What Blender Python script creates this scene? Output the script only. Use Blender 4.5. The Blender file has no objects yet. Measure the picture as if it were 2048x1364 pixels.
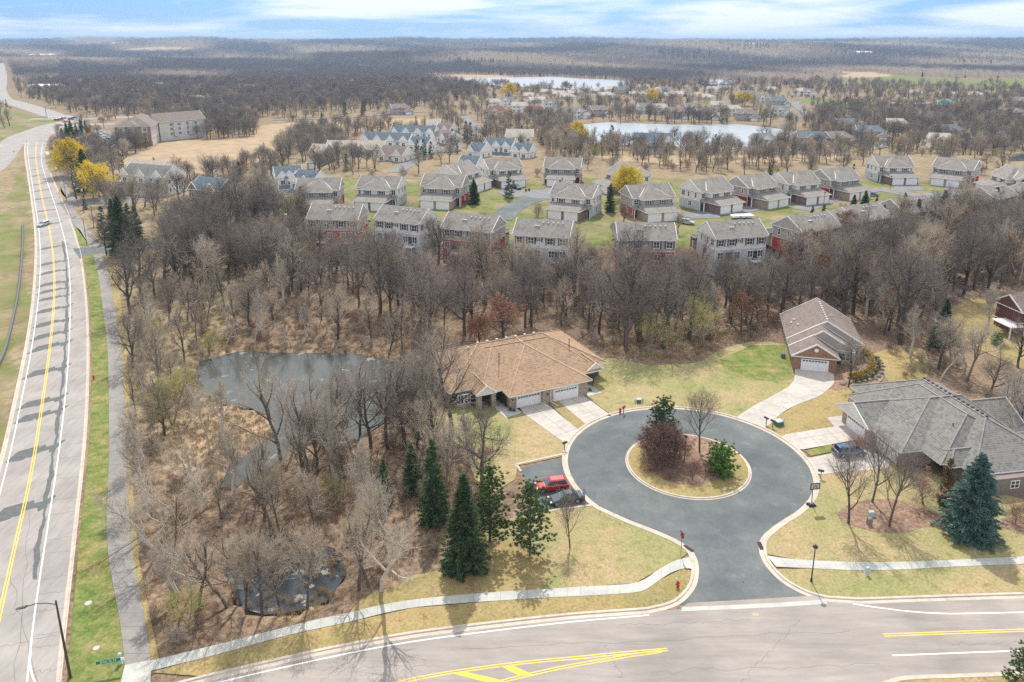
import bpy, bmesh, math, random
import numpy as np
from mathutils import Vector, Matrix
R = math.radians
C = bpy.context.scene.collection
random.seed(11)
rng = np.random.default_rng(11)

# ---------------------------------------------------------------- camera
CF, CP, CY0, CH = 1526.0, R(15.5), 505.0, 60.0   # focal length in photo pixels, pitch, optical centre row, height
sc = bpy.context.scene
cam = bpy.data.cameras.new('camera')
cam.sensor_width = 36.0
cam.lens = 36.0 * CF / 2048.0
cam.shift_y = -(682.0 - CY0) / 2048.0
cam.clip_start = 0.5
cam.clip_end = 60000
camo = bpy.data.objects.new('camera', cam)
C.objects.link(camo)
camo.location = (0, 0, CH)
camo.rotation_euler = (R(90) - CP, 0, 0)
sc.camera = camo

# ---------------------------------------------------------------- sky, sun, exposure
SUN_EL, SUN_AZ = R(51), R(0.8)        # the sun stands ahead of the camera
w = bpy.data.worlds.new('World')
sc.world = w
w.use_nodes = True
nt = w.node_tree
nt.nodes.clear()
wo = nt.nodes.new('ShaderNodeOutputWorld')
bg = nt.nodes.new('ShaderNodeBackground')
sky = nt.nodes.new('ShaderNodeTexSky')
sky.sky_type = 'NISHITA'
sky.sun_disc = False
sky.sun_elevation = SUN_EL
sky.sun_rotation = SUN_AZ
sky.altitude = 300
sky.air_density = 1.0
sky.dust_density = 0.6
sky.ozone_density = 2.0
tc = nt.nodes.new('ShaderNodeTexCoord')
mp = nt.nodes.new('ShaderNodeMapping')
mp.inputs['Scale'].default_value = (2.2, 2.2, 21.0)
mp.inputs['Location'].default_value = (0.35, 0.2, 0.0)
nz = nt.nodes.new('ShaderNodeTexNoise')
nz.inputs['Scale'].default_value = 1.5
nz.inputs['Detail'].default_value = 9
nz.inputs['Roughness'].default_value = 0.55
nz.inputs['Distortion'].default_value = 0.35
cr = nt.nodes.new('ShaderNodeValToRGB')
cr.color_ramp.elements[0].position = 0.45
cr.color_ramp.elements[1].position = 0.60
mx = nt.nodes.new('ShaderNodeMixRGB')
mx.inputs['Color2'].default_value = (8.8, 9.0, 9.6, 1)
sm = nt.nodes.new('ShaderNodeMath'); sm.operation = 'MULTIPLY'
sm.inputs[1].default_value = 0.85
tint = nt.nodes.new('ShaderNodeMixRGB'); tint.blend_type = 'MULTIPLY'
tint.inputs['Color2'].default_value = (0.36, 0.60, 1.14, 1)
sxyz = nt.nodes.new('ShaderNodeSeparateXYZ'); hor = nt.nodes.new('ShaderNodeMapRange')
hor.inputs['From Min'].default_value = 0.05; hor.inputs['From Max'].default_value = 0.22
hor.inputs['To Min'].default_value = 1.0; hor.inputs['To Max'].default_value = 0.15
cov = nt.nodes.new('ShaderNodeMapRange'); cov.inputs['From Min'].default_value = 0.05; cov.inputs['From Max'].default_value = 0.30
cov.inputs['To Min'].default_value = 0.0; cov.inputs['To Max'].default_value = 0.20      # extra cloud overhead, out of view, added for neutral fill light
cad = nt.nodes.new('ShaderNodeMath'); cad.operation = 'ADD'
nt.links.new(tc.outputs['Generated'], sxyz.inputs['Vector']); nt.links.new(sxyz.outputs['Z'], hor.inputs['Value']); nt.links.new(sxyz.outputs['Z'], cov.inputs['Value'])
nt.links.new(hor.outputs['Result'], tint.inputs['Fac'])
nt.links.new(tc.outputs['Generated'], mp.inputs['Vector'])
nt.links.new(mp.outputs['Vector'], nz.inputs['Vector'])
nt.links.new(nz.outputs['Fac'], cad.inputs[0]); nt.links.new(cov.outputs['Result'], cad.inputs[1]); nt.links.new(cad.outputs[0], cr.inputs['Fac'])
nt.links.new(cr.outputs['Color'], sm.inputs[0])
nt.links.new(sm.outputs['Value'], mx.inputs['Fac'])
nt.links.new(sky.outputs['Color'], tint.inputs['Color1'])
nt.links.new(tint.outputs['Color'], mx.inputs['Color1'])
nt.links.new(mx.outputs['Color'], bg.inputs['Color'])
nt.links.new(bg.outputs['Background'], wo.inputs['Surface'])
bg.inputs['Strength'].default_value = 0.122

sl = bpy.data.lights.new('sun', 'SUN')
sl.energy = 4.2
sl.angle = R(0.55)
sl.color = (1.0, 0.955, 0.89)
so = bpy.data.objects.new('sun', sl)
C.objects.link(so)
_sd = Vector((math.sin(SUN_AZ) * math.cos(SUN_EL), math.cos(SUN_AZ) * math.cos(SUN_EL), math.sin(SUN_EL)))
so.rotation_euler = _sd.to_track_quat('Z', 'Y').to_euler()

sc.view_settings.view_transform = 'Standard'
sc.view_settings.look = 'None'
sc.view_settings.gamma = 1.0
sc.view_settings.exposure = 0.10
try:
    sc.cycles.max_bounces = 5
    sc.cycles.diffuse_bounces = 2
    sc.cycles.glossy_bounces = 2
    sc.cycles.transmission_bounces = 2
    sc.cycles.transparent_max_bounces = 8
    sc.cycles.volume_bounces = 0
    sc.cycles.use_denoising = False
    sc.cycles.caustics_reflective = False
    sc.cycles.caustics_refractive = False
except Exception:
    pass

# ---------------------------------------------------------------- terrain
def sstep(x, a, b):
    t = np.clip((np.asarray(x, float) - a) / (b - a), 0, 1)
    return t * t * (3 - 2 * t)

def wav(x, y, s, ph):
    return (np.sin(x / s + 1.3 * ph) * np.cos(y / s * 1.17 + ph) + 0.5 * np.sin(x / s * 2.3 + y / s * 1.9 + 2 * ph)) / 1.5

def height(X, Y):
    X = np.asarray(X, float); Y = np.asarray(Y, float)
    y0 = 203 + sstep(X, 95, 200) * 55
    pl = 4.5 * sstep(Y, y0, y0 + 11) * (1 - sstep(Y, 372, 425)) * sstep(X, -100, -78) * (1 - sstep(X, 330, 400))
    rise = 22 * sstep(Y, 1500, 4500) + 12 * sstep(Y, 4200, 9500)
    rise = rise - 14 * sstep(Y, 4000, 9000) * sstep(X / np.maximum(Y, 1), 0.30, 0.62)
    hill = (24 * wav(X, Y, 560, 0.4) + 11 * wav(X * .6, Y, 240, 2.1)) * sstep(Y, 1350, 2600) * (1 - .45 * sstep(Y, 5000, 9000)) + 5 * wav(X, Y * .3, 330, 1.1) * sstep(Y, 6000, 9000)
    d = -60 * sstep(Y, 11000, 16000)
    return pl + rise + hill + d

def P(x, y, z=0.0):
    """the point at height z on the ray through photo position x, y (surveying aid only)"""
    u = x - 1024; v = y - CY0
    fw = CF * math.cos(CP) - v * math.sin(CP); dn = CF * math.sin(CP) + v * math.cos(CP)
    t = (CH - z) / dn
    return (u * t, fw * t)

def G(x, y):
    """ground point"""
    if y > 350 and y < 470 or 250 < y <= 350:
        z = 0.0
        # march from near to far over the raised plateau
        a = P(x, y, 4.5)
        if float(height(*a)) > 4.2:
            return a
        for z in np.linspace(4.5, 0, 19):
            a = P(x, y, z)
            if float(height(*a)) >= z - 0.13:
                return a
    return P(x, y, 0.0)

# ---------------------------------------------------------------- helpers
def tag(o, label=None, cat=None, group=None, kind=None):
    if label: o['label'] = label
    if cat: o['category'] = cat
    if group: o['group'] = group
    if kind: o['kind'] = kind
    return o

def empty(name, loc=(0, 0, 0), rz=0.0, label=None, cat=None, group=None):
    o = bpy.data.objects.new(name, None)
    C.objects.link(o)
    o.location = loc; o.rotation_euler = (0, 0, rz)
    o.empty_display_size = 0.3
    return tag(o, label, cat, group)

def kids(o):
    return [c for c in C.objects if c.parent is o] if False else list(o.children)

def copy_tree(o, parent=None):
    c = o.copy(); C.objects.link(c); c.parent = parent
    for ch in list(o.children):
        copy_tree(ch, c)
    return c

MATS = {}
def mat(name, col, rough=0.8, spec=0.3, metal=0.0, noise=0.0, nscale=3.0, col2=None, bump=0.0, detail=5, objrand=0.0, bscale=None, coat=0.0):
    if name in MATS: return MATS[name]
    m = bpy.data.materials.new(name); m.use_nodes = True
    nt = m.node_tree; b = nt.nodes['Principled BSDF']
    b.inputs['Roughness'].default_value = rough
    b.inputs['Specular IOR Level'].default_value = spec
    b.inputs['Metallic'].default_value = metal
    if coat: b.inputs['Coat Weight'].default_value = coat
    b.inputs['Base Color'].default_value = (*col, 1)
    last = None
    if col2 is not None or noise:
        t = nt.nodes.new('ShaderNodeTexCoord'); n = nt.nodes.new('ShaderNodeTexNoise')
        n.inputs['Scale'].default_value = nscale; n.inputs['Detail'].default_value = detail; n.inputs['Roughness'].default_value = 0.6
        nt.links.new(t.outputs['Object'], n.inputs['Vector'])
        r = nt.nodes.new('ShaderNodeValToRGB')
        c2 = col2 if col2 is not None else tuple(c * (1 - noise) for c in col)
        c1 = col if col2 is not None else tuple(min(1, c * (1 + noise)) for c in col)
        r.color_ramp.elements[0].position = 0.33; r.color_ramp.elements[1].position = 0.67
        r.color_ramp.elements[0].color = (*c2, 1); r.color_ramp.elements[1].color = (*c1, 1)
        nt.links.new(n.outputs['Fac'], r.inputs['Fac'])
        last = r.outputs['Color']
        if bump:
            bp = nt.nodes.new('ShaderNodeBump'); bp.inputs['Strength'].default_value = bump
            if bscale:
                n2 = nt.nodes.new('ShaderNodeTexNoise'); n2.inputs['Scale'].default_value = bscale
                nt.links.new(t.outputs['Object'], n2.inputs['Vector']); nt.links.new(n2.outputs['Fac'], bp.inputs['Height'])
            else:
                nt.links.new(n.outputs['Fac'], bp.inputs['Height'])
            nt.links.new(bp.outputs['Normal'], b.inputs['Normal'])
    if objrand:
        oi = nt.nodes.new('ShaderNodeObjectInfo')
        mr = nt.nodes.new('ShaderNodeMapRange')
        mr.inputs['To Min'].default_value = 1 - objrand; mr.inputs['To Max'].default_value = 1 + objrand
        nt.links.new(oi.outputs['Random'], mr.inputs['Value'])
        hs = nt.nodes.new('ShaderNodeHueSaturation')
        if last: nt.links.new(last, hs.inputs['Color'])
        else: hs.inputs['Color'].default_value = (*col, 1)
        nt.links.new(mr.outputs['Result'], hs.inputs['Value'])
        m2 = nt.nodes.new('ShaderNodeMath'); m2.operation = 'MULTIPLY_ADD'
        f = nt.nodes.new('ShaderNodeMath'); f.operation = 'FRACT'
        k = nt.nodes.new('ShaderNodeMath'); k.operation = 'MULTIPLY'; k.inputs[1].default_value = 17.3
        nt.links.new(oi.outputs['Random'], k.inputs[0]); nt.links.new(k.outputs[0], f.inputs[0])
        nt.links.new(f.outputs[0], m2.inputs[0]); m2.inputs[1].default_value = 0.5 * objrand; m2.inputs[2].default_value = 1 - 0.25 * objrand
        nt.links.new(m2.outputs[0], hs.inputs['Saturation'])
        last = hs.outputs['Color']
    if last: nt.links.new(last, b.inputs['Base Color'])
    MATS[name] = m
    return m

class MB:
    def __init__(s): s.v = []; s.f = []; s.m = []; s.mi = 0
    def add(s, vs, fs):
        n = len(s.v); s.v += [tuple(float(c) for c in v) for v in vs]
        for f in fs: s.f.append([n + i for i in f]); s.m.append(s.mi)
        return s
    def poly(s, pts): return s.add(pts, [list(range(len(pts)))])
    def box(s, x0, x1, y0, y1, z0, z1):
        return s.add([(x0, y0, z0), (x1, y0, z0), (x1, y1, z0), (x0, y1, z0), (x0, y0, z1), (x1, y0, z1), (x1, y1, z1), (x0, y1, z1)],
                     [(3, 2, 1, 0), (4, 5, 6, 7), (0, 1, 5, 4), (1, 2, 6, 5), (2, 3, 7, 6), (3, 0, 4, 7)])
    def bar(s, p, q, w, h, up=(0, 0, 1)):
        p = Vector(p); q = Vector(q); d = (q - p).normalized()
        a = d.cross(Vector(up))
        if a.length < 1e-4: a = d.cross(Vector((1, 0, 0)))
        a.normalize(); b = a.cross(d).normalized()
        vs = []
        for c in (p, q):
            for sx, sy in ((-1, -1), (1, -1), (1, 1), (-1, 1)):
                vs.append(c + a * (sx * w / 2) + b * (sy * h / 2))
        return s.add(vs, [(3, 2, 1, 0), (4, 5, 6, 7), (0, 1, 5, 4), (1, 2, 6, 5), (2, 3, 7, 6), (3, 0, 4, 7)])
    def tube(s, p, q, r0, r1, n=8, cap=True):
        p = Vector(p); q = Vector(q); d = (q - p).normalized()
        a = d.orthogonal().normalized(); b = d.cross(a)
        vs = []
        for c, r in ((p, r0), (q, r1)):
            for i in range(n):
                t = 2 * math.pi * i / n
                vs.append(c + (a * math.cos(t) + b * math.sin(t)) * r)
        fs = [(i, (i + 1) % n, n + (i + 1) % n, n + i) for i in range(n)]
        if cap: fs += [tuple(range(n))[::-1], tuple(range(n, 2 * n))]
        return s.add(vs, fs)
    def lathe(s, prof, n=12, c=(0, 0, 0)):
        vs = []
        for r, z in prof:
            for i in range(n):
                t = 2 * math.pi * i / n
                vs.append((c[0] + r * math.cos(t), c[1] + r * math.sin(t), c[2] + z))
        fs = []
        for k in range(len(prof) - 1):
            for i in range(n):
                j = (i + 1) % n
                fs.append((k * n + i, k * n + j, (k + 1) * n + j, (k + 1) * n + i))
        fs += [tuple(range(n))[::-1], tuple(range((len(prof) - 1) * n, len(prof) * n))]
        return s.add(vs, fs)
    def mesh(s, name, mats, smooth=False):
        me = bpy.data.meshes.new(name)
        me.from_pydata(s.v, [], s.f)
        for m in (mats if isinstance(mats, (list, tuple)) else [mats]): me.materials.append(m)
        if any(s.m): me.polygons.foreach_set('material_index', s.m)
        if smooth: me.polygons.foreach_set('use_smooth', [True] * len(me.polygons))
        me.update()
        return me
    def build(s, name, mats, parent=None, loc=None, rz=None, smooth=False):
        o = bpy.data.objects.new(name, s.mesh(name, mats, smooth))
        C.objects.link(o); o.parent = parent
        if loc is not None: o.location = loc
        if rz is not None: o.rotation_euler = (0, 0, rz)
        return o

def link(name, me, parent=None, loc=None, rz=None):
    o = bpy.data.objects.new(name, me); C.objects.link(o); o.parent = parent
    if loc is not None: o.location = loc
    if rz is not None: o.rotation_euler = (0, 0, rz)
    return o

def catmull(pts, step=1.0, closed=False):
    """smooth 2-D curve through points, resampled"""
    p = [np.array(q, float) for q in pts]; n = len(p); out = []
    rg = range(n) if closed else range(n - 1)
    for i in rg:
        p1, p2 = p[i], p[(i + 1) % n]
        p0 = p[i - 1] if (i > 0 or closed) else 2 * p1 - p2
        p3 = p[(i + 2) % n] if (i + 2 < n or closed) else 2 * p2 - p1
        L = np.linalg.norm(p2 - p1); k = max(1, int(L / step))
        for j in range(k):
            t = j / k
            out.append(0.5 * ((2 * p1) + (-p0 + p2) * t + (2 * p0 - 5 * p1 + 4 * p2 - p3) * t * t + (-p0 + 3 * p1 - 3 * p2 + p3) * t ** 3))
    if not closed: out.append(p[-1])
    return out

def hz(x, y): return float(height(x, y))

def flat(name, pts, z, m, label=None, kind='structure', cat=None, drape=False, jag=0.0):
    """a filled sheet with a given outline; z is the height above the ground"""
    if jag:
        q = catmull(pts, 1.2, True)
        q = [a + rng.normal(0, jag, 2) for a in q]
        pts = q
    bm = bmesh.new()
    vs = [bm.verts.new((float(a[0]), float(a[1]), z + (hz(a[0], a[1]) if drape else 0))) for a in pts]
    es = [bm.edges.new((vs[i], vs[(i + 1) % len(vs)])) for i in range(len(vs))]
    bmesh.ops.triangle_fill(bm, edges=es, use_beauty=True)
    for f in bm.faces:
        if f.normal.z < 0: f.normal_flip()
    me = bpy.data.meshes.new(name); bm.to_mesh(me); bm.free()
    me.materials.append(m)
    o = link(name, me)
    return tag(o, label, cat, None, kind)

def ribbon_pts(line, wl, wr):
    """left and right rows along a line"""
    L = []; Rr = []
    n = len(line)
    for i in range(n):
        d = np.array(line[min(i + 1, n - 1)]) - np.array(line[max(i - 1, 0)])
        d = d / (np.linalg.norm(d) + 1e-9); nn = np.array((-d[1], d[0]))
        L.append(np.array(line[i]) + nn * wl); Rr.append(np.array(line[i]) - nn * wr)
    return L, Rr

def strip(mb, L, Rr, z, drape=True):
    for i in range(len(L) - 1):
        q = [L[i], Rr[i], Rr[i + 1], L[i + 1]]
        mb.poly([(a[0], a[1], z + (hz(a[0], a[1]) if drape else 0)) for a in q])

def kerb(mb, line, wout, top=0.13, gut=0.45, side=1, zg=0.012):
    """gutter pan along line (the asphalt edge) with a raised kerb behind; side=+1: kerb on the left"""
    s = side
    prof = [(0, zg), (gut, zg + 0.004), (gut + 0.05, top), (gut + wout, top), (gut + wout + 0.02, -0.05)]
    n = len(line)
    rows = []
    for i in range(n):
        d = np.array(line[min(i + 1, n - 1)]) - np.array(line[max(i - 1, 0)])
        d = d / (np.linalg.norm(d) + 1e-9); nn = np.array((-d[1], d[0])) * s
        b = hz(*line[i])
        rows.append([(line[i][0] + nn[0] * o, line[i][1] + nn[1] * o, b + z) for o, z in prof])
    k = len(prof)
    vs = [p for r in rows for p in r]; fs = []
    for i in range(n - 1):
        for j in range(k - 1):
            a = i * k + j
            q = (a, a + 1, a + k + 1, a + k)
            fs.append(q if s < 0 else q[::-1])
    mb.add(vs, fs)

def inpoly(X, Y, poly):
    X = np.asarray(X); Y = np.asarray(Y); ins = np.zeros(X.shape, bool)
    n = len(poly); j = n - 1
    for i in range(n):
        xi, yi = poly[i][:2]; xj, yj = poly[j][:2]
        c = ((yi > Y) != (yj > Y)) & (X < (xj - xi) * (Y - yi) / (yj - yi + 1e-12) + xi)
        ins ^= c; j = i
    return ins

def gp(pts): return [G(*p) for p in pts]
def zp(ox, oy, s, pts): return [(ox + a / s, oy + b / s) for a, b in pts]
# ================================================================ ground
Z2 = (1500, 580, 3.248); Z3 = (1000, 780, 2.965); Z4 = (1500, 950, 3.294); ZA = (0, 50, 2.926); ZL = (0, 450, 2.7286); ZB = (0, 900, 2.926)
def zz(k, pts): return gp(zp(*k, pts))

pond_px = [(392, 722), (430, 712), (480, 700), (560, 703), (640, 703), (720, 706), (768, 716), (800, 725), (815, 760), (805, 800), (770, 840), (730, 868),
           (690, 892), (620, 882), (580, 905), (520, 945), (470, 972), (436, 972), (452, 938), (500, 900), (545, 868), (548, 838), (500, 815), (440, 805), (405, 788)]
small_pond_px = [(462, 1082), (520, 1062), (600, 1068), (670, 1095), (695, 1140), (660, 1195), (600, 1218), (530, 1226), (478, 1212), (452, 1150)]
right_pond_px = [(2000, 800), (2015, 760), (2048, 745), (2120, 760), (2120, 880), (2048, 880), (2020, 850)]
lake_px = [(1135, 262), (1160, 248), (1215, 243), (1290, 246), (1400, 248), (1480, 247), (1540, 254), (1600, 262), (1560, 276), (1520, 290), (1450, 298),
           (1380, 292), (1300, 287), (1230, 290), (1165, 290), (1150, 276)]
far_lake_px = [(815, 158), (870, 155.5), (940, 156), (1010, 155), (1060, 154), (1110, 153.5), (1160, 157), (1230, 160), (1262, 166), (1240, 176), (1180, 180), (1100, 176), (1020, 173), (930, 168), (860, 163)]
far_pool_px = [(1395, 163), (1440, 160), (1470, 162), (1460, 169), (1410, 170)]
right_lake_px = [(1995, 330), (2020, 312), (2060, 303), (2130, 300), (2130, 350), (2040, 350)]
field_px = [(225, 330), (310, 292), (325, 283), (400, 279), (512, 279), (518, 250), (580, 246), (640, 243), (700, 238), (780, 236), (872, 233), (900, 238), (860, 247), (760, 252),
            (690, 258), (620, 262), (590, 272), (560, 292), (520, 318), (480, 338), (430, 350), (370, 345), (320, 338), (280, 345)]
far_marsh_px = [(850, 156), (860, 151), (920, 149), (1000, 150.5), (1020, 155), (940, 157)]
golf_px = [(1670, 156), (1690, 147), (1780, 151), (1900, 156), (2100, 158), (2300, 162), (2300, 186), (2100, 188), (1990, 182), (1930, 178), (1850, 172), (1760, 172), (1690, 168)]
golf_tan_px = [(1680, 152), (1684, 144), (1740, 144), (1790, 150), (1770, 156), (1700, 156)]
park_px = [(1590, 202), (1600, 196), (1660, 197), (1755, 201), (1760, 210), (1730, 216), (1680, 212), (1620, 208)]
meadow_px = [(1180, 330), (1260, 320), (1400, 318), (1520, 316), (1640, 318), (1700, 330), (1600, 345), (1480, 345), (1360, 350), (1250, 340)]
hillside_px = [(-900, 215), (0, 215), (60, 228), (130, 236), (85, 262), (0, 322), (-900, 500)]
hill2_px = [(-900, 560), (0, 430), (40, 330), (52, 300), (58, 330), (62, 460), (60, 600), (48, 700), (10, 860), (-200, 1100), (-900, 1700)]
reed_px = [(370, 800), (430, 790), (500, 815), (545, 850), (500, 895), (440, 945), (400, 990), (340, 960), (330, 880), (345, 820)]
W = {}
for k, v in dict(pond=pond_px, small_pond=small_pond_px, right_pond=right_pond_px, lake=lake_px, far_lake=far_lake_px, far_pool=far_pool_px, right_lake=right_lake_px,
                 field=field_px, far_marsh=far_marsh_px, golf=golf_px, golf_tan=golf_tan_px, park=park_px, meadow=meadow_px, reed=reed_px).items():
    W[k] = [P(a, b, 0) for a, b in v]

def ground_sheet():
    ys = list(np.arange(-60, 56, 8.0)) + list(np.arange(56, 430, 1.6))
    y = 430.0
    while y < 17500:
        ys.append(y); y *= 1.017
    ys = np.array(ys); nx = 401
    s = np.linspace(-1, 1, nx)
    YY = np.repeat(ys[:, None], nx, 1); half = np.maximum(YY, 0) * 0.80 + 130
    XX = s[None, :] * half
    ZZ = height(XX, YY)
    # water bodies sit in shallow basins
    def basin(poly, d):
        m = inpoly(XX, YY, poly); ZZ[m] -= d
    for k in ('pond', 'small_pond', 'right_pond'): basin(W[k], 0.9)
    for k in ('lake', 'far_lake', 'far_pool', 'right_lake'): basin(W[k], 3.0)
    n0 = wav(XX, YY, 9, .3) + .7 * wav(XX, YY, 3.7, 1.9)
    jx = XX + 2.2 * wav(XX, YY, 6, 4.) ; jy = YY + 3.0 * wav(YY, XX, 5, 2.)
    fx = XX + 0.012 * YY * wav(XX, YY, 40, 4.); fy = YY + 0.02 * YY * wav(YY, XX, 55, 2.)
    lawn = np.zeros_like(XX); reed = np.zeros_like(XX); litter = np.zeros_like(XX)
    near = (YY < 215) & (XX > -62)
    litter[near] = 0.85
    litter[(YY < 215) & (XX <= -62)] = 0.25; litter[YY > 430] = .5
    hills = (XX < -70 - 0.0 * YY) & (YY < 620) & (XX < -0.47 * YY - 14)
    plateau = (ZZ > 3.6) & (YY < 430); back = plateau & (YY > 318 - 12 * sstep(XX, 40, 200))
    lawn[plateau] = np.clip(0.62 + 0.4 * n0[plateau], 0, 1); litter[plateau] = 0.1; lawn[back] = 0.18; reed[back] = 0.05; litter[back] = .40
    a = inpoly(jx, jy, [P(p, q) for p, q in hill2_px]) | inpoly(fx, fy, [P(p, q) for p, q in hillside_px])
    lawn[a] = np.clip(0.55 + 0.42 * n0[a], 0, 1); reed[a] = 0.25; litter[a] = 0
    a = inpoly(jx, jy, W['reed']); reed[a] = 1; litter[a] = 0
    for k in ('pond', 'small_pond'):
        a = inpoly(jx, jy, [((p[0] - W[k][0][0]) , p[1]) for p in []] or W[k]); reed[a] = 0.7; litter[a] = 0.3
    for k in ('field', 'far_marsh', 'meadow', 'golf_tan'):
        a = inpoly(fx, fy, W[k]); reed[a] = 0.95; lawn[a] = 0; litter[a] = 0
    a = inpoly(fx, fy, W['golf']); lawn[a] = 0.9; reed[a] = 0
    a = inpoly(fx, fy, W['golf_tan']); lawn[a] = 0; reed[a] = 1
    a = inpoly(fx, fy, W['park']); lawn[a] = 1.0; reed[a] = 0
    # band of patchy grass yards round the lakes and houses
    a = (YY > 440) & (YY < 1000) & (XX > 0) & (~inpoly(XX, YY, W['lake'])); lawn[a] = np.maximum(lawn[a], np.clip(0.15 + 0.4 * n0[a], 0, .5))
    far = YY > 1000; litter[far] = 0.75; litter[inpoly(fx, fy, W['golf']) | inpoly(fx, fy, W['far_marsh']) | inpoly(fx, fy, W['golf_tan'])] = 0
    # pale openings far off
    fo = (wav(XX, YY, 310, 5.2) > 0.60) & (YY > 2300) & (XX < -0.25 * YY); reed[fo] = 1; litter[fo] = 0
    col = np.stack([lawn, reed, litter, np.ones_like(lawn)], -1).reshape(-1, 4)
    ny = len(ys)
    v = np.stack([XX, YY, ZZ], -1).reshape(-1, 3)
    i = np.arange(ny - 1)[:, None] * nx + np.arange(nx - 1)[None, :]
    f = np.stack([i, i + 1, i + nx + 1, i + nx], -1).reshape(-1, 4)
    me = bpy.data.meshes.new('ground')
    me.vertices.add(len(v)); me.vertices.foreach_set('co', v.ravel())
    me.loops.add(f.size); me.loops.foreach_set('vertex_index', f.ravel().astype(np.int32))
    me.polygons.add(len(f)); me.polygons.foreach_set('loop_start', np.arange(len(f), dtype=np.int32) * 4)
    me.polygons.foreach_set('use_smooth', np.ones(len(f), bool))
    me.update(calc_edges=True)
    at = me.color_attributes.new('zone', 'FLOAT_COLOR', 'POINT')
    at.data.foreach_set('color', col.astype(np.float32).ravel())
    m = bpy.data.materials.new('ground'); m.use_nodes = True
    nt = m.node_tree; b = nt.nodes['Principled BSDF']; b.inputs['Roughness'].default_value = 0.95; b.inputs['Specular IOR Level'].default_value = 0.1
    L = nt.links.new
    t = nt.nodes.new('ShaderNodeTexCoord')
    def noise(sc, det=6, ro=.62):
        n = nt.nodes.new('ShaderNodeTexNoise'); n.inputs['Scale'].default_value = sc; n.inputs['Detail'].default_value = det; n.inputs['Roughness'].default_value = ro
        L(t.outputs['Object'], n.inputs['Vector']); return n.outputs['Fac']
    def ramp(f, cols):
        r = nt.nodes.new('ShaderNodeValToRGB'); L(f, r.inputs['Fac']); e = r.color_ramp.elements
        while len(e) < len(cols): e.new(0.5)
        for k, (p, c) in enumerate(cols): e[k].position = p; e[k].color = (*c, 1)
        return r.outputs['Color']
    def mixc(f, a, b_):
        x = nt.nodes.new('ShaderNodeMixRGB'); L(f, x.inputs['Fac']); L(a, x.inputs['Color1']); L(b_, x.inputs['Color2']); return x.outputs['Color']
    nA = noise(1.6, 9, .7); nB = noise(0.11, 6); nC = noise(0.5, 8, .7)
    dry = ramp(nC, [(.3, (.17, .125, .075)), (.52, (.30, .235, .14)), (.7, (.40, .32, .20))])
    green = ramp(nC, [(.32, (.26, .225, .095)), (.5, (.17, .19, .06)), (.66, (.095, .145, .036))])
    tan = ramp(nA, [(.3, (.27, .19, .115)), (.5, (.40, .295, .185)), (.7, (.52, .405, .27))])
    lit = ramp(nA, [(.3, (.09, .062, .044)), (.45, (.20, .138, .092)), (.6, (.31, .225, .152)), (.74, (.47, .375, .275))])
    ca = nt.nodes.new('ShaderNodeVertexColor'); ca.layer_name = 'zone'
    sp = nt.nodes.new('ShaderNodeSeparateColor'); L(ca.outputs['Color'], sp.inputs['Color'])
    def sharpen(o):
        a = nt.nodes.new('ShaderNodeMath'); a.operation = 'MULTIPLY_ADD'; L(nC, a.inputs[0]); a.inputs[1].default_value = 0.9; a.inputs[2].default_value = -0.45
        c = nt.nodes.new('ShaderNodeMath'); c.operation = 'ADD'; L(o, c.inputs[0]); L(a.outputs[0], c.inputs[1])
        d = nt.nodes.new('ShaderNodeMapRange'); L(c.outputs[0], d.inputs['Value']); d.inputs['From Min'].default_value = 0.25; d.inputs['From Max'].default_value = 0.75
        return d.outputs['Result']
    c = mixc(sharpen(sp.outputs['Blue']), dry, lit)
    c = mixc(sharpen(sp.outputs['Red']), c, green)
    c = mixc(sharpen(sp.outputs['Green']), c, tan)
    hs = nt.nodes.new('ShaderNodeHueSaturation'); L(c, hs.inputs['Color'])
    mr = nt.nodes.new('ShaderNodeMapRange'); L(nB, mr.inputs['Value']); mr.inputs['From Min'].default_value = .3; mr.inputs['From Max'].default_value = .7
    mr.inputs['To Min'].default_value = .78; mr.inputs['To Max'].default_value = 1.2; L(mr.outputs['Result'], hs.inputs['Value'])
    L(hs.outputs['Color'], b.inputs['Base Color'])
    bp = nt.nodes.new('ShaderNodeBump'); bp.inputs['Strength'].default_value = .6; bp.inputs['Distance'].default_value = .25; L(nA, bp.inputs['Height']); L(bp.outputs['Normal'], b.inputs['Normal'])
    me.materials.append(m)
    tag(link('ground', me), None, None, None, 'structure')
ground_sheet()

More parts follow.
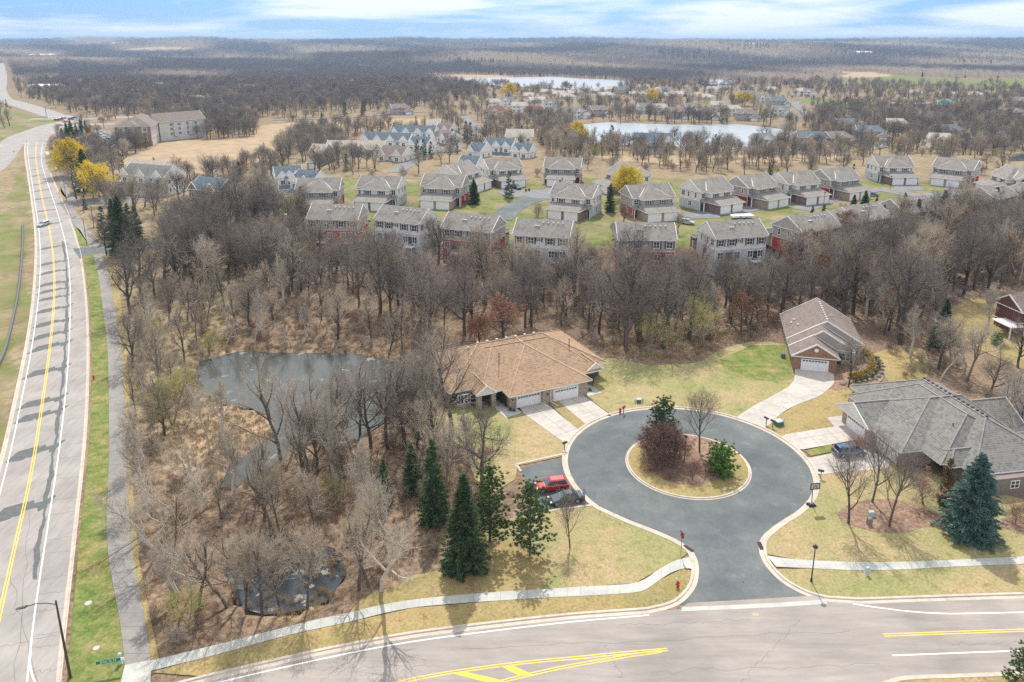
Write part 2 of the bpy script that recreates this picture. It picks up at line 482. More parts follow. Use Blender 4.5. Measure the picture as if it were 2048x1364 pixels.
# ---------------------------------------------------------------- surfaces
def surf(name, cols, scale, rough=0.9, big=None, spec=0.2, bump=0.15, stretch=None, small=None, fine=None):
    """ground surface: fine grain of three tones times a broad mottling"""
    m = bpy.data.materials.new(name); m.use_nodes = True
    nt = m.node_tree; b = nt.nodes['Principled BSDF']; b.inputs['Roughness'].default_value = rough; b.inputs['Specular IOR Level'].default_value = spec
    L = nt.links.new; t = nt.nodes.new('ShaderNodeTexCoord'); src = t.outputs['Object']
    if stretch:
        mp = nt.nodes.new('ShaderNodeMapping'); mp.inputs['Scale'].default_value = stretch[:3]; mp.inputs['Rotation'].default_value = (0, 0, stretch[3]); L(src, mp.inputs['Vector']); src2 = mp.outputs['Vector']
    else: src2 = src
    n = nt.nodes.new('ShaderNodeTexNoise'); n.inputs['Scale'].default_value = scale; n.inputs['Detail'].default_value = 8; n.inputs['Roughness'].default_value = .7; L(src2, n.inputs['Vector'])
    r = nt.nodes.new('ShaderNodeValToRGB'); e = r.color_ramp.elements
    while len(e) < len(cols): e.new(.5)
    for k, (p, c) in enumerate(cols): e[k].position = p; e[k].color = (*c, 1)
    L(n.outputs['Fac'], r.inputs['Fac']); out = r.outputs['Color']
    if big:
        n2 = nt.nodes.new('ShaderNodeTexNoise'); n2.inputs['Scale'].default_value = big[0]; n2.inputs['Detail'].default_value = 5; n2.inputs['Distortion'].default_value = .6; L(src, n2.inputs['Vector'])
        r2 = nt.nodes.new('ShaderNodeValToRGB'); r2.color_ramp.elements[0].position = .35; r2.color_ramp.elements[1].position = .65
        r2.color_ramp.elements[0].color = (*big[1], 1); r2.color_ramp.elements[1].color = (*big[2], 1); L(n2.outputs['Fac'], r2.inputs['Fac'])
        x = nt.nodes.new('ShaderNodeMixRGB'); x.blend_type = 'MULTIPLY'; x.inputs['Fac'].default_value = 1; L(out, x.inputs['Color1']); L(r2.outputs['Color'], x.inputs['Color2']); out = x.outputs['Color']
    if fine:
        n4 = nt.nodes.new('ShaderNodeTexNoise'); n4.inputs['Scale'].default_value = fine[0]; n4.inputs['Detail'].default_value = 6; n4.inputs['Roughness'].default_value = .75; L(src, n4.inputs['Vector'])
        r4 = nt.nodes.new('ShaderNodeMapRange'); r4.inputs['From Min'].default_value = .3; r4.inputs['From Max'].default_value = .7; r4.inputs['To Min'].default_value = 1 - fine[1]; r4.inputs['To Max'].default_value = 1 + fine[1]; L(n4.outputs['Fac'], r4.inputs['Value'])
        h4 = nt.nodes.new('ShaderNodeHueSaturation'); L(out, h4.inputs['Color']); L(r4.outputs['Result'], h4.inputs['Value']); out = h4.outputs['Color']
    L(out, b.inputs['Base Color'])
    n3 = nt.nodes.new('ShaderNodeTexNoise'); n3.inputs['Scale'].default_value = small or 6; n3.inputs['Detail'].default_value = 4; L(src, n3.inputs['Vector'])
    bp = nt.nodes.new('ShaderNodeBump'); bp.inputs['Strength'].default_value = bump; bp.inputs['Distance'].default_value = .05; L(n3.outputs['Fac'], bp.inputs['Height']); L(bp.outputs['Normal'], b.inputs['Normal'])
    MATS[name] = m
    return m
M_grass = surf('lawn_grass', [(.28, (.25, .19, .11)), (.42, (.38, .31, .18)), (.57, (.32, .28, .145)), (.72, (.18, .19, .075))], .45, .95, (.075, (.74, .90, .66), (1.14, 1.03, 1.02)), .1, .5, small=9, fine=(3.2, .34))
M_green = surf('green_grass', [(.28, (.33, .28, .15)), (.44, (.23, .235, .09)), (.56, (.145, .19, .052)), (.70, (.09, .15, .036))], .5, .95, (.12, (.85, .95, .8), (1.2, 1.0, 1.05)), .1, .5, small=9, fine=(3.2, .34))
M_drylawn = surf('dry_lawn', [(.30, (.24, .18, .085)), (.48, (.36, .285, .14)), (.62, (.31, .27, .115)), (.76, (.20, .19, .08))], .4, .95, (.09, (.80, .84, .76), (1.12, 1.03, 1.0)), .1, .5, small=9, fine=(3.2, .34))
M_road = surf('road_surface', [(.3, (.29, .268, .243)), (.5, (.35, .325, .296)), (.7, (.40, .373, .343))], 1.3, .9, (.16, (.86, .85, .85), (1.08, 1.07, 1.05)), .25, .1, (1, .18, 1, .2), small=20)
M_road2 = surf('front_road_surface', [(.3, (.275, .248, .22)), (.5, (.33, .30, .27)), (.7, (.385, .352, .32))], .9, .9, (.10, (.84, .83, .83), (1.12, 1.09, 1.06)), .25, .1, (.16, 1.2, 1, .1), small=20)
M_asph = surf('dark_asphalt', [(.26, (.095, .106, .108)), (.48, (.125, .138, .14)), (.62, (.15, .162, .16)), (.76, (.28, .275, .245))], .28, .85, (.10, (.82, .85, .87), (1.22, 1.18, 1.12)), .25, .1, small=25, fine=(2.5, .12))
M_asph2 = surf('driveway_asphalt', [(.3, (.17, .17, .175)), (.7, (.25, .245, .25))], .5, .9, (.2, (.9, .9, .9), (1.1, 1.1, 1.1)))
M_path = surf('path_asphalt', [(.3, (.24, .225, .205)), (.55, (.285, .268, .248)), (.75, (.335, .315, .295))], 1.2, .92, (.2, (.88, .88, .88), (1.1, 1.08, 1.05)), .2, .1)
M_conc = surf('concrete', [(.3, (.42, .385, .335)), (.5, (.50, .46, .405)), (.72, (.57, .53, .475))], .9, .9, (.25, (.9, .9, .92), (1.06, 1.05, 1.03)), .2, .05)
M_walk = surf('sidewalk_concrete', [(.3, (.42, .42, .38)), (.5, (.48, .475, .43)), (.72, (.55, .54, .49))], 1.0, .9, (.3, (.9, .92, .92), (1.06, 1.05, 1.03)), .2, .05)
M_kerb = surf('kerb_concrete', [(.3, (.44, .38, .31)), (.5, (.535, .47, .385)), (.72, (.61, .545, .455))], 1.1, .9, (.3, (.9, .9, .92), (1.06, 1.05, 1.03)), .2, .05)
M_joint = surf('joint', [(.3, (.25, .23, .2)), (.7, (.33, .3, .26))], 3)
M_seal = surf('sealant', [(.3, (.10, .108, .106)), (.7, (.155, .163, .158))], 1.5, .85)
M_crack = surf('crack', [(.3, (.16, .155, .15)), (.7, (.22, .21, .2))], 1.5, .85)
M_yel = surf('yellow_paint', [(.3, (.74, .47, .07)), (.6, (.88, .60, .10))], 2, .7)
M_wht = surf('white_paint', [(.3, (.72, .71, .69)), (.6, (.88, .87, .85))], 2, .7)
M_mulch = surf('mulch', [(.3, (.13, .075, .055)), (.5, (.27, .18, .125)), (.7, (.42, .31, .22))], 2.2, .95, (.3, (.85, .85, .85), (1.15, 1.1, 1.1)), .1, .6)
M_tan = surf('dry_reed_ground', [(.3, (.33, .24, .14)), (.5, (.50, .38, .23)), (.7, (.62, .50, .33))], .9, .95, (.1, (.85, .85, .85), (1.1, 1.1, 1.1)), .1, .6)

def struct(o): return tag(o, None, None, None, 'structure')

# ---- kerb lines of the circle, its neck and the front road
CC = np.array((25.8, 99.8)); RA = 17.55
left_neck = zz(Z3, [(590, 690), (650, 718), (760, 768), (900, 822), (1040, 882), (1100, 917), (1150, 962), (1173, 1012), (1180, 1080), (1165, 1160), (1120, 1225), (1060, 1275), (980, 1305)])
front_left = gp([(1298, 1227), (1150, 1238), (1000, 1254), (826, 1276), (700, 1299), (600, 1320), (500, 1343), (410, 1364), (330, 1388), (240, 1440), (120, 1520)])
right_neck = zz(Z4, [(418, 45), (412, 100), (388, 155), (345, 205), (290, 250), (225, 290), (145, 345), (88, 395), (64, 430), (58, 470), (62, 520), (85, 572), (130, 632), (200, 700), (300, 762), (400, 806), (520, 836)])
front_right = gp([(1720, 1207.5), (1800, 1205), (1900, 1201.5), (2048, 1197), (2300, 1192), (2700, 1186)])
a0 = math.atan2(left_neck[0][1] - CC[1], left_neck[0][0] - CC[0]); a1 = math.atan2(right_neck[0][1] - CC[1], right_neck[0][0] - CC[0])
if a0 < 0: a0 += 2 * math.pi
arc = []
na = 90
for i in range(1, na):
    t = a0 + (a1 - a0) * i / na
    rr = RA
    f = min(1, min(i, na - i) / 5)
    r0 = np.linalg.norm(np.array(left_neck[0]) - CC); r1 = np.linalg.norm(np.array(right_neck[0]) - CC)
    rr = RA * f + (r0 if i < na / 2 else r1) * (1 - f)
    arc.append((CC[0] + rr * math.cos(t), CC[1] + rr * math.sin(t)))
neckL = catmull(left_neck[::-1] if False else left_neck, .8)
neckR = catmull(right_neck, .8)
fl = catmull([left_neck[-1]] + front_left, 1.5); fr = catmull([right_neck[-1]] + front_right, 2.0)
inner_kerb = [tuple(p) for p in fl[::-1]] + [tuple(p) for p in neckL[::-1][1:]] + arc + [tuple(p) for p in neckR] + [tuple(p) for p in fr[1:]]
kb = MB(); kerb(kb, inner_kerb, .36, .13, .5, side=1)
struct(kb.build('kerb', M_kerb))
isl = [(CC[0] + 9.27 * math.cos(t), CC[1] + 9.27 * math.sin(t)) for t in np.linspace(0, 2 * math.pi, 97)]
kb = MB(); kerb(kb, isl, .28, .14, .42, side=1)
struct(kb.build('island_kerb', M_kerb))
# asphalt of the circle and neck
mouth = neckL[::-1][2:] ; aspl = [tuple(p) for p in mouth] + arc + [tuple(p) for p in neckR[:-2]]
struct(flat('cul_de_sac_road', aspl, .014, M_asph))
# front road sheet
front_road = [tuple(p) for p in fl[::-1]] + [tuple(p) for p in fr] + [(190, 52), (190, -20), (-120, -20)]
struct(flat('front_road', front_road, .008, M_road2))
# concrete valley gutter across the mouth, lighter apron strip
g1 = gp([(1364, 1214), (1450, 1211), (1550, 1206), (1652, 1199)]); g2 = gp([(1362, 1223), (1450, 1219.5), (1550, 1215), (1655, 1208.5)])
mb = MB(); strip(mb, g2[::-1], g1[::-1], .022); struct(mb.build('valley_gutter', M_walk))
g0 = gp([(1376, 1206), (1450, 1202), (1550, 1196), (1640, 1191)])
mb = MB(); strip(mb, g1[::-1], g0[::-1], .018); struct(mb.build('road_apron', M_road2))
# far-side kerb at the bottom right with its verge
bk = catmull(gp([(1700, 1420), (1740, 1385), (1767, 1363), (1791, 1354), (1834, 1350), (1925, 1347), (2048, 1342.5), (2300, 1336)]), 1.0)
kb = MB(); kerb(kb, [tuple(p) for p in bk[::-1]], .3, .13, .3, side=1); struct(kb.build('kerb', M_kerb))
L_, R_ = ribbon_pts(bk, 0, .45)
struct(flat('verge', [tuple(p) for p in R_] + [(95, 40), (22, 40)], .10, M_drylawn))

# ---- the long road on the left, surveyed row by row: y, left kerb, left white, yellow, right white, right kerb in, right kerb out
rows = [(285, 52, 57, 73.5, 87, 94, 97), (300, 49.5, 54.5, 70.5, 83, 88, 91), (315, 51, 55.5, 71, 81, 89, 92), (330, 54, 58.5, 73, 84, 93, 96), (350, 57, 62, 76, 89.5, 101, 104), (375, 61, 66, 81, 98, 112, 115),
        (400, 65, 68.5, 84.5, 107, 122, 125.5), (425, 68.5, 73, 91, 115, 133, 137), (450, 72, 77.7, 98, 122, 143, 147), (500, 75, 81, 106, 135, 158, 162), (550, 72.5, 81, 109, 140, 165, 170),
        (600, 69.6, 77, 109, 141, 170, 175), (650, 63, 70, 104.5, 140, 173, 178), (700, 55, 64, 99.7, 138, 173.5, 178.7), (750, 45, 53, 92.4, 135, 173, 178.7), (800, 34, 43, 86, 130, 171, 177.5),
        (850, 24, 33, 78, 124.6, 168, 174.5), (900, 13, 23, 70, 119, 164.5, 171.5), (950, 0, 9.6, 64, 111, 159, 166), (1000, -14, -4, 51, 103.5, 152.5, 160), (1050, -28, -17, 39.5, 96, 147, 155),
        (1100, -43, -31, 28, 88, 141, 149), (1150, -58, -45, 17, 81, 136, 144), (1200, -74, -60, 5.5, 72.5, 129.5, 139), (1250, -90, -75, -5, 65, 123, 134), (1300, -106, -90, -16, 60, 117.5, 129), (1364, -128, -110, -31, 55, 111, 124), (1500, -170, -150, -62, 40, 98, 112)]
def rowline(k, y0=285, y1=1500, dy=None):
    ys = []; y = y0
    while y < y1:
        ys.append(y); y += max(2.0, (y - 82) * 0.012)
    ys.append(y1)
    return [P(np.interp(y, [r[0] for r in rows], [r[k] for r in rows]), y) for y in ys]
def sm(l, k=9):
    a = np.array(l); o = a.copy()
    for i in range(len(a)):
        h = min(k // 2, i, len(a) - 1 - i)
        o[i] = a[i - h:i + h + 1].mean(0)
    return [tuple(p) for p in o]
Lk, Lw, Yl, Rw, Ri, Ro = [sm(rowline(k), 15) for k in range(1, 7)]
nb = len(Lk)
mb = MB(); strip(mb, Ri, Lk, .008); struct(mb.build('parkway_road', M_road))
# its far end swings right to the crossroads
ext = catmull([((a[0] + b[0]) / 2, (a[1] + b[1]) / 2) for a, b in [(Lk[4], Ri[4]), (Lk[0], Ri[0])]] + [P(*q) for q in [(82, 272), (100, 263), (125, 254), (160, 250), (230, 247)]], 4)
a, b = ribbon_pts(ext, 5.6, 5.6); mb = MB(); strip(mb, a, b, .006); struct(mb.build('parkway_road', M_road))
hwA = catmull([P(*q) for q in [(-700, 760), (-400, 570), (-120, 400), (-20, 335), (12, 300), (35, 277), (70, 262), (105, 250), (140, 243), (165, 238)]], 6)
a, b = ribbon_pts(hwA, 7.0, 7.0); mb = MB(); strip(mb, a, b, .02); struct(mb.build('highway', M_road))
hwB = catmull([P(*q) for q in [(165, 240), (130, 235.5), (100, 228), (60, 215), (30, 206), (4, 198), (-4, 180), (-1, 168), (2, 150), (0, 130)]], 10)
a, b = ribbon_pts(hwB, 9, 9); mb = MB(); strip(mb, a, b, .06); struct(mb.build('highway', M_road))
hwC = catmull([P(*q) for q in [(60, 238), (110, 237.5), (165, 237.5), (240, 234.5), (330, 232), (420, 231)]], 10)
a, b = ribbon_pts(hwC, 6, 6); mb = MB(); strip(mb, a, b, .035); struct(mb.build('crossing_road', M_road))
# kerbs and paint
kb = MB(); kerb(kb, Ri[22:], .2, .13, .32, side=-1 if Ri[0][1] > Ri[-1][1] and False else 1)
struct(kb.build('kerb', M_kerb))
kb = MB(); kerb(kb, Lk, .3, .10, .3, side=-1); struct(kb.build('kerb', M_kerb))
def paint(line, wd, m, z=.016, name='lane_marking', mb=None):
    own = mb is None
    if own: mb = MB()
    a, b = ribbon_pts(line, wd / 2, wd / 2); strip(mb, a, b, z)
    if own: struct(mb.build(name, m))
def shift(line, d):
    a, b = ribbon_pts(line, d, -d); return [tuple(p) for p in a]
mb = MB()
for d in (-.14, .14):
    paint(shift(Yl, d), .13, None, .018, mb=mb)
struct(mb.build('yellow_lane_marking', M_yel))
mb = MB(); paint(Lw, .14, None, .018, mb=mb); paint(Rw, .15, None, .018, mb=mb); struct(mb.build('white_lane_marking', M_wht))
# sealed cracks across and along the old surface
mb = MB()
for k, yy in enumerate([315, 339, 351, 368, 381, 397, 421, 448, 494, 525, 543, 566, 580, 595, 618, 645, 669, 692, 742, 803, 830, 903, 1018]):
    xl = np.interp(yy, [r[0] for r in rows], [r[2] for r in rows]); xr = np.interp(yy, [r[0] for r in rows], [r[4] for r in rows])
    A = np.array(P(xl, yy + (yy - 250) * .018)); B = np.array(P(xr, yy - (yy - 250) * .018))
    n = 26; rr = []
    for i in range(n + 1):
        t = i / n
        wv = (.80 - .10 * math.sin(t * 5 + k)) if t < .45 else .34 + .50 * max(0, math.sin((t - .45) * 15 + .3 * (k % 4)))
        rr.append((A + (B - A) * t + np.array((0, .12 * math.sin(t * 7 + k))), wv * (2.1 + .35 * ((k * 37) % 10) / 10)))
    strip(mb, [(p[0], p[1] + w_) for p, w_ in rr][::-1], [(p[0], p[1] - w_) for p, w_ in rr][::-1], .012)
seg = [p for p in Rw if 66 < p[1] < 232]
wob = [(p[0] - .75 + .12 * math.sin(p[1] * .6) + .1 * math.sin(p[1] * 1.7), p[1]) for p in seg]
for i in range(0, len(wob) - 1):
    if (wob[i][1] > 75): 
        h = .27 + .09 * math.sin(i * .5) + .05 * math.sin(i * 1.3)
        strip(mb, [(wob[i + 1][0] - h, wob[i + 1][1]), (wob[i][0] - h, wob[i][1])], [(wob[i + 1][0] + h, wob[i + 1][1]), (wob[i][0] + h, wob[i][1])], .0145)
struct(mb.build('road_patch', M_seal))
# thin cracks in the turn lane, the path and the front road
mb = MB()
def crack(pa, pb, wd=.05, z=.013, jit=.12, n=12):
    A = np.array(pa); B = np.array(pb); pts = [A + (B - A) * i / n + rng.normal(0, jit, 2) * (0 < i < n) for i in range(n + 1)]
    a, b = ribbon_pts(pts, wd / 2, wd / 2); strip(mb, a, b, z)
for yy in list(np.arange(540, 1340, 38)):
    y2 = yy + rng.uniform(-8, 8)
    xa = np.interp(y2, [r[0] for r in rows], [r[4] for r in rows]); xb = np.interp(y2, [r[0] for r in rows], [r[5] for r in rows])
    crack(P(xa, y2 + 4), P(xb, y2 - 4), .05)
for q in [((60, 1010), (30, 1364)), ((85, 1200), (20, 1230)), ((20, 1150), (75, 1364)), ((-20, 1300), (110, 1270))]: crack(P(*q[0]), P(*q[1]), .05)
for q in [((640, 1364), (700, 1320)), ((560, 1340), (900, 1330)), ((900, 1300), (1700, 1262)), ((1300, 1345), (1760, 1328)), ((1240, 1250), (1500, 1240)), ((1480, 1364), (1600, 1240)), ((1900, 1290), (2048, 1284)), ((1210, 1290), (1250, 1364))]:
    crack(P(*q[0]), P(*q[1]), .035, .0125, .15, 30)
for q in [((1500, 1180), (1470, 1140)), ((1160, 885), (1235, 905)), ((1290, 1030), (1340, 1000)), ((1500, 960), (1590, 985)), ((1420, 1040), (1440, 1060)), ((1560, 900), (1600, 930)), ((1250, 1000), (1225, 1035)), ((1430, 1065), (1520, 1110)), ((1462, 843), (1485, 838)), ((1190, 1000), (1260, 1030))]:
    crack(P(*q[0]), P(*q[1]), .07, .0185, .2, 14)
struct(mb.build('road_crack', M_crack))

# ---- front road paint
mb = MB()
e1 = gp([(410, 1360), (500, 1350.7), (600, 1327), (700, 1305.6), (826, 1282.6), (1000, 1260), (1150, 1243), (1298, 1230.2)])
e1[0] = P(376, 1364); e1 = [P(300, 1398)] + [P(440, 1364) if False else P(446, 1361)] + e1[2:] if False else gp([(200, 1440), (300, 1404), (376, 1380), (446, 1363), (500, 1350), (600, 1327.5), (700, 1306), (826, 1283), (1000, 1260), (1150, 1243), (1298, 1230.2)])
paint(catmull(e1, 2), .16, None, .013, mb=mb)
paint(catmull(gp([(1706, 1207.5), (1740, 1213), (1800, 1221), (1850, 1225.5), (1900, 1227.5), (2048, 1224.5), (2300, 1218)]), 2), .16, None, .013, mb=mb)
paint(gp([(1785, 1311), (2048, 1301), (2300, 1292)]), .16, None, .013, mb=mb)
paint(catmull(gp([(61, 1300), (60, 1330), (64, 1350), (73, 1372), (95, 1410)]), 1), .16, None, .02, mb=mb)
struct(mb.build('white_lane_marking', M_wht))
mb = MB()
def dbl(pts, step=2, zo=0.0):
    l = catmull(gp(pts), step)
    for d in (-.15, .15): paint(shift(l, d), .13, None, .013 + zo, mb=mb)
dbl([(700, 1392), (803, 1364), (900, 1345), (1050, 1325), (1150, 1316), (1250, 1306), (1335, 1299)])
dbl([(900, 1392), (1000, 1364), (1100, 1340), (1180, 1325), (1255, 1312), (1322, 1302.5)], 2, .003)
dbl([(1767, 1270.5), (1900, 1265.5), (2048, 1260.5), (2300, 1253)])
for q in [[(1003, 1333.5), (1026, 1331), (1066, 1350), (1040, 1352)], [(905, 1347), (930, 1343.5), (1010, 1362), (985, 1368)]]:
    mb.poly([(a, b, .015) for a, b in gp(q)[::-1]])
struct(mb.build('yellow_lane_marking', M_yel))

# ---- path and sidewalks
prow = [(508, 185, 203), (550, 198, 219), (600, 203, 227), (650, 210, 236), (700, 216, 244), (750, 217, 246), (800, 218, 250), (850, 218, 253), (900, 219, 254), (950, 217, 255), (1000, 214.6, 255), (1050, 212.6, 260), (1100, 215, 264),
        (1150, 222, 272), (1200, 232, 283), (1250, 241, 292), (1300, 247, 300), (1335, 250, 303)]
ys = np.concatenate([np.arange(508, 1335, 9), [1335]])
pl_ = sm([P(np.interp(y, [r[0] for r in prow], [r[1] for r in prow]), y) for y in ys], 7); pr_ = sm([P(np.interp(y, [r[0] for r in prow], [r[2] for r in prow]), y) for y in ys], 7)
mb = MB(); strip(mb, pr_, pl_, .115); struct(mb.build('path', M_path))
for l in ([(106, 308), (126, 360), (131, 385), (146, 400), (143, 404)], [(137, 418), (160, 450), (192, 493)]):
    c = catmull([P(*q) for q in l], 4); a, b = ribbon_pts(c, 1.5, 1.5); mb = MB(); strip(mb, a, b, .05); struct(mb.build('path', M_path))
mb = MB()
for y in np.arange(530, 1330, 27):
    i = int((y - 508) / 9)
    if i < len(pl_) - 1: A, B = np.array(pl_[i]), np.array(pr_[i]); strip(mb, [B + (0, .03), A + (0, .03)], [B - (0, .03), A - (0, .03)], .121)
struct(mb.build('path_joint', M_crack))
struct(flat('path_pad', gp([(250, 1332), (300, 1322), (303, 1344), (298, 1400), (215, 1440), (243, 1362)]), .125, M_walk))
def slabs(name, T, B, step=1.5, z=.12, m=M_walk, gap=.035):
    """walk between two surveyed edges, cast in slabs"""
    T = catmull(T, .5); B = catmull(B, .5)
    def arcl(l):
        a = np.array(l); d = np.r_[0, np.cumsum(np.linalg.norm(np.diff(a, axis=0), axis=1))]; return a, d
    a, da = arcl(T); b, db = arcl(B); n = max(1, int(da[-1] / step)); mb = MB(); jb = MB()
    at = lambda A, D, t: np.array([np.interp(t * D[-1], D, A[:, 0]), np.interp(t * D[-1], D, A[:, 1])])
    for i in range(n):
        t0 = i / n; t1 = (i + 1) / n - gap / da[-1]
        k = 3
        for j in range(k):
            u = t0 + (t1 - t0) * j / k; v = t0 + (t1 - t0) * (j + 1) / k
            mb.poly([(*at(b, db, u), z), (*at(b, db, v), z), (*at(a, da, v), z), (*at(a, da, u), z)])
        jb.poly([(*at(b, db, t1), z - .004), (*at(b, db, (i + 1) / n), z - .004), (*at(a, da, (i + 1) / n), z - .004), (*at(a, da, t1), z - .004)])
    o = struct(mb.build(name, m)); struct(jb.build('sidewalk_joint', M_joint))
    return o
wt = gp([(301, 1323), (376, 1305), (513, 1271), (610, 1246), (700, 1226), (760, 1212), (826, 1201), (908, 1192.5), (1010, 1184), (1084, 1180), (1169, 1174.6), (1236, 1171), (1270, 1167), (1293, 1158), (1314, 1142.6), (1337, 1129), (1357, 1120.6), (1383, 1114.5)])
wb = gp([(301, 1344), (376, 1325), (444, 1308), (581, 1271), (700, 1245), (760, 1230), (826, 1217), (908, 1209), (1010, 1202), (1101, 1196.5), (1202, 1191.5), (1270, 1186.4), (1293, 1179.7), (1320, 1161), (1341, 1147.6), (1364, 1139), (1375, 1138), (1386, 1140)])
slabs('sidewalk', wt, wb)
wt2 = gp([(1533, 1112.4), (1591, 1120), (1682, 1124.6), (1773, 1125.5), (1864, 1123), (1955, 1118.5), (2048, 1114), (2300, 1100)])
wb2 = gp([(1552, 1135), (1621, 1138), (1712, 1142), (1803, 1140.6), (1894, 1135.5), (1985, 1132), (2048, 1129), (2300, 1114)])
slabs('sidewalk', wt2, wb2)

# ---- lawns (between kerbs, walks and woods)
kl = [tuple(p) for p in shift(inner_kerb, .62)]
def near_i(p): return int(np.argmin([(q[0] - p[0]) ** 2 + (q[1] - p[1]) ** 2 for q in kl]))
def kseg(pa, pb):
    i, j = near_i(G(*pa)), near_i(G(*pb))
    return kl[i:j + 1] if i <= j else kl[j:i + 1][::-1]
# left of the neck: from parking pad down to the walk corner, kerb runs (in list order) from far left of the front road up to the circle
def lawn(name, pts, m=M_grass, z=.09): return struct(flat(name, pts, z, m))
lawn('lawn', kseg((1178, 1014), (1384, 1113)) + gp([(1357, 1121), (1314, 1143), (1270, 1167), (1169, 1175), (1010, 1184), (826, 1201), (700, 1226), (740, 1190), (800, 1170), (830, 1150), (870, 1145), (920, 1130), (960, 1070), (1010, 1040), (1060, 1030), (1104, 1020)]))
struct(flat('dry_lawn_patch', gp([(700, 1226), (740, 1192), (800, 1170), (870, 1143), (930, 1105), (1000, 1085), (1060, 1100), (1100, 1130), (1080, 1178), (1010, 1184), (826, 1201)]), .094, M_drylawn, jag=.12))
lawn('verge', kseg((1387, 1141), (430, 1352)) + gp([(301, 1346), (376, 1325), (444, 1308), (581, 1271), (700, 1245), (826, 1217), (1010, 1202), (1202, 1191), (1270, 1186), (1293, 1180), (1320, 1161), (1364, 1139)]), M_drylawn)
lawn('lawn', kseg((1625, 965), (1531, 1112)) + gp([(1591, 1120), (1682, 1124.6), (1773, 1125.5), (1864, 1123), (1955, 1118.5), (2048, 1114), (2200, 1104), (2200, 930), (2048, 1000), (1900, 960), (1800, 925), (1740, 930), (1640, 950)]))
lawn('verge', kseg((1552, 1135), (2290, 1180)) + gp([(2300, 1114), (2048, 1129), (1985, 1132), (1894, 1135), (1803, 1140.6), (1712, 1142), (1621, 1138)]))
lawn('lawn', kseg((1134, 893), (1129, 912)) + gp([(1036, 932), (1030, 960), (990, 985), (950, 960), (930, 900), (870, 860), (860, 835), (920, 815), (960, 812), (1000, 800), (1020, 815), (1037, 817)]))
lawn('lawn', kseg((1158, 862), (1176, 850)) + gp([(1120, 800), (1090, 800)]), M_drylawn)
lawn('lawn', kseg((1222, 832), (1478, 832)) + gp([(1500, 817), (1546, 792), (1577, 774), (1589, 762), (1585, 735), (1575, 690), (1540, 685), (1500, 684), (1440, 700), (1405, 722), (1380, 728), (1300, 732), (1230, 718), (1195, 716), (1192, 745), (1185, 775), (1163, 787)]), M_grass)
lawn('green_lawn_patch', gp([(1440, 720), (1500, 692), (1570, 690), (1583, 735), (1588, 758), (1550, 765), (1500, 760), (1450, 748)]), M_green, .097)
lawn('lawn', kseg((1541, 850), (1571, 869)) + gp([(1668, 853), (1654, 836), (1686, 832), (1700, 790), (1720, 770), (1700, 765), (1665, 775), (1632, 795.5), (1592, 811), (1561, 829.4)]), M_drylawn)
lawn('green_lawn_patch', gp([(1610, 903), (1664, 888), (1661, 905), (1621, 913)]), M_green, .094)
lawn('side_lawn', gp([(1735, 712), (1800, 690), (1850, 700), (1860, 735), (1850, 770), (1780, 770), (1770, 755), (1765, 735)]), M_drylawn)
lawn('back_lawn', gp([(1870, 640), (1930, 600), (2048, 590), (2200, 600), (2200, 700), (2048, 740), (1960, 700), (1900, 690)]), M_drylawn)
# strips along the parkway
stripL = [(q[0] + .5, q[1]) for q in Ro if q[1] < 214]; stripR = pl_
lawn('verge', [(p[0] , p[1]) for p in stripL if p[1] > 55] + [P(240, 1375), P(249, 1335)] + [(p[0] - .02, p[1]) for p in pl_[::-1]], M_green)
lawn('verge', [p for p in pr_] + gp([(318, 1318), (312, 1290), (302, 1240), (292, 1190), (280, 1130), (272, 1060), (266, 980), (264, 880), (260, 800), (256, 740), (252, 690), (247, 640), (240, 590), (236, 560), (240, 515), (220, 508)]), M_drylawn, .08)
lawn('verge', [P(*q) for q in [(145, 452), (152, 470), (160, 490), (178, 493), (172, 480), (160, 460), (150, 452)]], M_green, .05)
lawn('verge', [P(*q) for q in [(113, 370), (120, 372), (136, 400), (128, 404), (118, 392)]], M_drylawn, .05)
# side streets
struct(flat('side_street', [P(*q) for q in [(146, 497), (190, 494), (262, 488), (330, 484), (330, 500), (262, 501), (200, 507), (172, 511), (160, 518)]], .03, M_asph))
struct(flat('side_street', [P(*q) for q in [(118, 406), (150, 402.5), (230, 398), (310, 396), (310, 404), (230, 406), (150, 412), (128, 420)]], .03, M_asph2))
struct(flat('side_street', [P(*q) for q in [(90, 303), (130, 303), (150, 300), (160, 306), (130, 309), (92, 309)]], .03, M_conc))
struct(flat('car_park', [P(*q) for q in [(160, 296), (175, 270), (190, 262), (235, 262), (262, 275), (250, 300), (200, 303)]], .03, M_asph2))

# ---- island planting bed, drives, walks
il = [(CC[0] + 8.75 * math.cos(t), CC[1] + 8.75 * math.sin(t)) for t in np.linspace(0, 2 * math.pi, 60, endpoint=False)]
lawn('island_lawn', il, M_drylawn, .10)
struct(flat('mulch_bed', catmull(zz(Z3, [(868, 310), (872, 380), (890, 450), (930, 505), (1000, 545), (1100, 562), (1210, 560), (1290, 530), (1330, 480), (1330, 400), (1300, 330), (1220, 285), (1100, 262), (980, 265), (900, 285)]), .8, True), .115, M_mulch))
struct(flat('mulch_bed', catmull(zz(Z4, [(575, 270), (600, 230), (680, 190), (800, 165), (960, 165), (1080, 200), (1300, 280), (1500, 300), (1805, 290), (1850, 380), (1640, 360), (1400, 390), (1180, 345), (1050, 380), (950, 388), (820, 378), (680, 340), (600, 310)]), .8, True), .105, M_mulch))
struct(flat('parking_pad', gp([(1039, 937), (1123, 916)]) + [tuple(p) for p in shift([q for q in arc if P(1100, 1016)[1] < q[1] < P(1100, 917)[1] and q[0] < CC[0]][::-1], -.78)] + gp([(1181, 1014), (1140, 1016), (1104, 1021), (1086, 1023)]), .03, M_asph))
pk = MB()
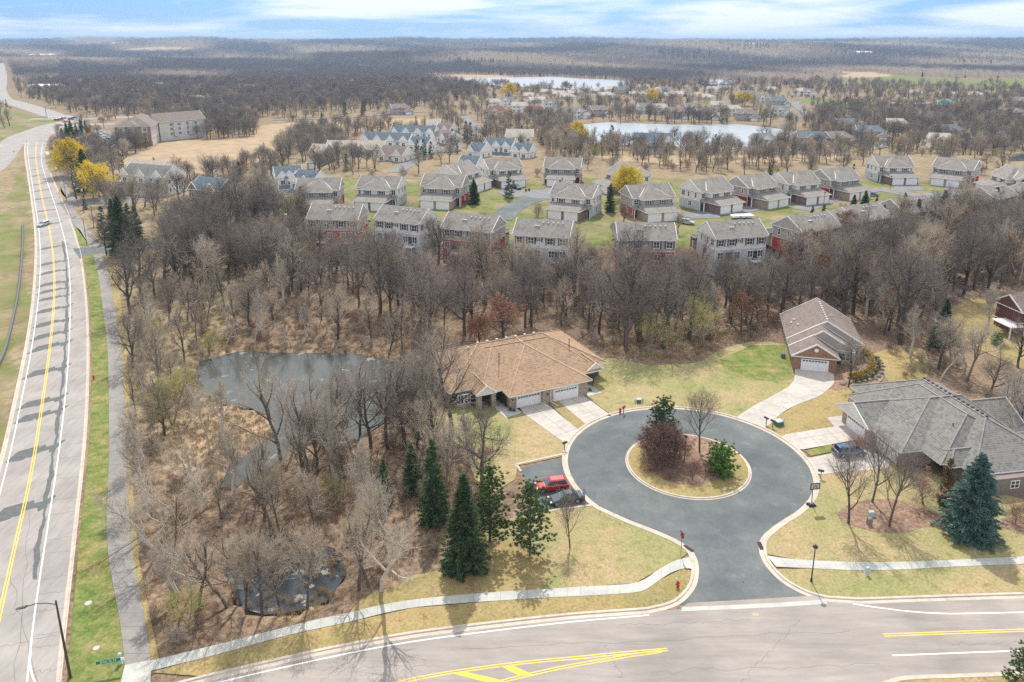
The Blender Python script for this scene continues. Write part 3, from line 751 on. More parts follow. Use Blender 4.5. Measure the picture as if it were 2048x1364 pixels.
for l in ([(1032, 930), (1130, 908)], [(1186, 1011), (1104, 1022), (1084, 1026)], [(1032, 930), (1042, 944)]):
    g = gp(l); 
    for i in range(len(g) - 1): pk.bar((*g[i], .06), (*g[i + 1], .06), .38, .18)
struct(pk.build('pad_kerb', M_kerb))
def drive(name, pts, m=M_conc, z=.118): return struct(flat(name, pts, z, m))
Xk = lambda pa, pb: kseg(pa, pb)
drive('driveway', gp([(1034, 818), (1088, 804)]) + gp([(1158, 862)]) + kseg((1158, 862), (1134, 893)))
drive('driveway', gp([(1112, 799), (1161, 787)]) + gp([(1222, 832)]) + kseg((1222, 832), (1177, 850)))
drive('driveway', catmull(gp([(1654, 742), (1668, 750), (1668, 766), (1654, 782), (1632, 796), (1592, 811), (1561, 829), (1541, 849)]), 2) + kseg((1541, 850), (1478, 832)) + [tuple(p) for p in catmull(gp([(1479, 831), (1500, 817), (1546, 792), (1577, 774), (1588, 762), (1589, 750), (1590, 738)]), 2)])
drive('driveway', gp([(1571, 870), (1668, 854), (1654, 836), (1686, 832), (1700, 850), (1730, 880), (1711, 881), (1606, 900)]) + kseg((1606, 900), (1571, 870)))
drive('driveway', gp([(1623, 916), (1664, 908), (1740, 900), (1782, 925), (1775, 938), (1640, 950)]) + kseg((1637, 950), (1623, 916)))
drive('walkway', gp([(1172, 772), (1178, 770), (1204, 786), (1174, 794)]), M_walk)
drive('walkway', gp([(985, 812), (975, 800), (990, 796), (1015, 818), (1036, 812), (1046, 826), (1012, 837)]), M_walk)
# joints across the drives
jb = MB()
def joint(a, b, z=.123):
    A, B = np.array(G(*a)), np.array(G(*b)); d = B - A; d /= np.linalg.norm(d); n = np.array((-d[1], d[0])) * .03
    jb.poly([(*(A - n), z), (*(B - n), z), (*(B + n), z), (*(A + n), z)])
for q in [((1061, 811), (1146, 877)), ((1057, 835), (1113, 819)), ((1083, 855), (1136, 838)), ((1108, 875), (1152, 858)), ((1137, 793), (1200, 840)), ((1134, 815), (1182, 802)), ((1155, 832), (1205, 818)),
          ((1590, 765), (1650, 785)), ((1560, 785), (1612, 802)), ((1525, 803), (1578, 820)), ((1504, 817), (1556, 835)), ((1588, 880), (1706, 862)), ((1610, 864), (1640, 893)), ((1650, 857), (1680, 885)), ((1630, 932), (1760, 915)), ((1680, 906), (1710, 940))]:
    joint(*q)
struct(jb.build('driveway_joint', M_joint))

# ---- water
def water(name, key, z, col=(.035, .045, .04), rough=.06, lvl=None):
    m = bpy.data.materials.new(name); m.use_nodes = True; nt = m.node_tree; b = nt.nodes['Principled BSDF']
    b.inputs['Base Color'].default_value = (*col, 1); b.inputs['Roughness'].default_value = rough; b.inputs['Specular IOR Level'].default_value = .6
    t = nt.nodes.new('ShaderNodeTexCoord'); n = nt.nodes.new('ShaderNodeTexNoise'); n.inputs['Scale'].default_value = 1.2; n.inputs['Detail'].default_value = 4
    nt.links.new(t.outputs['Object'], n.inputs['Vector'])
    bp = nt.nodes.new('ShaderNodeBump'); bp.inputs['Strength'].default_value = .05; bp.inputs['Distance'].default_value = .1; nt.links.new(n.outputs['Fac'], bp.inputs['Height']); nt.links.new(bp.outputs['Normal'], b.inputs['Normal'])
    if lvl:   # floating scum and dead stalks with shapes of their own
        n2 = nt.nodes.new('ShaderNodeTexNoise'); n2.inputs['Scale'].default_value = lvl[0]; n2.inputs['Detail'].default_value = 8; n2.inputs['Roughness'].default_value = .65; nt.links.new(t.outputs['Object'], n2.inputs['Vector'])
        r = nt.nodes.new('ShaderNodeValToRGB'); r.color_ramp.elements[0].position = lvl[1]; r.color_ramp.elements[1].position = lvl[1] + .07
        nt.links.new(n2.outputs['Fac'], r.inputs['Fac'])
        x = nt.nodes.new('ShaderNodeMixRGB'); x.inputs['Color1'].default_value = (*col, 1); x.inputs['Color2'].default_value = (*lvl[2], 1); nt.links.new(r.outputs['Color'], x.inputs['Fac']); nt.links.new(x.outputs['Color'], b.inputs['Base Color'])
        y = nt.nodes.new('ShaderNodeMapRange'); y.inputs['To Min'].default_value = rough; y.inputs['To Max'].default_value = .8; nt.links.new(r.outputs['Color'], y.inputs['Value']); nt.links.new(y.outputs['Result'], b.inputs['Roughness'])
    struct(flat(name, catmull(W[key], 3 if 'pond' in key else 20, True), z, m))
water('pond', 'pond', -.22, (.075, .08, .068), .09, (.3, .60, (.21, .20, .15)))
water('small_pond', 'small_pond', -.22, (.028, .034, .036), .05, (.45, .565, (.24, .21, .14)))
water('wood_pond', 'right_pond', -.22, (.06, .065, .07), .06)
water('lake', 'lake', -.5, (.34, .38, .40), .30)  # pale base colour paints in the reflection of bright cloud
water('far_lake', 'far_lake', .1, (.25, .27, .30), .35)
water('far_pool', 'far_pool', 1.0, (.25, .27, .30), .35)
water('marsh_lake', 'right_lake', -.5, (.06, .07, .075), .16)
# ================================================================ vegetation
def bark(name, col, rnd=.30, rough=.9):
    return mat(name, col, rough, .15, noise=.25, nscale=1.5, objrand=rnd)
B_oak = bark('bark_grey_brown', (.125, .105, .09)); B_dark = bark('bark_dark', (.125, .103, .085))
B_tan = bark('bark_tan', (.30, .245, .185)); B_pale = bark('bark_pale', (.52, .47, .40), .12)
T_oak = bark('twig_grey_brown', (.24, .205, .175)); T_tan = bark('twig_tan', (.42, .35, .265)); T_pale = bark('twig_pale', (.50, .43, .34), .12)
T_red = bark('twig_reddish', (.36, .21, .18)); T_olive = bark('twig_olive', (.47, .43, .16)); T_yel = bark('twig_willow', (.86, .62, .07), .10)
T_dark = bark('twig_dark', (.13, .105, .09))
L_rust = bark('leaf_rust', (.36, .185, .105), .25, .8)
N_spr = bark('needle_spruce', (.085, .135, .055), .18, .65); N_blue = bark('needle_blue_spruce', (.105, .18, .15), .1, .6)
N_pine = bark('needle_pine', (.11, .17, .06), .18, .65); N_bush = bark('needle_bush', (.12, .25, .045), .12, .6); N_jun = bark('needle_rusty', (.17, .12, .055), .1, .8)
N_gold = bark('leaf_gold', (.45, .34, .045), .1, .7)

class Seg:
    """limbs as tapered pieces, fine twigs as slivers, all numpy"""
    def __init__(s): s.t = []; s.w = []
    def limb(s, p, q, r0, r1, n): s.t.append((*p, *q, r0, r1, n))
    def twig(s, p, q, w): s.w.append((*p, *q, w))
def seg_mesh(name, limbs, twigs, mats, rs):
    V = []; F3 = []; F4 = []; n0 = 0; m3 = []; m4 = []
    for n in (3, 4, 6):
        a = np.array([l[:8] for l in limbs if l[8] == n], float)
        if not len(a): continue
        p, q = a[:, :3], a[:, 3:6]; d = q - p; L = np.linalg.norm(d, axis=1, keepdims=True) + 1e-9; d /= L
        q = q + d * a[:, 7:8] * .6
        ref = np.where(np.abs(d[:, 2:3]) > .9, np.array([[1., 0, 0]]), np.array([[0, 0, 1.]]))
        u = np.cross(d, ref); u /= np.linalg.norm(u, axis=1, keepdims=True); v = np.cross(d, u)
        ang = np.arange(n) * 2 * np.pi / n
        ring = u[:, None] * np.cos(ang)[None, :, None] + v[:, None] * np.sin(ang)[None, :, None]
        A = p[:, None] + ring * a[:, 6][:, None, None]; B = q[:, None] + ring * a[:, 7][:, None, None]
        vs = np.concatenate([A, B], 1).reshape(-1, 3)
        base = n0 + np.arange(len(a))[:, None] * 2 * n; i = np.arange(n)[None]; j = (np.arange(n)[None] + 1) % n
        f = np.stack([base + i, base + j, base + n + j, base + n + i], -1).reshape(-1, 4)
        V.append(vs); F4.append(f); n0 += len(vs)
    if twigs is not None and len(twigs):
        a = np.array(twigs, float); p, q = a[:, :3], a[:, 3:6]; d = q - p; d /= np.linalg.norm(d, axis=1, keepdims=True) + 1e-9
        rn = rs.normal(size=d.shape); u = np.cross(d, rn); u /= np.linalg.norm(u, axis=1, keepdims=True) + 1e-9; w = a[:, 6:7]
        vs = np.stack([p - u * w, p + u * w, q], 1).reshape(-1, 3)
        f = n0 + np.arange(len(a) * 3).reshape(-1, 3); V.append(vs); F3.append(f); n0 += len(vs)
    me = bpy.data.meshes.new(name)
    V = np.concatenate(V); me.vertices.add(len(V)); me.vertices.foreach_set('co', V.ravel())
    f4 = np.concatenate(F4) if F4 else np.zeros((0, 4), int); f3 = np.concatenate(F3) if F3 else np.zeros((0, 3), int)
    li = np.concatenate([f4.ravel(), f3.ravel()]).astype(np.int32); me.loops.add(len(li)); me.loops.foreach_set('vertex_index', li)
    st = np.concatenate([np.arange(len(f4)) * 4, len(f4) * 4 + np.arange(len(f3)) * 3]).astype(np.int32)
    me.polygons.add(len(st)); me.polygons.foreach_set('loop_start', st)
    for m in mats: me.materials.append(m)
    me.update(calc_edges=True)
    return me

def rot_about(d, ang, az, rs):
    d = d / np.linalg.norm(d); a = np.cross(d, [0, 0, 1.] if abs(d[2]) < .95 else [1., 0, 0]); a /= np.linalg.norm(a); b = np.cross(d, a)
    s = a * math.cos(az) + b * math.sin(az)
    return d * math.cos(ang) + s * math.sin(ang)

def bare_tree(H, seed, trunk=.35, spread=.8, ang=(.5, 1.0), nl=(9, 7, 6, 5), up=.25, tw=.018, r0=None, wig=.18, lean=0, stems=1, droop=0, leaves=0, crown_r=None, tl=.75):
    """returns (trunk limbs, crown limbs, twigs, leaf slivers)"""
    rs = np.random.RandomState(seed); T = Seg(); K = Seg(); LF = []
    r0 = r0 or H * .027
    def path(p, d, L, ra, rb, lev, k, up_):
        pts = [p]; d = d / np.linalg.norm(d); rr = [ra]
        for i in range(k):
            d = d + rs.normal(0, wig, 3) * (1 if lev else .45) + np.array([0, 0, up_]) * .5; d /= np.linalg.norm(d)
            pts.append(pts[-1] + d * L / k); rr.append(ra + (rb - ra) * (i + 1) / k)
        return pts, rr, d
    def grow(p, d, L, ra, lev):
        k = (7, 5, 4, 3, 2)[min(lev, 4)]
        if lev == 4 or L < .35:
            q = p + (d + np.array([0, 0, up * .5 - droop])) / np.linalg.norm(d + np.array([0, 0, up * .5 - droop])) * L
            mid = (p + q) / 2 + rs.normal(0, .06 * L, 3)
            K.twig(p, mid, tw); K.twig(mid, q, tw * .8)
            for _ in range(2):
                e = mid + rot_about(q - mid, rs.uniform(.4, .9), rs.uniform(0, 6.28), rs) * L * rs.uniform(.4, .7); K.twig(mid, e, tw * .7)
                if leaves and rs.rand() < leaves: LF.append((*e, *(e + rs.normal(0, .12, 3)), .09)); LF.append((*mid, *(mid + rs.normal(0, .12, 3)), .09))
            return
        rb = ra * (.42 if lev == 0 else .35)
        upl = (0, up, up * .6, up * .3 - droop * .5, -droop)[lev]
        pts, rr, dd = path(p, d, L, ra, rb, lev, k, upl)
        tgt = T if lev <= 1 else K
        for i in range(k):
            tgt.limb(pts[i], pts[i + 1], rr[i], rr[i + 1], 6 if lev == 0 else (4 if lev == 1 else 3))
        nch = nl[lev]
        lo = trunk if lev == 0 else .22
        az0 = rs.uniform(0, 6.28)
        for c in range(nch):
            t = lo + (1 - lo) * (c + rs.uniform(.1, .9)) / nch
            if c == nch - 1: t = 1.0
            i = min(k - 1, int(t * k)); f = t * k - i; pp = pts[i] + (pts[i + 1] - pts[i]) * f; r = rr[i] + (rr[i + 1] - rr[i]) * f
            dl = pts[i + 1] - pts[i]; az = az0 + c * 2.4 + rs.uniform(-.4, .4)
            a_ = rs.uniform(*ang) * (1.0 if c < nch - 1 else .25)
            nd = rot_about(dl, a_, az, rs)
            if lev == 0: Lc = H * spread * (.62 - .36 * (t - lo) / (1 - lo)) * rs.uniform(.8, 1.15)
            else: Lc = L * (.62, .60, .58, .55)[lev] * (1.15 - .5 * t) * rs.uniform(.75, 1.2)
            if lev >= 3: Lc = min(Lc, tl * 1.3)
            grow(pp, nd, Lc, max(r * (.62 if lev == 0 else .6), .012), lev + 1)
    for s in range(stems):
        d = np.array([lean * math.cos(s * 2.4) + (.25 * math.cos(s * 2.4 + seed) if stems > 1 else 0), (.25 * math.sin(s * 2.4 + seed) if stems > 1 else 0), 1.0])
        grow(np.array([.15 * s * (stems > 1), 0, -.2]), d, H * (.82 if stems == 1 else rs.uniform(.6, .85)), r0 * (1 if stems == 1 else .7), 0)
    return T.t, K.t, K.w, LF

PROTO = {}   # kind -> list of (trunk mesh, crown mesh)
def proto_bare(kind, variants, bm_, tm_, **kw):
    out = []
    for s in variants:
        t, k, wv, lf = bare_tree(seed=s, **kw)
        rs = np.random.RandomState(s)
        tm = seg_mesh(kind + '_trunk', t, None, [bm_], rs)
        nlf = len(lf)
        cm = seg_mesh(kind + '_crown', k, wv + lf, [tm_] + ([L_rust] if nlf else []), rs)
        if nlf:
            n = len(cm.polygons); mi = np.zeros(n, np.int32); mi[n - nlf:] = 1; cm.polygons.foreach_set('material_index', mi)
        out.append((tm, cm))
    PROTO[kind] = out
proto_bare('oak', (1, 2, 3, 4), B_oak, T_oak, H=14, trunk=.24, spread=.95, ang=(.55, 1.15), nl=(10, 8, 7, 6), up=.22, tw=.016)
proto_bare('elm', (5, 6, 7), B_oak, T_tan, H=15, trunk=.22, spread=.84, ang=(.4, .9), nl=(10, 8, 7, 6), up=.28, tw=.015)
proto_bare('open_tree', (61, 62, 63), B_oak, T_tan, H=14, trunk=.26, spread=.72, ang=(.3, .75), nl=(8, 6, 5, 4), up=.34, tw=.013, r0=.24, wig=.2)
proto_bare('pale_open_tree', (64, 65), B_pale, T_pale, H=14, trunk=.32, spread=.74, ang=(.35, .85), nl=(9, 6, 5, 4), up=.26, tw=.013, r0=.24, wig=.22)
proto_bare('dark_oak', (8, 9), B_dark, T_oak, H=15, trunk=.32, spread=.92, ang=(.5, 1.1), nl=(10, 8, 7, 5), up=.25, tw=.017)
proto_bare('cottonwood', (10, 11), B_tan, T_pale, H=18, trunk=.36, spread=.74, ang=(.4, .95), nl=(11, 8, 7, 6), up=.25, tw=.020, r0=.36)
proto_bare('aspen', (12, 13), B_pale, T_pale, H=15, trunk=.30, spread=.48, ang=(.4, .85), nl=(13, 8, 6, 5), up=.34, tw=.016)
proto_bare('rusty_oak', (14, 15), B_oak, T_oak, H=11, trunk=.25, spread=.75, ang=(.6, 1.2), nl=(10, 8, 6, 4), up=.15, tw=.022, leaves=1.0)
proto_bare('lawn_tree', (16, 17), B_oak, T_oak, H=9.5, trunk=.24, spread=.88, ang=(.4, .85), nl=(10, 8, 7, 5), up=.36, tw=.011, r0=.15, wig=.12, tl=.45)
proto_bare('slim_tree', (18,), B_oak, T_tan, H=9.5, trunk=.30, spread=.72, ang=(.45, .85), nl=(13, 8, 7, 5), up=.30, tw=.009, r0=.14, wig=.09, tl=.45)
proto_bare('crab_tree', (19, 20), B_oak, T_red, H=4.5, trunk=.18, spread=.95, ang=(.6, 1.1), nl=(9, 7, 6, 5), up=.15, tw=.013, r0=.10, stems=2, tl=.4)
proto_bare('dense_shrub', (51,), B_dark, bark('twig_russet', (.235, .145, .11), .1), H=5.0, trunk=.06, spread=1.0, ang=(.5, 1.25), nl=(12, 9, 7, 6), up=.12, tw=.018, r0=.08, stems=4, tl=.4)
proto_bare('willow', (21, 22), B_tan, T_yel, H=10, trunk=.18, spread=1.05, ang=(.6, 1.15), nl=(13, 10, 9, 7), up=.16, tw=.075, droop=.65, tl=1.4)
proto_bare('thicket', (23, 24, 25), B_oak, T_tan, H=4.2, trunk=.1, spread=.8, ang=(.4, .9), nl=(6, 5, 5, 4), up=.2, tw=.018, r0=.05, stems=5, tl=.5)
proto_bare('red_thicket', (26, 27), B_oak, T_red, H=3.2, trunk=.1, spread=.9, ang=(.4, 1.0), nl=(6, 5, 5, 4), up=.1, tw=.018, r0=.04, stems=5, tl=.4)
proto_bare('olive_tree', (28,), B_tan, T_olive, H=9, trunk=.15, spread=.8, ang=(.45, .9), nl=(9, 7, 6, 5), up=.2, tw=.022, stems=2)
proto_bare('fallen_tree', (29,), B_pale, T_pale, H=9, trunk=.35, spread=.5, ang=(.5, 1.0), nl=(6, 4, 3, 3), up=0, tw=.02, r0=.16)

def conifer(kind, seed, H, Rb, mats, whorl=.34, per=9, droop=.25, leaf=.34, lw=.07, dens=16, gap=0.0, top=.02, pw=1.0, trunk_vis=.04, clump=False, lean=.5):
    rs = np.random.RandomState(seed); T = Seg(); T.limb((0, 0, -.2), (0, 0, H * .95), H * .018, .02, 6); LF = []; z = H * trunk_vis
    while z < H * .985:
        t = (z - H * trunk_vis) / (H * (1 - trunk_vis)); R0 = Rb * ((1 - t) ** pw) * (1 if t > .08 else .7 + 3.5 * t) + top
        n = max(3, int(per * (1 - t * .45)))
        for i in range(n):
            az = rs.uniform(0, 6.28); Lb = R0 * rs.uniform(.68, 1.12)
            if gap and rs.rand() < gap: Lb *= rs.uniform(.3, .75)
            d = np.array([math.cos(az), math.sin(az), lean * t - droop * .3]); p = np.array([0, 0, z + rs.uniform(-.5, .5) * whorl])
            def at(u): return p + np.array([d[0] * u, d[1] * u, d[2] * u - droop * .35 * u * u / max(Lb, .3)])
            e = at(Lb); T.limb(p, at(Lb * .6), .03, .015, 3)
            m = max(3, int(dens * Lb))
            if clump:
                for u in np.linspace(.45, 1, max(2, int(Lb * 2.4))) * Lb:
                    c = at(u) + rs.normal(0, .16, 3)
                    for _ in range(dens):
                        v = rs.normal(0, 1, 3); v[2] = abs(v[2]) * .9 + .1; v /= np.linalg.norm(v); LF.append((*c, *(c + v * leaf * rs.uniform(.7, 1.2)), lw))
            else:
                for u in (rs.rand(m) ** .7) * Lb:
                    c = at(u); wd = .16 + .34 * (1 - u / Lb) * min(1, Lb / 1.5)
                    sd = rs.choice((-1, 1)); s = np.array([-d[1], d[0], 0]) * sd
                    o = c + s * rs.uniform(0, .2) * Lb * (1 - u / Lb * .7); v = d * rs.uniform(.4, 1) + s * rs.uniform(.1, .9) + np.array([0, 0, rs.uniform(-.55, .25)])
                    v /= np.linalg.norm(v); LF.append((*o, *(o + v * leaf * rs.uniform(.7, 1.3)), lw))
                for _ in range(4):
                    v = d + rs.normal(0, .35, 3); v /= np.linalg.norm(v); LF.append((*at(Lb * .92), *(at(Lb * .92) + v * leaf * .8), lw * .8))
        z += whorl * (1 - .35 * t)
    for _ in range(14):
        v = np.array([rs.normal(0, .3), rs.normal(0, .3), 1]); LF.append((0, 0, H * .95 - .1, *(np.array([0, 0, H * .95 - .1]) + v * .35), lw))
    PROTO.setdefault(kind, []).append((seg_mesh(kind + '_trunk', T.t[:1], None, [B_dark], rs), seg_mesh(kind + '_crown', T.t[1:], LF, mats, rs)))
conifer('blue_spruce', 31, 10.6, 3.9, [N_blue], whorl=.27, per=17, leaf=.30, lw=.060, dens=34, droop=.42, pw=.78, trunk_vis=.01)
conifer('spruce', 32, 11.8, 3.1, [N_spr], whorl=.30, per=14, leaf=.36, lw=.065, dens=30, droop=.35, pw=.85, trunk_vis=.02)
conifer('spruce', 33, 10.0, 2.4, [N_spr], whorl=.30, per=11, leaf=.32, lw=.065, dens=26, droop=.25, pw=.9, trunk_vis=.03)
conifer('pine', 34, 9.8, 3.4, [N_pine], whorl=.42, per=10, leaf=.34, lw=.05, dens=24, droop=-.1, pw=.55, gap=.35, trunk_vis=.12, clump=True, lean=.9)
conifer('pine', 35, 9.4, 3.2, [N_pine], whorl=.42, per=10, leaf=.34, lw=.05, dens=24, droop=-.1, pw=.5, gap=.4, trunk_vis=.14, clump=True, lean=.9)
conifer('mugo', 36, 3.4, 2.3, [N_bush], whorl=.26, per=11, leaf=.34, lw=.045, dens=26, droop=-.35, pw=.38, gap=.1, trunk_vis=.05, clump=True, lean=1.1)
conifer('juniper', 37, 5.5, .9, [N_jun], whorl=.25, per=9, leaf=.3, lw=.05, dens=20, droop=-.2, pw=.7, trunk_vis=.03, lean=1.2)
conifer('island_pine', 38, 8.4, 3.0, [N_spr], whorl=.34, per=10, leaf=.34, lw=.045, dens=26, droop=-.1, pw=.45, gap=.25, trunk_vis=.08, clump=True, lean=1.0)
conifer('small_shrub', 39, 1.2, .9, [N_pine], whorl=.2, per=8, leaf=.25, lw=.05, dens=14, droop=-.2, pw=.35, trunk_vis=.02, clump=True, lean=.8)
conifer('gold_shrub', 40, 1.3, 1.1, [N_gold], whorl=.2, per=9, leaf=.25, lw=.05, dens=14, droop=-.2, pw=.35, trunk_vis=.02, clump=True, lean=.8)
conifer('tiny_spruce', 41, 7.5, 1.7, [N_spr], whorl=.42, per=7, leaf=.5, lw=.12, dens=9, droop=.2, pw=.9, trunk_vis=.03)

def plant(kind, x, y, s=1.0, label=None, cat='tree', group=None, name=None, v=None, rz=None, sz=1.0, world=False, tilt=None, z=None):
    """one tree or shrub as a thing with trunk and crown"""
    X, Y = (x, y) if world else G(x, y)
    pr = PROTO[kind]; v = random.randrange(len(pr)) if v is None else v
    t, c = pr[v]
    e = empty(name or 'tree', (X, Y, hz(X, Y) if z is None else z), random.uniform(0, 6.28) if rz is None else rz, label, cat, group)
    e.scale = (s, s, s * sz * (random.uniform(.92, 1.22) if world and cat == 'tree' else 1))
    if tilt: e.rotation_euler[0] = tilt[0]; e.rotation_euler[1] = tilt[1]
    link('trunk' if cat == 'tree' else 'stem', t, e); link('crown' if cat == 'tree' else 'foliage', c, e)
    return e

# ---- single trees surveyed in the photograph: kind, base x, base y, scale, label
def T(kind, x, y, s, label, **k): return plant(kind, x, y, s, label, **k)
T('blue_spruce', 1938, 1068, 1.08, 'large dense blue-green spruce beside the grey roofed house', name='blue_spruce', sz=1.0)
T('spruce', 930, 1140, 1.04, 'dark green spruce with the widest skirt, on the verge side of the wood edge', name='spruce_tree', v=0, sz=1.04)
T('spruce', 868, 1045, 1.02, 'narrow bluish spruce standing among bare trees left of the pines', name='spruce_tree', v=1, sz=1.2)
T('pine', 980, 1085, 1.05, 'clumpy green pine between the wide spruce and the tree by the parked cars', name='pine_tree', v=0)
T('pine', 1060, 1110, 1.0, 'clumpy green pine closest to the parked red car', name='pine_tree', v=1, sz=1.05)
T('spruce', 825, 985, .78, 'green conifer half hidden by bare trees near the tan roofed house', name='spruce_tree', v=1)
T('spruce', 770, 1010, .62, 'slender green conifer inside the bare wood left of the bluish spruce', name='spruce_tree', v=1, sz=1.15)
T('juniper', 1888, 1010, 1.25, 'thin rusty brown conifer against the blue-green spruce', name='juniper_tree')
T('island_pine', 1322, 905, 1.0, 'tall dark green conifer on the round island', name='pine_tree', sz=1.0)
T('mugo', 1440, 948, 1.12, 'broad bright green mugo pine on the round island', name='mugo_pine', cat='shrub', sz=.95)
T('slim_tree', 1399, 905, 1.05, 'slim upright bare tree on the round island', name='bare_tree', rz=.4)
T('dense_shrub', 1328, 922, 1.28, 'dense reddish bare shrub in front of the island conifer', name='bare_shrub', cat='shrub', v=0, sz=1.1)
T('crab_tree', 1300, 945, .45, 'low bare shrub at the left edge of the island mulch', name='bare_shrub', cat='shrub', v=1)
T('crab_tree', 1340, 958, .38, 'low bare shrub in front of the reddish island shrub', name='bare_shrub', cat='shrub', v=0)
T('crab_tree', 1383, 958, .75, 'small bare tree beside the island lantern', name='bare_tree', v=1)
T('crab_tree', 1418, 945, .55, 'brown twiggy shrub left of the bright green mugo pine', name='bare_shrub', cat='shrub', v=1)
T('lawn_tree', 1140, 1096, .70, 'young bare tree alone on the lawn below the parked cars', name='bare_tree', v=0, sz=1.05)
T('lawn_tree', 1697, 1048, 1.1, 'bare vase-shaped tree on the left of the mulch bed', name='bare_tree', v=0, sz=1.0)
T('lawn_tree', 1744, 1005, 1.1, 'bare vase-shaped tree behind the well in the mulch bed', name='bare_tree', v=1)
T('lawn_tree', 1778, 1054, 1.1, 'bare vase-shaped tree on the right of the mulch bed', name='bare_tree', v=0, rz=2)
T('crab_tree', 1845, 1010, 1.1, 'spreading tangled bare shrub between the mulch bed trees and the blue-green spruce', name='bare_shrub', cat='shrub', v=1)
T('red_thicket', 2022, 1046, 1.05, 'reddish twiggy bush right of the blue-green spruce', name='bare_shrub', cat='shrub', v=0)
T('red_thicket', 2060, 1040, 1.0, 'reddish bush below the grey house wall at the frame edge', name='bare_shrub', cat='shrub', v=1)
T('lawn_tree', 1696, 775, .95, 'bare tree in the stone bed before the brown roofed house', name='bare_tree', v=1, rz=1)
T('crab_tree', 1820, 905, .6, 'pinkish bare bush under the grey garage wall', name='bare_shrub', cat='shrub', v=0)
T('crab_tree', 1716, 905, .72, 'pinkish bare bush over the drive beside the blue car', name='bare_shrub', cat='shrub', v=1)
T('crab_tree', 970, 925, .72, 'small bare bush at the wood edge of the tan house lawn', name='bare_shrub', cat='shrub', v=1)
T('small_shrub', 1184, 742, .95, 'round dark green shrub at the right corner of the tan roofed house', name='evergreen_shrub', cat='shrub')
T('mugo', 1993, 690, .62, 'low green shrub on the bank below the white decks', name='evergreen_shrub', cat='shrub')
T('olive_tree', 1306, 700, .92, 'pale olive budding tree at the back edge of the lawn', name='budding_tree')
T('spruce', 1868, 700, .75, 'dark green spruce by the bank below the far right house', name='spruce_tree', v=1)
T('spruce', 1885, 672, .7, 'dark spruce in shadow behind the one on the bank', name='spruce_tree', v=0)
T('pine', 2044, 1390, .62, 'tip of a small pine rising at the bottom right corner', name='pine_tree', v=0)
T('tiny_spruce', 318, 1050 - 600, 1.0, 'x') if False else None
for i, (x, y, s) in enumerate([(248, 512, 1.5), (278, 498, 1.35), (232, 478, 1.1), (262, 480, 1.2)]):
    T('spruce', x, y, s, ['tallest dark spruce by the side street', 'dark spruce right of the tallest one by the side street', 'dark spruce left of the spruces by the side street', 'dark spruce behind the tallest by the side street'][i], name='spruce_tree', v=i % 2)
T('juniper', 262, 545, 1.0, 'rusty brown evergreen below the side street spruces', name='juniper_tree', sz=.8, v=0)
T('willow', 152, 352, 1.55, 'larger round golden willow by the parkway', name='willow_tree', v=0)
T('willow', 200, 396, 1.35, 'golden willow nearer the side street', name='willow_tree', v=1)
T('spruce', 174, 382, 1.75, 'dark green conifer between the two golden willows', name='spruce_tree', v=0, sz=.85)
T('willow', 1256, 398, 1.15, 'yellow willow rising behind the red and taupe townhouse', name='willow_tree', v=1)
T('willow', 1152, 292, 1.3, 'yellow willow on the near shore of the lake', name='willow_tree', v=0)
T('willow', 1018, 195, 1.5, 'small golden willow among the houses left of the lake', name='willow_tree', v=1)
T('willow', 1306, 207, 1.3, 'small golden willow in the middle of the far houses', name='willow_tree', v=0)
T('willow', 1484, 212, 1.8, 'wide golden willow above the far shore houses', name='willow_tree', v=1, sz=.7)
T('tiny_spruce', 1222, 300, 1.9, 'tallest dark spruce on the near lake shore', name='spruce_tree')
T('tiny_spruce', 1204, 298, 1.1, 'short spruce beside the tallest lake shore spruce', name='spruce_tree')
T('tiny_spruce', 1430, 305, 1.4, 'dark spruce on the lake shore by the beige house', name='spruce_tree')
T('tiny_spruce', 1415, 308, 1.0, 'short dark spruce left of the one by the beige lake house', name='spruce_tree')
T('spruce', 605, 432, .85, 'dark green spruce between the back townhouses and the side road', name='spruce_tree', v=0)
T('spruce', 948, 408, .85, 'dark conifer at the red side wall of a townhouse', name='spruce_tree', v=0, sz=.9)
T('spruce', 1220, 424, .95, 'dark spruce between the white townhouse and the red one', name='spruce_tree', v=1, sz=1.05)
T('spruce', 480, 362, .75, 'dark spruce above the left townhouse roofs', name='spruce_tree', v=0)
for i, (x, y, s) in enumerate([(905, 290, 1.3), (918, 285, 1.2), (932, 283, 1.7), (941, 286, 1.7), (952, 290, .9), (835, 316, 1.2), (848, 318, 1.3), (862, 316, 1.1), (878, 300, 1.0), (890, 300, .9), (690, 232, 1.5), (725, 233, 1.5), (815, 215, .9), (830, 213, .9), (805, 222, .8), (797, 222, .8)]):
    T('tiny_spruce', x, y, s, 'dark spruce in the cluster beside the white and slate row houses', group='spruces beside the row houses', name='spruce_tree')
for i, (x, y, s) in enumerate([(1618, 488, .8), (1640, 492, .9), (1700, 472, .8), (1722, 470, .9), (1745, 470, .85), (1762, 468, .95), (1800, 470, 1.0), (1830, 462, .9), (1880, 460, 1.1), (1925, 450, 1.0), (1985, 440, 1.0), (2035, 425, 1.0), (1655, 520, .8), (1600, 525, .8)]):
    T('spruce', x, y, s * .95, 'dark green spruce in the row behind the right-hand townhouses', group='spruces behind the right townhouses', name='spruce_tree')
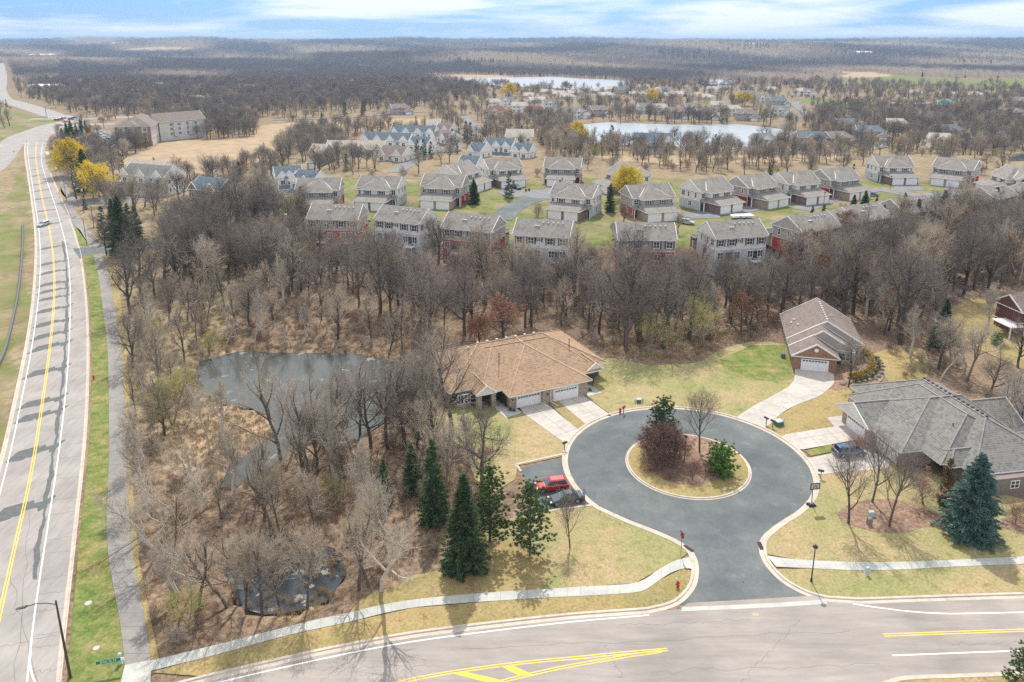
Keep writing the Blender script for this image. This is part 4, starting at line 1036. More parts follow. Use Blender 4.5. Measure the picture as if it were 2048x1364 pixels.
# hero bare trees in the near wood
G_near = 'bare trees round the ponds in the near wood'
for i, (x, y, k, s, v) in enumerate([(604, 958, 'open_tree', 1.0, 0), (636, 945, 'dark_oak', .62, 0), (668, 915, 'open_tree', 1.05, 1), (705, 912, 'open_tree', .95, 2), (742, 900, 'dark_oak', .72, 1), (775, 898, 'open_tree', 1.1, 0), (806, 872, 'oak', .62, 2), (832, 852, 'open_tree', 1.0, 1), (850, 812, 'dark_oak', .66, 0), (868, 780, 'open_tree', .95, 2), (850, 745, 'oak', .62, 0), (835, 905, 'elm', .55, 1), (620, 990, 'open_tree', .8, 1), (690, 975, 'elm', .5, 0)]):
    T(k, x, y, s, 'bare tree lining the near bank between the large pond and the conifers', group=G_near, name='bare_tree', v=v % len(PROTO[k]))
for kind, x, y, s, v, lab, tl_ in [
    ('open_tree', 565, 935, 1.22, 0, 'tallest tan cottonwood standing at the edge of the large pond', (.0, -.12)), ('pale_open_tree', 585, 905, 1.0, 1, 'pale forked tree leaning over the large pond', (.1, .25)),
    ('pale_open_tree', 762, 1182, 1.12, 0, 'whitish-barked bare tree nearest the sidewalk', (0, .02)), ('open_tree', 720, 865, 1.0, 1, 'dark bare tree in front of the tan roof', (0, .05)),
    ('dark_oak', 905, 868, .95, 1, 'dark bare tree crossing the left end of the tan roof', (0, -.08)), ('oak', 860, 860, .7, 2, 'dark tree leaning left before the tan roofed house', (.15, -.45)),
    ('open_tree', 650, 905, .95, 2, 'bare tree right of the tallest cottonwood', (0, .06)), ('open_tree', 690, 930, .9, 0, 'bare tree on the pond bank below the twisted branches', (0, -.1)),
    ('olive_tree', 345, 850, 1.12, 0, 'olive-tinged budding tree beside the path', None), ('olive_tree', 300, 700, .8, 0, 'small yellowish tree above the olive one by the path', None),
    ('pale_open_tree', 385, 1185, .80, 0, 'pale twiggy bare tree close to the path', (0, -.15)), ('pale_open_tree', 340, 1140, .75, 1, 'pale bare tree leaning over the path', (0, -.3)), ('aspen', 360, 1200, .6, 0, 'short pale tree at the path bend', (0, -.2)),
    ('open_tree', 455, 1215, .78, 2, 'bare tree leaning left beside the small pond', (0, -.28)), ('open_tree', 480, 1205, .7, 0, 'thin bare tree behind the leaning one by the small pond', (0, -.1)),
    ('slim_tree', 492, 1225, 1.0, 0, 'thin stem at the left rim of the small pond', None), ('slim_tree', 524, 1228, 1.15, 0, 'forked thin tree on the near rim of the small pond', None), ('slim_tree', 560, 1222, .8, 0, 'short thin stem on the near rim of the small pond', None),
    ('slim_tree', 615, 1218, 1.05, 0, 'slender tree at the right end of the near rim of the small pond', None), ('open_tree', 718, 1180, .85, 1, 'multi-stemmed bare tree right of the small pond', None), ('open_tree', 738, 1175, .75, 2, 'narrow bare tree just left of the whitish one', None),
    ('open_tree', 545, 1060, .75, 0, 'thin tree leaning left above the small pond', (0, -.25)), ('slim_tree', 558, 1062, 1.0, 0, 'thin straight tree above the small pond', None), ('slim_tree', 628, 1058, .9, 0, 'thin tree above the right end of the small pond', None),
    ('cottonwood', 890, 1000, .62, 0, 'pale bare tree behind the bluish spruce', None), ('aspen', 940, 930, .62, 1, 'pale slim tree by the edge of the tan house lawn', None),
    ('aspen', 1832, 560, 1.05, 0, 'whitish bare tree rising above the right-hand wood', None), ('aspen', 1810, 600, .95, 1, 'whitish tree below the tallest pale tree of the right wood', None), ('aspen', 1730, 640, .95, 0, 'pale tree behind the brown roofed house', None), ('aspen', 1765, 660, .8, 1, 'pale slim tree right of the brown roof', None),
    ('cottonwood', 1935, 760, .62, 0, 'pale spreading tree behind the grey roofed house', None), ('cottonwood', 1895, 745, .6, 1, 'pale tree left of the spreading one behind the grey roof', None), ('cottonwood', 2005, 850, .6, 0, 'pale tree by the water behind the grey roof', None), ('elm', 2040, 880, .6, 1, 'bare tree at the frame edge behind the grey roof', None),
    ('rusty_oak', 1010, 690, .95, 0, 'oak still holding rust-coloured leaves behind the tan roof', None), ('rusty_oak', 960, 700, .7, 1, 'smaller rust-leaved oak left of the one behind the tan roof', None),
    ('rusty_oak', 1500, 650, .7, 0, 'rust-leaved oak left of the brown roofed house', None), ('rusty_oak', 1690, 515, .95, 1, 'rust-leaved oak below the right-hand spruces', None), ('rusty_oak', 1620, 530, .9, 0, 'rust-leaved oak by the red townhouse wall', None), ('rusty_oak', 1770, 530, .8, 1, 'rust-leaved oak right of the others below the spruces', None), ('rusty_oak', 1455, 520, .75, 0, 'small rust-leaved oak below the white back townhouse', None), ('rusty_oak', 1890, 560, .9, 0, 'rust-leaved oak in the right-hand wood', None),
    ('aspen', 298, 1010, .85, 1, 'pale upright tree arching over the path bend', (0, -.22)), ('pale_open_tree', 330, 1075, .8, 0, 'tall pale many-branched tree above the path bend', (0, -.12)), ('aspen', 290, 930, .72, 0, 'pale slim tree close beside the straight part of the path', (0, -.15)), ('pale_open_tree', 415, 1015, .78, 1, 'pale branching tree in the tan brush left of the small pond', (.05, -.1)), ('aspen', 470, 1000, .8, 0, 'pale slender tree at the tail of the large pond', None), ('open_tree', 520, 1010, .7, 0, 'pale spreading tree between pond tail and small pond', None),
    ('aspen', 1975, 668, .8, 0, 'pale slender tree in front of the white decks', None), ('oak', 2010, 655, .62, 1, 'grey bare tree before the dark red deck house', None), ('elm', 2035, 735, .6, 1, 'tan bare tree below the white decks', None),
    ('fallen_tree', 720, 1140, .7, 0, 'fallen pale branch lying right of the small pond', (0, 1.45))]:
    T(kind, x, y, s, lab, v=v % len(PROTO[kind]), tilt=tl_, rz=(0 if tl_ else None), name='fallen_branch' if kind == 'fallen_tree' else 'bare_tree', cat='tree')
# ================================================================ buildings
FOOT = []      # x, y, radius kept free of trees
def siding(name, col, pitch=.16, rnd=0.0):
    if name in MATS: return MATS[name]
    m = bpy.data.materials.new(name); m.use_nodes = True; nt = m.node_tree; b = nt.nodes['Principled BSDF']; b.inputs['Roughness'].default_value = .75; b.inputs['Specular IOR Level'].default_value = .2
    L = nt.links.new; t = nt.nodes.new('ShaderNodeTexCoord'); w_ = nt.nodes.new('ShaderNodeTexWave'); w_.bands_direction = 'Z'; w_.wave_profile = 'SAW'
    w_.inputs['Scale'].default_value = 1 / pitch / 3.2; w_.inputs['Distortion'].default_value = 0; L(t.outputs['Object'], w_.inputs['Vector'])
    n = nt.nodes.new('ShaderNodeTexNoise'); n.inputs['Scale'].default_value = .8; n.inputs['Detail'].default_value = 5; L(t.outputs['Object'], n.inputs['Vector'])
    a = nt.nodes.new('ShaderNodeMath'); a.operation = 'MULTIPLY_ADD'; L(w_.outputs['Fac'], a.inputs[0]); a.inputs[1].default_value = .10; L(n.outputs['Fac'], a.inputs[2])
    r = nt.nodes.new('ShaderNodeValToRGB'); r.color_ramp.elements[0].position = .3; r.color_ramp.elements[1].position = .8
    r.color_ramp.elements[0].color = (*[c * .86 for c in col], 1); r.color_ramp.elements[1].color = (*[min(1, c * 1.08) for c in col], 1); L(a.outputs[0], r.inputs['Fac']); L(r.outputs['Color'], b.inputs['Base Color'])
    bp = nt.nodes.new('ShaderNodeBump'); bp.inputs['Strength'].default_value = .35; bp.inputs['Distance'].default_value = .02; L(w_.outputs['Fac'], bp.inputs['Height']); L(bp.outputs['Normal'], b.inputs['Normal'])
    MATS[name] = m; return m
def shingle(name, c1, c2, sc=1.0):
    if name in MATS: return MATS[name]
    m = bpy.data.materials.new(name); m.use_nodes = True; nt = m.node_tree; b = nt.nodes['Principled BSDF']; b.inputs['Roughness'].default_value = .95; b.inputs['Specular IOR Level'].default_value = .15
    L = nt.links.new; t = nt.nodes.new('ShaderNodeTexCoord')
    v = nt.nodes.new('ShaderNodeTexVoronoi'); v.inputs['Scale'].default_value = 2.6 * sc; L(t.outputs['Object'], v.inputs['Vector'])
    n = nt.nodes.new('ShaderNodeTexNoise'); n.inputs['Scale'].default_value = .35; n.inputs['Detail'].default_value = 7; n.inputs['Roughness'].default_value = .65; L(t.outputs['Object'], n.inputs['Vector'])
    sp = nt.nodes.new('ShaderNodeSeparateColor'); L(v.outputs['Color'], sp.inputs['Color'])
    a = nt.nodes.new('ShaderNodeMath'); a.operation = 'MULTIPLY_ADD'; L(sp.outputs['Red'], a.inputs[0]); a.inputs[1].default_value = .62; nn_ = nt.nodes.new('ShaderNodeMath'); nn_.operation = 'MULTIPLY'; nn_.inputs[1].default_value = .75; L(n.outputs['Fac'], nn_.inputs[0]); L(nn_.outputs[0], a.inputs[2])
    w_ = nt.nodes.new('ShaderNodeTexWave'); w_.bands_direction = 'Z'; w_.inputs['Scale'].default_value = 1.9; w_.inputs['Distortion'].default_value = .5; L(t.outputs['Object'], w_.inputs['Vector'])
    a2 = nt.nodes.new('ShaderNodeMath'); a2.operation = 'MULTIPLY_ADD'; L(w_.outputs['Fac'], a2.inputs[0]); a2.inputs[1].default_value = .34; L(a.outputs[0], a2.inputs[2])
    r = nt.nodes.new('ShaderNodeValToRGB'); r.color_ramp.elements[0].position = .45; r.color_ramp.elements[1].position = 1.0
    r.color_ramp.elements[0].color = (*c2, 1); r.color_ramp.elements[1].color = (*c1, 1); L(a2.outputs[0], r.inputs['Fac']); L(r.outputs['Color'], b.inputs['Base Color'])
    bp = nt.nodes.new('ShaderNodeBump'); bp.inputs['Strength'].default_value = .4; bp.inputs['Distance'].default_value = .03; L(a2.outputs[0], bp.inputs['Height']); L(bp.outputs['Normal'], b.inputs['Normal'])
    MATS[name] = m; return m
def stone(name, cols, sc=3.2):
    if name in MATS: return MATS[name]
    m = bpy.data.materials.new(name); m.use_nodes = True; nt = m.node_tree; b = nt.nodes['Principled BSDF']; b.inputs['Roughness'].default_value = .9
    L = nt.links.new; t = nt.nodes.new('ShaderNodeTexCoord'); mp = nt.nodes.new('ShaderNodeMapping'); mp.inputs['Scale'].default_value = (1, 1, 1.9); L(t.outputs['Object'], mp.inputs['Vector'])
    v = nt.nodes.new('ShaderNodeTexVoronoi'); v.inputs['Scale'].default_value = sc; L(mp.outputs['Vector'], v.inputs['Vector'])
    sp = nt.nodes.new('ShaderNodeSeparateColor'); L(v.outputs['Color'], sp.inputs['Color'])
    r = nt.nodes.new('ShaderNodeValToRGB'); e = r.color_ramp.elements
    while len(e) < len(cols): e.new(.5)
    for k, c in enumerate(cols): e[k].position = k / (len(cols) - 1); e[k].color = (*c, 1)
    L(sp.outputs['Red'], r.inputs['Fac']); L(r.outputs['Color'], b.inputs['Base Color'])
    bp = nt.nodes.new('ShaderNodeBump'); bp.inputs['Strength'].default_value = .5; bp.inputs['Distance'].default_value = .04; L(v.outputs['Distance'], bp.inputs['Height']); L(bp.outputs['Normal'], b.inputs['Normal'])
    MATS[name] = m; return m
WHT = mat('white_trim', (.85, .84, .82), .55); DOORW = mat('garage_door_white', (.86, .86, .86), .5, noise=.04, nscale=2)
GLS = mat('window_glass', (.035, .045, .055), .08, .6); GLSL = mat('window_glass_light', (.22, .28, .30), .12, .6); SHUT = mat('shutter_dark', (.06, .075, .08), .7)
VENT = mat('vent_metal', (.62, .60, .57), .5); VENTD = mat('vent_dark', (.05, .05, .052), .6); BLK = mat('black_metal', (.02, .02, .022), .5, .4)
R_tan = shingle('roof_tan', (.40, .275, .178), (.26, .17, .108)); R_gry = shingle('roof_grey', (.245, .235, .212), (.145, .14, .13)); R_brn = shingle('roof_brown', (.265, .215, .185), (.165, .13, .115))
R_town = shingle('roof_taupe', (.285, .262, .232), (.19, .175, .157), .6); R_slate = shingle('roof_slate', (.16, .20, .225), (.085, .11, .13), .6); R_beige = shingle('roof_beige', (.50, .44, .37), (.36, .31, .26), .6)
S_taupe = siding('siding_taupe', (.44, .40, .355)); S_red = siding('siding_red', (.40, .05, .045)); S_cream = siding('siding_cream', (.80, .77, .70)); S_blue = siding('siding_blue_grey', (.55, .595, .62))
S_white = siding('siding_white', (.82, .82, .80)); S_dkgrey = siding('siding_dark_grey', (.105, .10, .088), .3); S_grey = siding('siding_warm_grey', (.245, .20, .18)); S_yel = siding('siding_pale', (.66, .59, .45)); S_brn = siding('siding_brown', (.26, .19, .15))
ST_tan = stone('stone_tan', [(.40, .31, .24), (.27, .205, .165), (.50, .41, .33), (.33, .25, .20)]); ST_brick = stone('brick_brown', [(.30, .165, .10), (.40, .235, .14), (.24, .13, .09), (.36, .21, .13)], 4.5); ST_dark = stone('brick_dark', [(.20, .12, .10), (.30, .20, .17), (.16, .10, .09)], 4)

CAP = None
def hip(mb, x0, x1, y0, y1, z, rise, ax='x', ha=None, hb=None, th=.2, gm=None, oh=0.0, rm=0, fm=1):
    """closed roof body; ax: ridge direction; ha/hb: run of the hipped end (0 = gable), None = equal pitch"""
    if ax == 'y':
        sub = MB(); hip(sub, y0, y1, -x1, -x0, z, rise, 'x', ha, hb, th, gm, oh, rm, fm)
        n = len(mb.v); mb.v += [(-b, a, c) for a, b, c in sub.v]
        mb.f += [[n + i for i in f] for f in sub.f]; mb.m += sub.m; return
    ym = (y0 + y1) / 2; hw = (y1 - y0) / 2; ha = hw if ha is None else ha; hb = hw if hb is None else hb
    A = (x0 + ha, ym, z + rise); B = (x1 - hb, ym, z + rise)
    c = [(x0, y0, z), (x1, y0, z), (x1, y1, z), (x0, y1, z)]; lo = [(a, b, z - th) for a, b, _ in c]
    def ad(m, *p): mb.mi = m; mb.poly(p)
    ad(rm, c[0], c[1], B, A); ad(rm, c[2], c[3], A, B)
    ad(rm if ha > .05 else gm if gm is not None else rm, c[3], c[0], A); ad(rm if hb > .05 else gm if gm is not None else rm, c[1], c[2], B)
    for i in range(4): ad(fm, lo[i], lo[(i + 1) % 4], c[(i + 1) % 4], c[i])
    ad(fm, lo[3], lo[2], lo[1], lo[0])
    if CAP is not None:
        mb.mi = CAP; up_ = Vector((0, 0, .03)); mb.bar(Vector(A) + up_, Vector(B) + up_, .26, .05)
        for q, h_ in ((c[0], ha), (c[3], ha)):
            if h_ > .05: mb.bar(Vector(q) + up_, Vector(A) + up_, .24, .05)
        for q, h_ in ((c[1], hb), (c[2], hb)):
            if h_ > .05: mb.bar(Vector(q) + up_, Vector(B) + up_, .24, .05)
    if ha <= .05:
        mb.mi = fm
        for e in (c[0], c[3]): mb.bar((x0 - .05, e[1], e[2]), (x0 - .05, ym, z + rise), .12, .26)
    if hb <= .05:
        mb.mi = fm
        for e in (c[1], c[2]): mb.bar((x1 + .05, e[1], e[2]), (x1 + .05, ym, z + rise), .12, .26)
    mb.mi = 0

_wm = {}
def window_mesh(w_, h, double=True, shut=True, bright=False, big=False):
    k = (round(w_, 2), round(h, 2), double, shut, bright, big)
    if k in _wm: return _wm[k]
    f = MB(); t = .09 if not big else .15
    f.box(-w_ / 2, w_ / 2, -.05, .02, 0, t); f.box(-w_ / 2, w_ / 2, -.05, .02, h - t, h); f.box(-w_ / 2, -w_ / 2 + t, -.05, .02, t, h - t); f.box(w_ / 2 - t, w_ / 2, -.05, .02, t, h - t)
    if double: f.box(-.05, .05, -.05, .02, t, h - t)
    f.box(-w_ / 2 + t, w_ / 2 - t, -.04, .01, h * .5 - .03, h * .5 + .03)
    fm = f.mesh('window', WHT)
    g = MB(); g.poly([(-w_ / 2 + t, -.01, t), (w_ / 2 - t, -.01, t), (w_ / 2 - t, -.01, h - t), (-w_ / 2 + t, -.01, h - t)]); gm = g.mesh('pane', GLSL if bright else GLS)
    sm_ = None
    if shut:
        s = MB(); s.box(-.17, .17, -.05, .02, 0, h); sm_ = s.mesh('shutter', SHUT)
    _wm[k] = (fm, gm, sm_); return _wm[k]
def window(par, x, y, z, w_, h, face=0.0, double=True, shut=False, bright=False, big=False):
    """a window on a wall; face: rotation of its outward side (0 = towards -y)"""
    fm, gm, s = window_mesh(w_, h, double, shut, bright, big)
    o = link('window', fm, par, (x, y, z), face); link('pane', gm, o)
    if s: link('shutter', s, o, (-w_ / 2 - .21, 0, 0)); link('shutter', s, o, (w_ / 2 + .21, 0, 0))
    return o
def garage_door(par, x, y, z, w_, h, face=0.0, lites=True, name='garage_door'):
    m = MB(); m.box(-w_ / 2, w_ / 2, -.05, .03, 0, h); k = 4
    for i in range(1, k): m.box(-w_ / 2 + .03, w_ / 2 - .03, -.058, -.051, h * i / k - .012, h * i / k + .012)
    o = m.build(name, [DOORW], par, (x, y, z), face)
    if lites:
        for i in range(8):
            g = MB(); a = -w_ / 2 + .25 + i * (w_ - .5) / 8; g.box(a, a + (w_ - .5) / 8 - .14, -.066, -.052, h * .80, h * .92); g.build('pane', GLS, o)
    return o
def walls(mb, x0, x1, y0, y1, z0, z1, mi=0): mb.mi = mi; mb.box(x0, x1, y0, y1, z0, z1); mb.mi = 0
def vent(par, x, y, z, dark=False): 
    k = 'ventm%d' % dark
    if k not in _wm:
        m = MB(); m.lathe([(.16, -.15), (.16, .12), (.25, .14), (.25, .26), (.1, .33)], 8); _wm[k] = m.mesh('roof_vent', VENTD if dark else VENT)
    return link('roof_vent', _wm[k], par, (x, y, z))

# ---------------- tan roofed double house
def tan_house():
    a = R(25.0); e = empty('double_house', (-.4, 117.0, 0), a, 'wide tan roofed double house with two white garage doors facing the circle', 'house', None)
    FOOT.append((6, 128, 15)); w_ = MB()
    walls(w_, -7.0, 20.6, 5.2, 21.0, -.2, 2.75); walls(w_, .004, 7.3, .0, 6, -.2, 2.75); walls(w_, 7.3, 14.7, -.55, 6, -.2, 2.75, 1)
    walls(w_, -.03, 1.15, -.06, .9, 0, 2.72, 2); walls(w_, 5.95, 7.9, -.62, .9, 0, 2.72, 2); walls(w_, 13.0, 14.76, -.62, .9, 0, 2.72, 2)
    w_.build('wall', [S_dkgrey, S_cream, ST_tan], e)
    global CAP
    CAP = 3; r = MB(); p = .48
    hip(r, -9.2, 21.8, 4.5, 22.2, 2.9, 4.15, 'x', 9.0, 9.0); hip(r, -.55, 7.2, -.5, 13, 2.91, 3.65, 'y', 10, 2) if False else None
    hip(r, -.6, 15.5, -1.05, 19.2, 2.92, 4.12, 'y', 10.6, 5)
    hip(r, -4.4, 19.2, 1.9, 20.4, 2.93, 4.12, 'x', 6.0, 6.0)
    hip(r, -5.3, -1.6, 1.6, 9, 2.95, 1.35, 'y', 0, .5, gm=2)
    hip(r, 16.4, 19.8, 2.3, 9, 2.95, 1.3, 'y', 0, .5, gm=2)
    ro = r.build('roof', [R_tan, WHT, S_cream, shingle('ridge_tan', (.47, .34, .235), (.35, .24, .155))], e); CAP = None
    for i in range(8): vent(e, -2 + i * 1.9, 13.6, 7.0 - max(0, abs(i - 4) - 3) * .6)
    for x, y, z in ((1.2, 7.0, 5.4), (16, 8.4, 5.0)):
        m = MB(); m.tube((0, 0, -.6), (0, 0, 2.0), .09, .08, 8); m.lathe([(.14, 1.9), (.14, 2.1)], 8); m.build('flue_pipe', mat('copper_pipe', (.20, .11, .07), .6), e, (x, y, z))
    garage_door(e, 3.6, -.02, .02, 4.75, 2.15); garage_door(e, 10.55, -.58, .02, 4.75, 2.15)
    po = MB(); walls(po, -5.1, -4.3, 1.8, 2.6, 0, 2.8); walls(po, -2.5, -1.7, 1.8, 2.6, 0, 2.8); po.build('porch_column', ST_tan, e)
    d = MB(); d.box(-.5, .5, -.05, .05, 0, 2.1); d.build('front_door', BLK, e, (-3.4, 5.15, 0))
    b = MB(); b.box(-8.0, -5.6, 3.6, 5.2, 0, .9); b.build('bay', ST_tan, e)
    for x in (-7.4, -6.2): window(e, x, 3.58, .95, 1.1, 1.7, 0, True)
    window(e, 15.2 + 3.6, 5.18, .9, 1.5, 1.5); window(e, 17.0, 5.18, .9, 1.1, 1.5)
    for i, y in enumerate((2.2, 4.0)): 
        lt = MB(); lt.box(-.08, .08, -.12, 0, 0, .3); lt.build('wall_lamp', BLK, e, (.55 if i == 0 else 6.9, -.07 if i == 0 else -.64, 1.6))
    g = MB(); 
    for x, y in ((5.75, -.1), (7.45, -.7)): g.bar((x, y, 2.7), (x, y, .25), .10, .10); g.bar((x, y, .25), (x + .55, y - 1.7, .12), .10, .10)
    g.build('downspout', WHT, e)
    pa = MB(); pa.box(7.2, 7.9, -.9, -.62, 0, .01); 
tan_house()

# ---------------- grey roofed house on the right
def grey_house():
    e = empty('grey_roofed_house', (53.9, 112.8, 0), R(-80), 'large grey roofed house with two garage doors facing the circle from the right', 'house')
    FOOT.append((65, 105, 15)); FOOT.append((72, 96, 12))
    w_ = MB(); walls(w_, -5.6, 21.2, 6.1, 21.5, -.2, 2.75); walls(w_, 0, 7.5, -.05, 7, -.2, 2.75, 1); walls(w_, 7.5, 14.0, .35, 7, -.2, 2.75, 1)
    walls(w_, 21.21, 23.0, 8.0, 22.5, -.4, 2.6)
    w_.build('wall', [S_grey, ST_tan], e)
    global CAP
    CAP = 3; r = MB(); hip(r, -6.6, 21.9, 5.4, 20.6, 2.9, 4.1, 'x', 7.6, 7.6); hip(r, -.7, 14.8, -.5, 20, 2.92, 4.05, 'y', 10.0, 5)
    hip(r, -.75, 7.9, -1.0, 8, 2.95, 2.35, 'y', 0, .5, gm=2); hip(r, -3.4, 18.6, 2.9, 19.4, 2.94, 4.05, 'x', 5.8, 5.8); hip(r, 15.5, 19.6, 3.6, 12, 2.93, 1.5, 'y', 2.0, 1)
    hip(r, 2.0, 12.5, 12.5, 22.8, 2.96, 3.0, 'y', 4, 0, gm=2)
    r.build('roof', [R_gry, WHT, S_cream, shingle('ridge_grey', (.30, .285, .26), (.21, .20, .185))], e); CAP = None
    garage_door(e, 3.7, -.07, .02, 4.75, 2.15); garage_door(e, 10.9, .33, .02, 4.75, 2.15)
    for i in range(15): vent(e, .9 + i * .95, 13.3, 6.95, True)
    m = MB(); m.tube((0, 0, -.5), (0, 0, 1.1), .08, .08, 8); m.bar((0, 0, -.1), (.5, -.7, -.35), .08, .08); m.build('flue_pipe', BLK, e, (13.5, 8.5, 5.0))
    window(e, -2.0, 6.08, .6, 1.3, 1.6); window(e, 21.23 + 1.8, 11, 1.0, 1.4, 1.2, R(90)); window(e, 16.5, 6.07, .5, 1.6, 1.8); window(e, 23.03, 16, 1.0, 1.4, 1.2, R(90))
    d = MB(); d.box(-.5, .5, -.05, .05, 0, 2.1); d.build('front_door', BLK, e, (15.0, 6.07, 0))
    lt = MB(); lt.box(0, .15, -.1, .1, 0, .3); lt.build('wall_lamp', BLK, e, (23.01, 13, 1.5))
grey_house()

# ---------------- brown roofed house
def brown_house():
    e = empty('brown_roofed_house', (53.2, 133.6, 0), R(-13.5), 'brown roofed brick house with stepped gables at the head of the curved drive', 'house')
    FOOT.append((62, 143, 13)); w_ = MB()
    walls(w_, 0, 7.7, 0, 4.6, -.2, 2.75, 0); walls(w_, 0, 11.1, 4.6, 8.4, -.2, 2.75, 1); walls(w_, 0, 13.4, 8.4, 22, -.2, 2.75, 1)
    w_.build('wall', [ST_brick, S_taupe], e)
    r = MB(); s = .60
    for i, (y0, y1, xr) in enumerate(((-.45, 4.4, 8.2), (4.4, 8.2, 11.6), (8.2, 22.5, 13.9))):
        x0 = -.5; hw = (xr - x0) / 2; zz_ = 2.9
        hip(r, x0, xr, y0, y1, zz_, hw * s, 'y', 0, 0, gm=2 if i else 3)
    # low slopes that carry each front gable back against the next
    r.mi = 0
    for (xa, y0, y1, xr) in ((3.85, 4.4, 8.0, 8.2), (5.55, 8.2, 10.5, 11.6)):
        pass
    r.build('roof', [R_brn, WHT, S_taupe, ST_brick], e)
    garage_door(e, 3.85, -.06, .02, 4.9, 2.3)
    for i in range(9): vent(e, 6.75, 9.2 + i * 1.3, 7.15)
    for x, y in ((1.0, 15), (1.6, 16), (2.0, 12.5)): vent(e, x, y, 2.9 + (x + .5) * s)
    m = MB(); m.lathe([(.38, 0), (.38, .06)], 16); o = m.build('gable_vent', WHT, e, (3.85, -.47, 4.35)); o.rotation_euler = (R(90), 0, 0)
    m = MB(); m.lathe([(.42, 0), (.40, .04), (.25, .10), (.05, .12)], 14); m.tube((0, 0, -.5), (0, 0, 0), .04, .04, 6); o = m.build('satellite_dish', mat('dish_grey', (.35, .37, .40), .5), e, (8.2, 12.5, 7.0)); o.rotation_euler = (R(50), 0, R(60))
    m = MB(); m.box(-.4, .4, -.4, .4, 0, .9); m.lathe([(.3, .9), (.3, .95)], 12); m.build('air_conditioner', mat('ac_grey', (.13, .15, .17), .6), e, (-1.2, 5.2, 0))
    window(e, 10.0, 4.55, .8, 1.6, 1.6); window(e, 12.4, 8.38, .8, 1.4, 1.5); window(e, -.03, 12, 1, 1.4, 1.3, R(-90)); window(e, -.03, 17, 1, 1.4, 1.3, R(-90))
    m = MB(); m.box(-.3, .3, -.3, .3, 0, 2.9); m.build('porch_column', S_taupe, e, (11.2, 3.9, 0)); m = MB(); m.box(-.45, .45, -.05, .05, 0, 2.1); m.build('front_door', BLK, e, (8.9, 4.53, 0))
brown_house()

# ---------------- red brown house with white decks at the right edge
def deck_house():
    X, Y = G(2040, 690); X += 4.5; e = empty('deck_house', (X, Y, 0), R(8), 'dark red house with raised white decks at the right edge', 'house'); FOOT.append((X + 6, Y + 6, 10))
    w_ = MB(); walls(w_, 1.5, 12, 2, 12, -.2, 5.6); walls(w_, -1.2, 1.5, 5, 12, -.2, 5.4); w_.build('wall', [siding('siding_dark_red', (.16, .075, .06))], e)
    r = MB(); hip(r, .6, 13, 1, 13, 5.7, 3.6, 'y', 0, 3, gm=2); hip(r, -1.8, 4, 4.2, 12.6, 5.5, 2.6, 'x', 0, 1, gm=2); r.build('roof', [R_brn, WHT, siding('siding_dark_red', (.16, .075, .06))], e)
    for (x0, x1, y0, y1) in ((-4.6, -1.25, 3.5, 9), (-.6, 8, -3.2, 1.95)):
        d = MB(); d.box(x0, x1, y0, y1, 2.5, 2.68); dk = d.build('deck', WHT, e)
        for x in (x0 + .1, x1 - .1):
            for y in (y0 + .1,): q = MB(); q.box(-.12, .12, -.12, .12, 0, 2.5); q.build('post', WHT, dk, (x, y, 0))
        q = MB(); q.box(x0, x1, y0, y0 + .06, 3.5, 3.58); q.box(x0, x0 + .06, y0 + .06, y1, 3.5, 3.58)
        n = int((x1 - x0) / .35)
        for i in range(n + 1): q.box(x0 + i * (x1 - x0 - .05) / n, x0 + i * (x1 - x0 - .05) / n + .05, y0 + .005, y0 + .045, 2.68, 3.5)
        n = int((y1 - y0) / .35)
        for i in range(1, n + 1): q.box(x0 + .005, x0 + .045, y0 + i * (y1 - y0 - .05) / n, y0 + i * (y1 - y0 - .05) / n + .05, 2.68, 3.5)
        q.build('railing', WHT, dk)
    for x in (3, 6, 9): window(e, x, 1.98, 3.0, 1.5, 1.6)
deck_house()

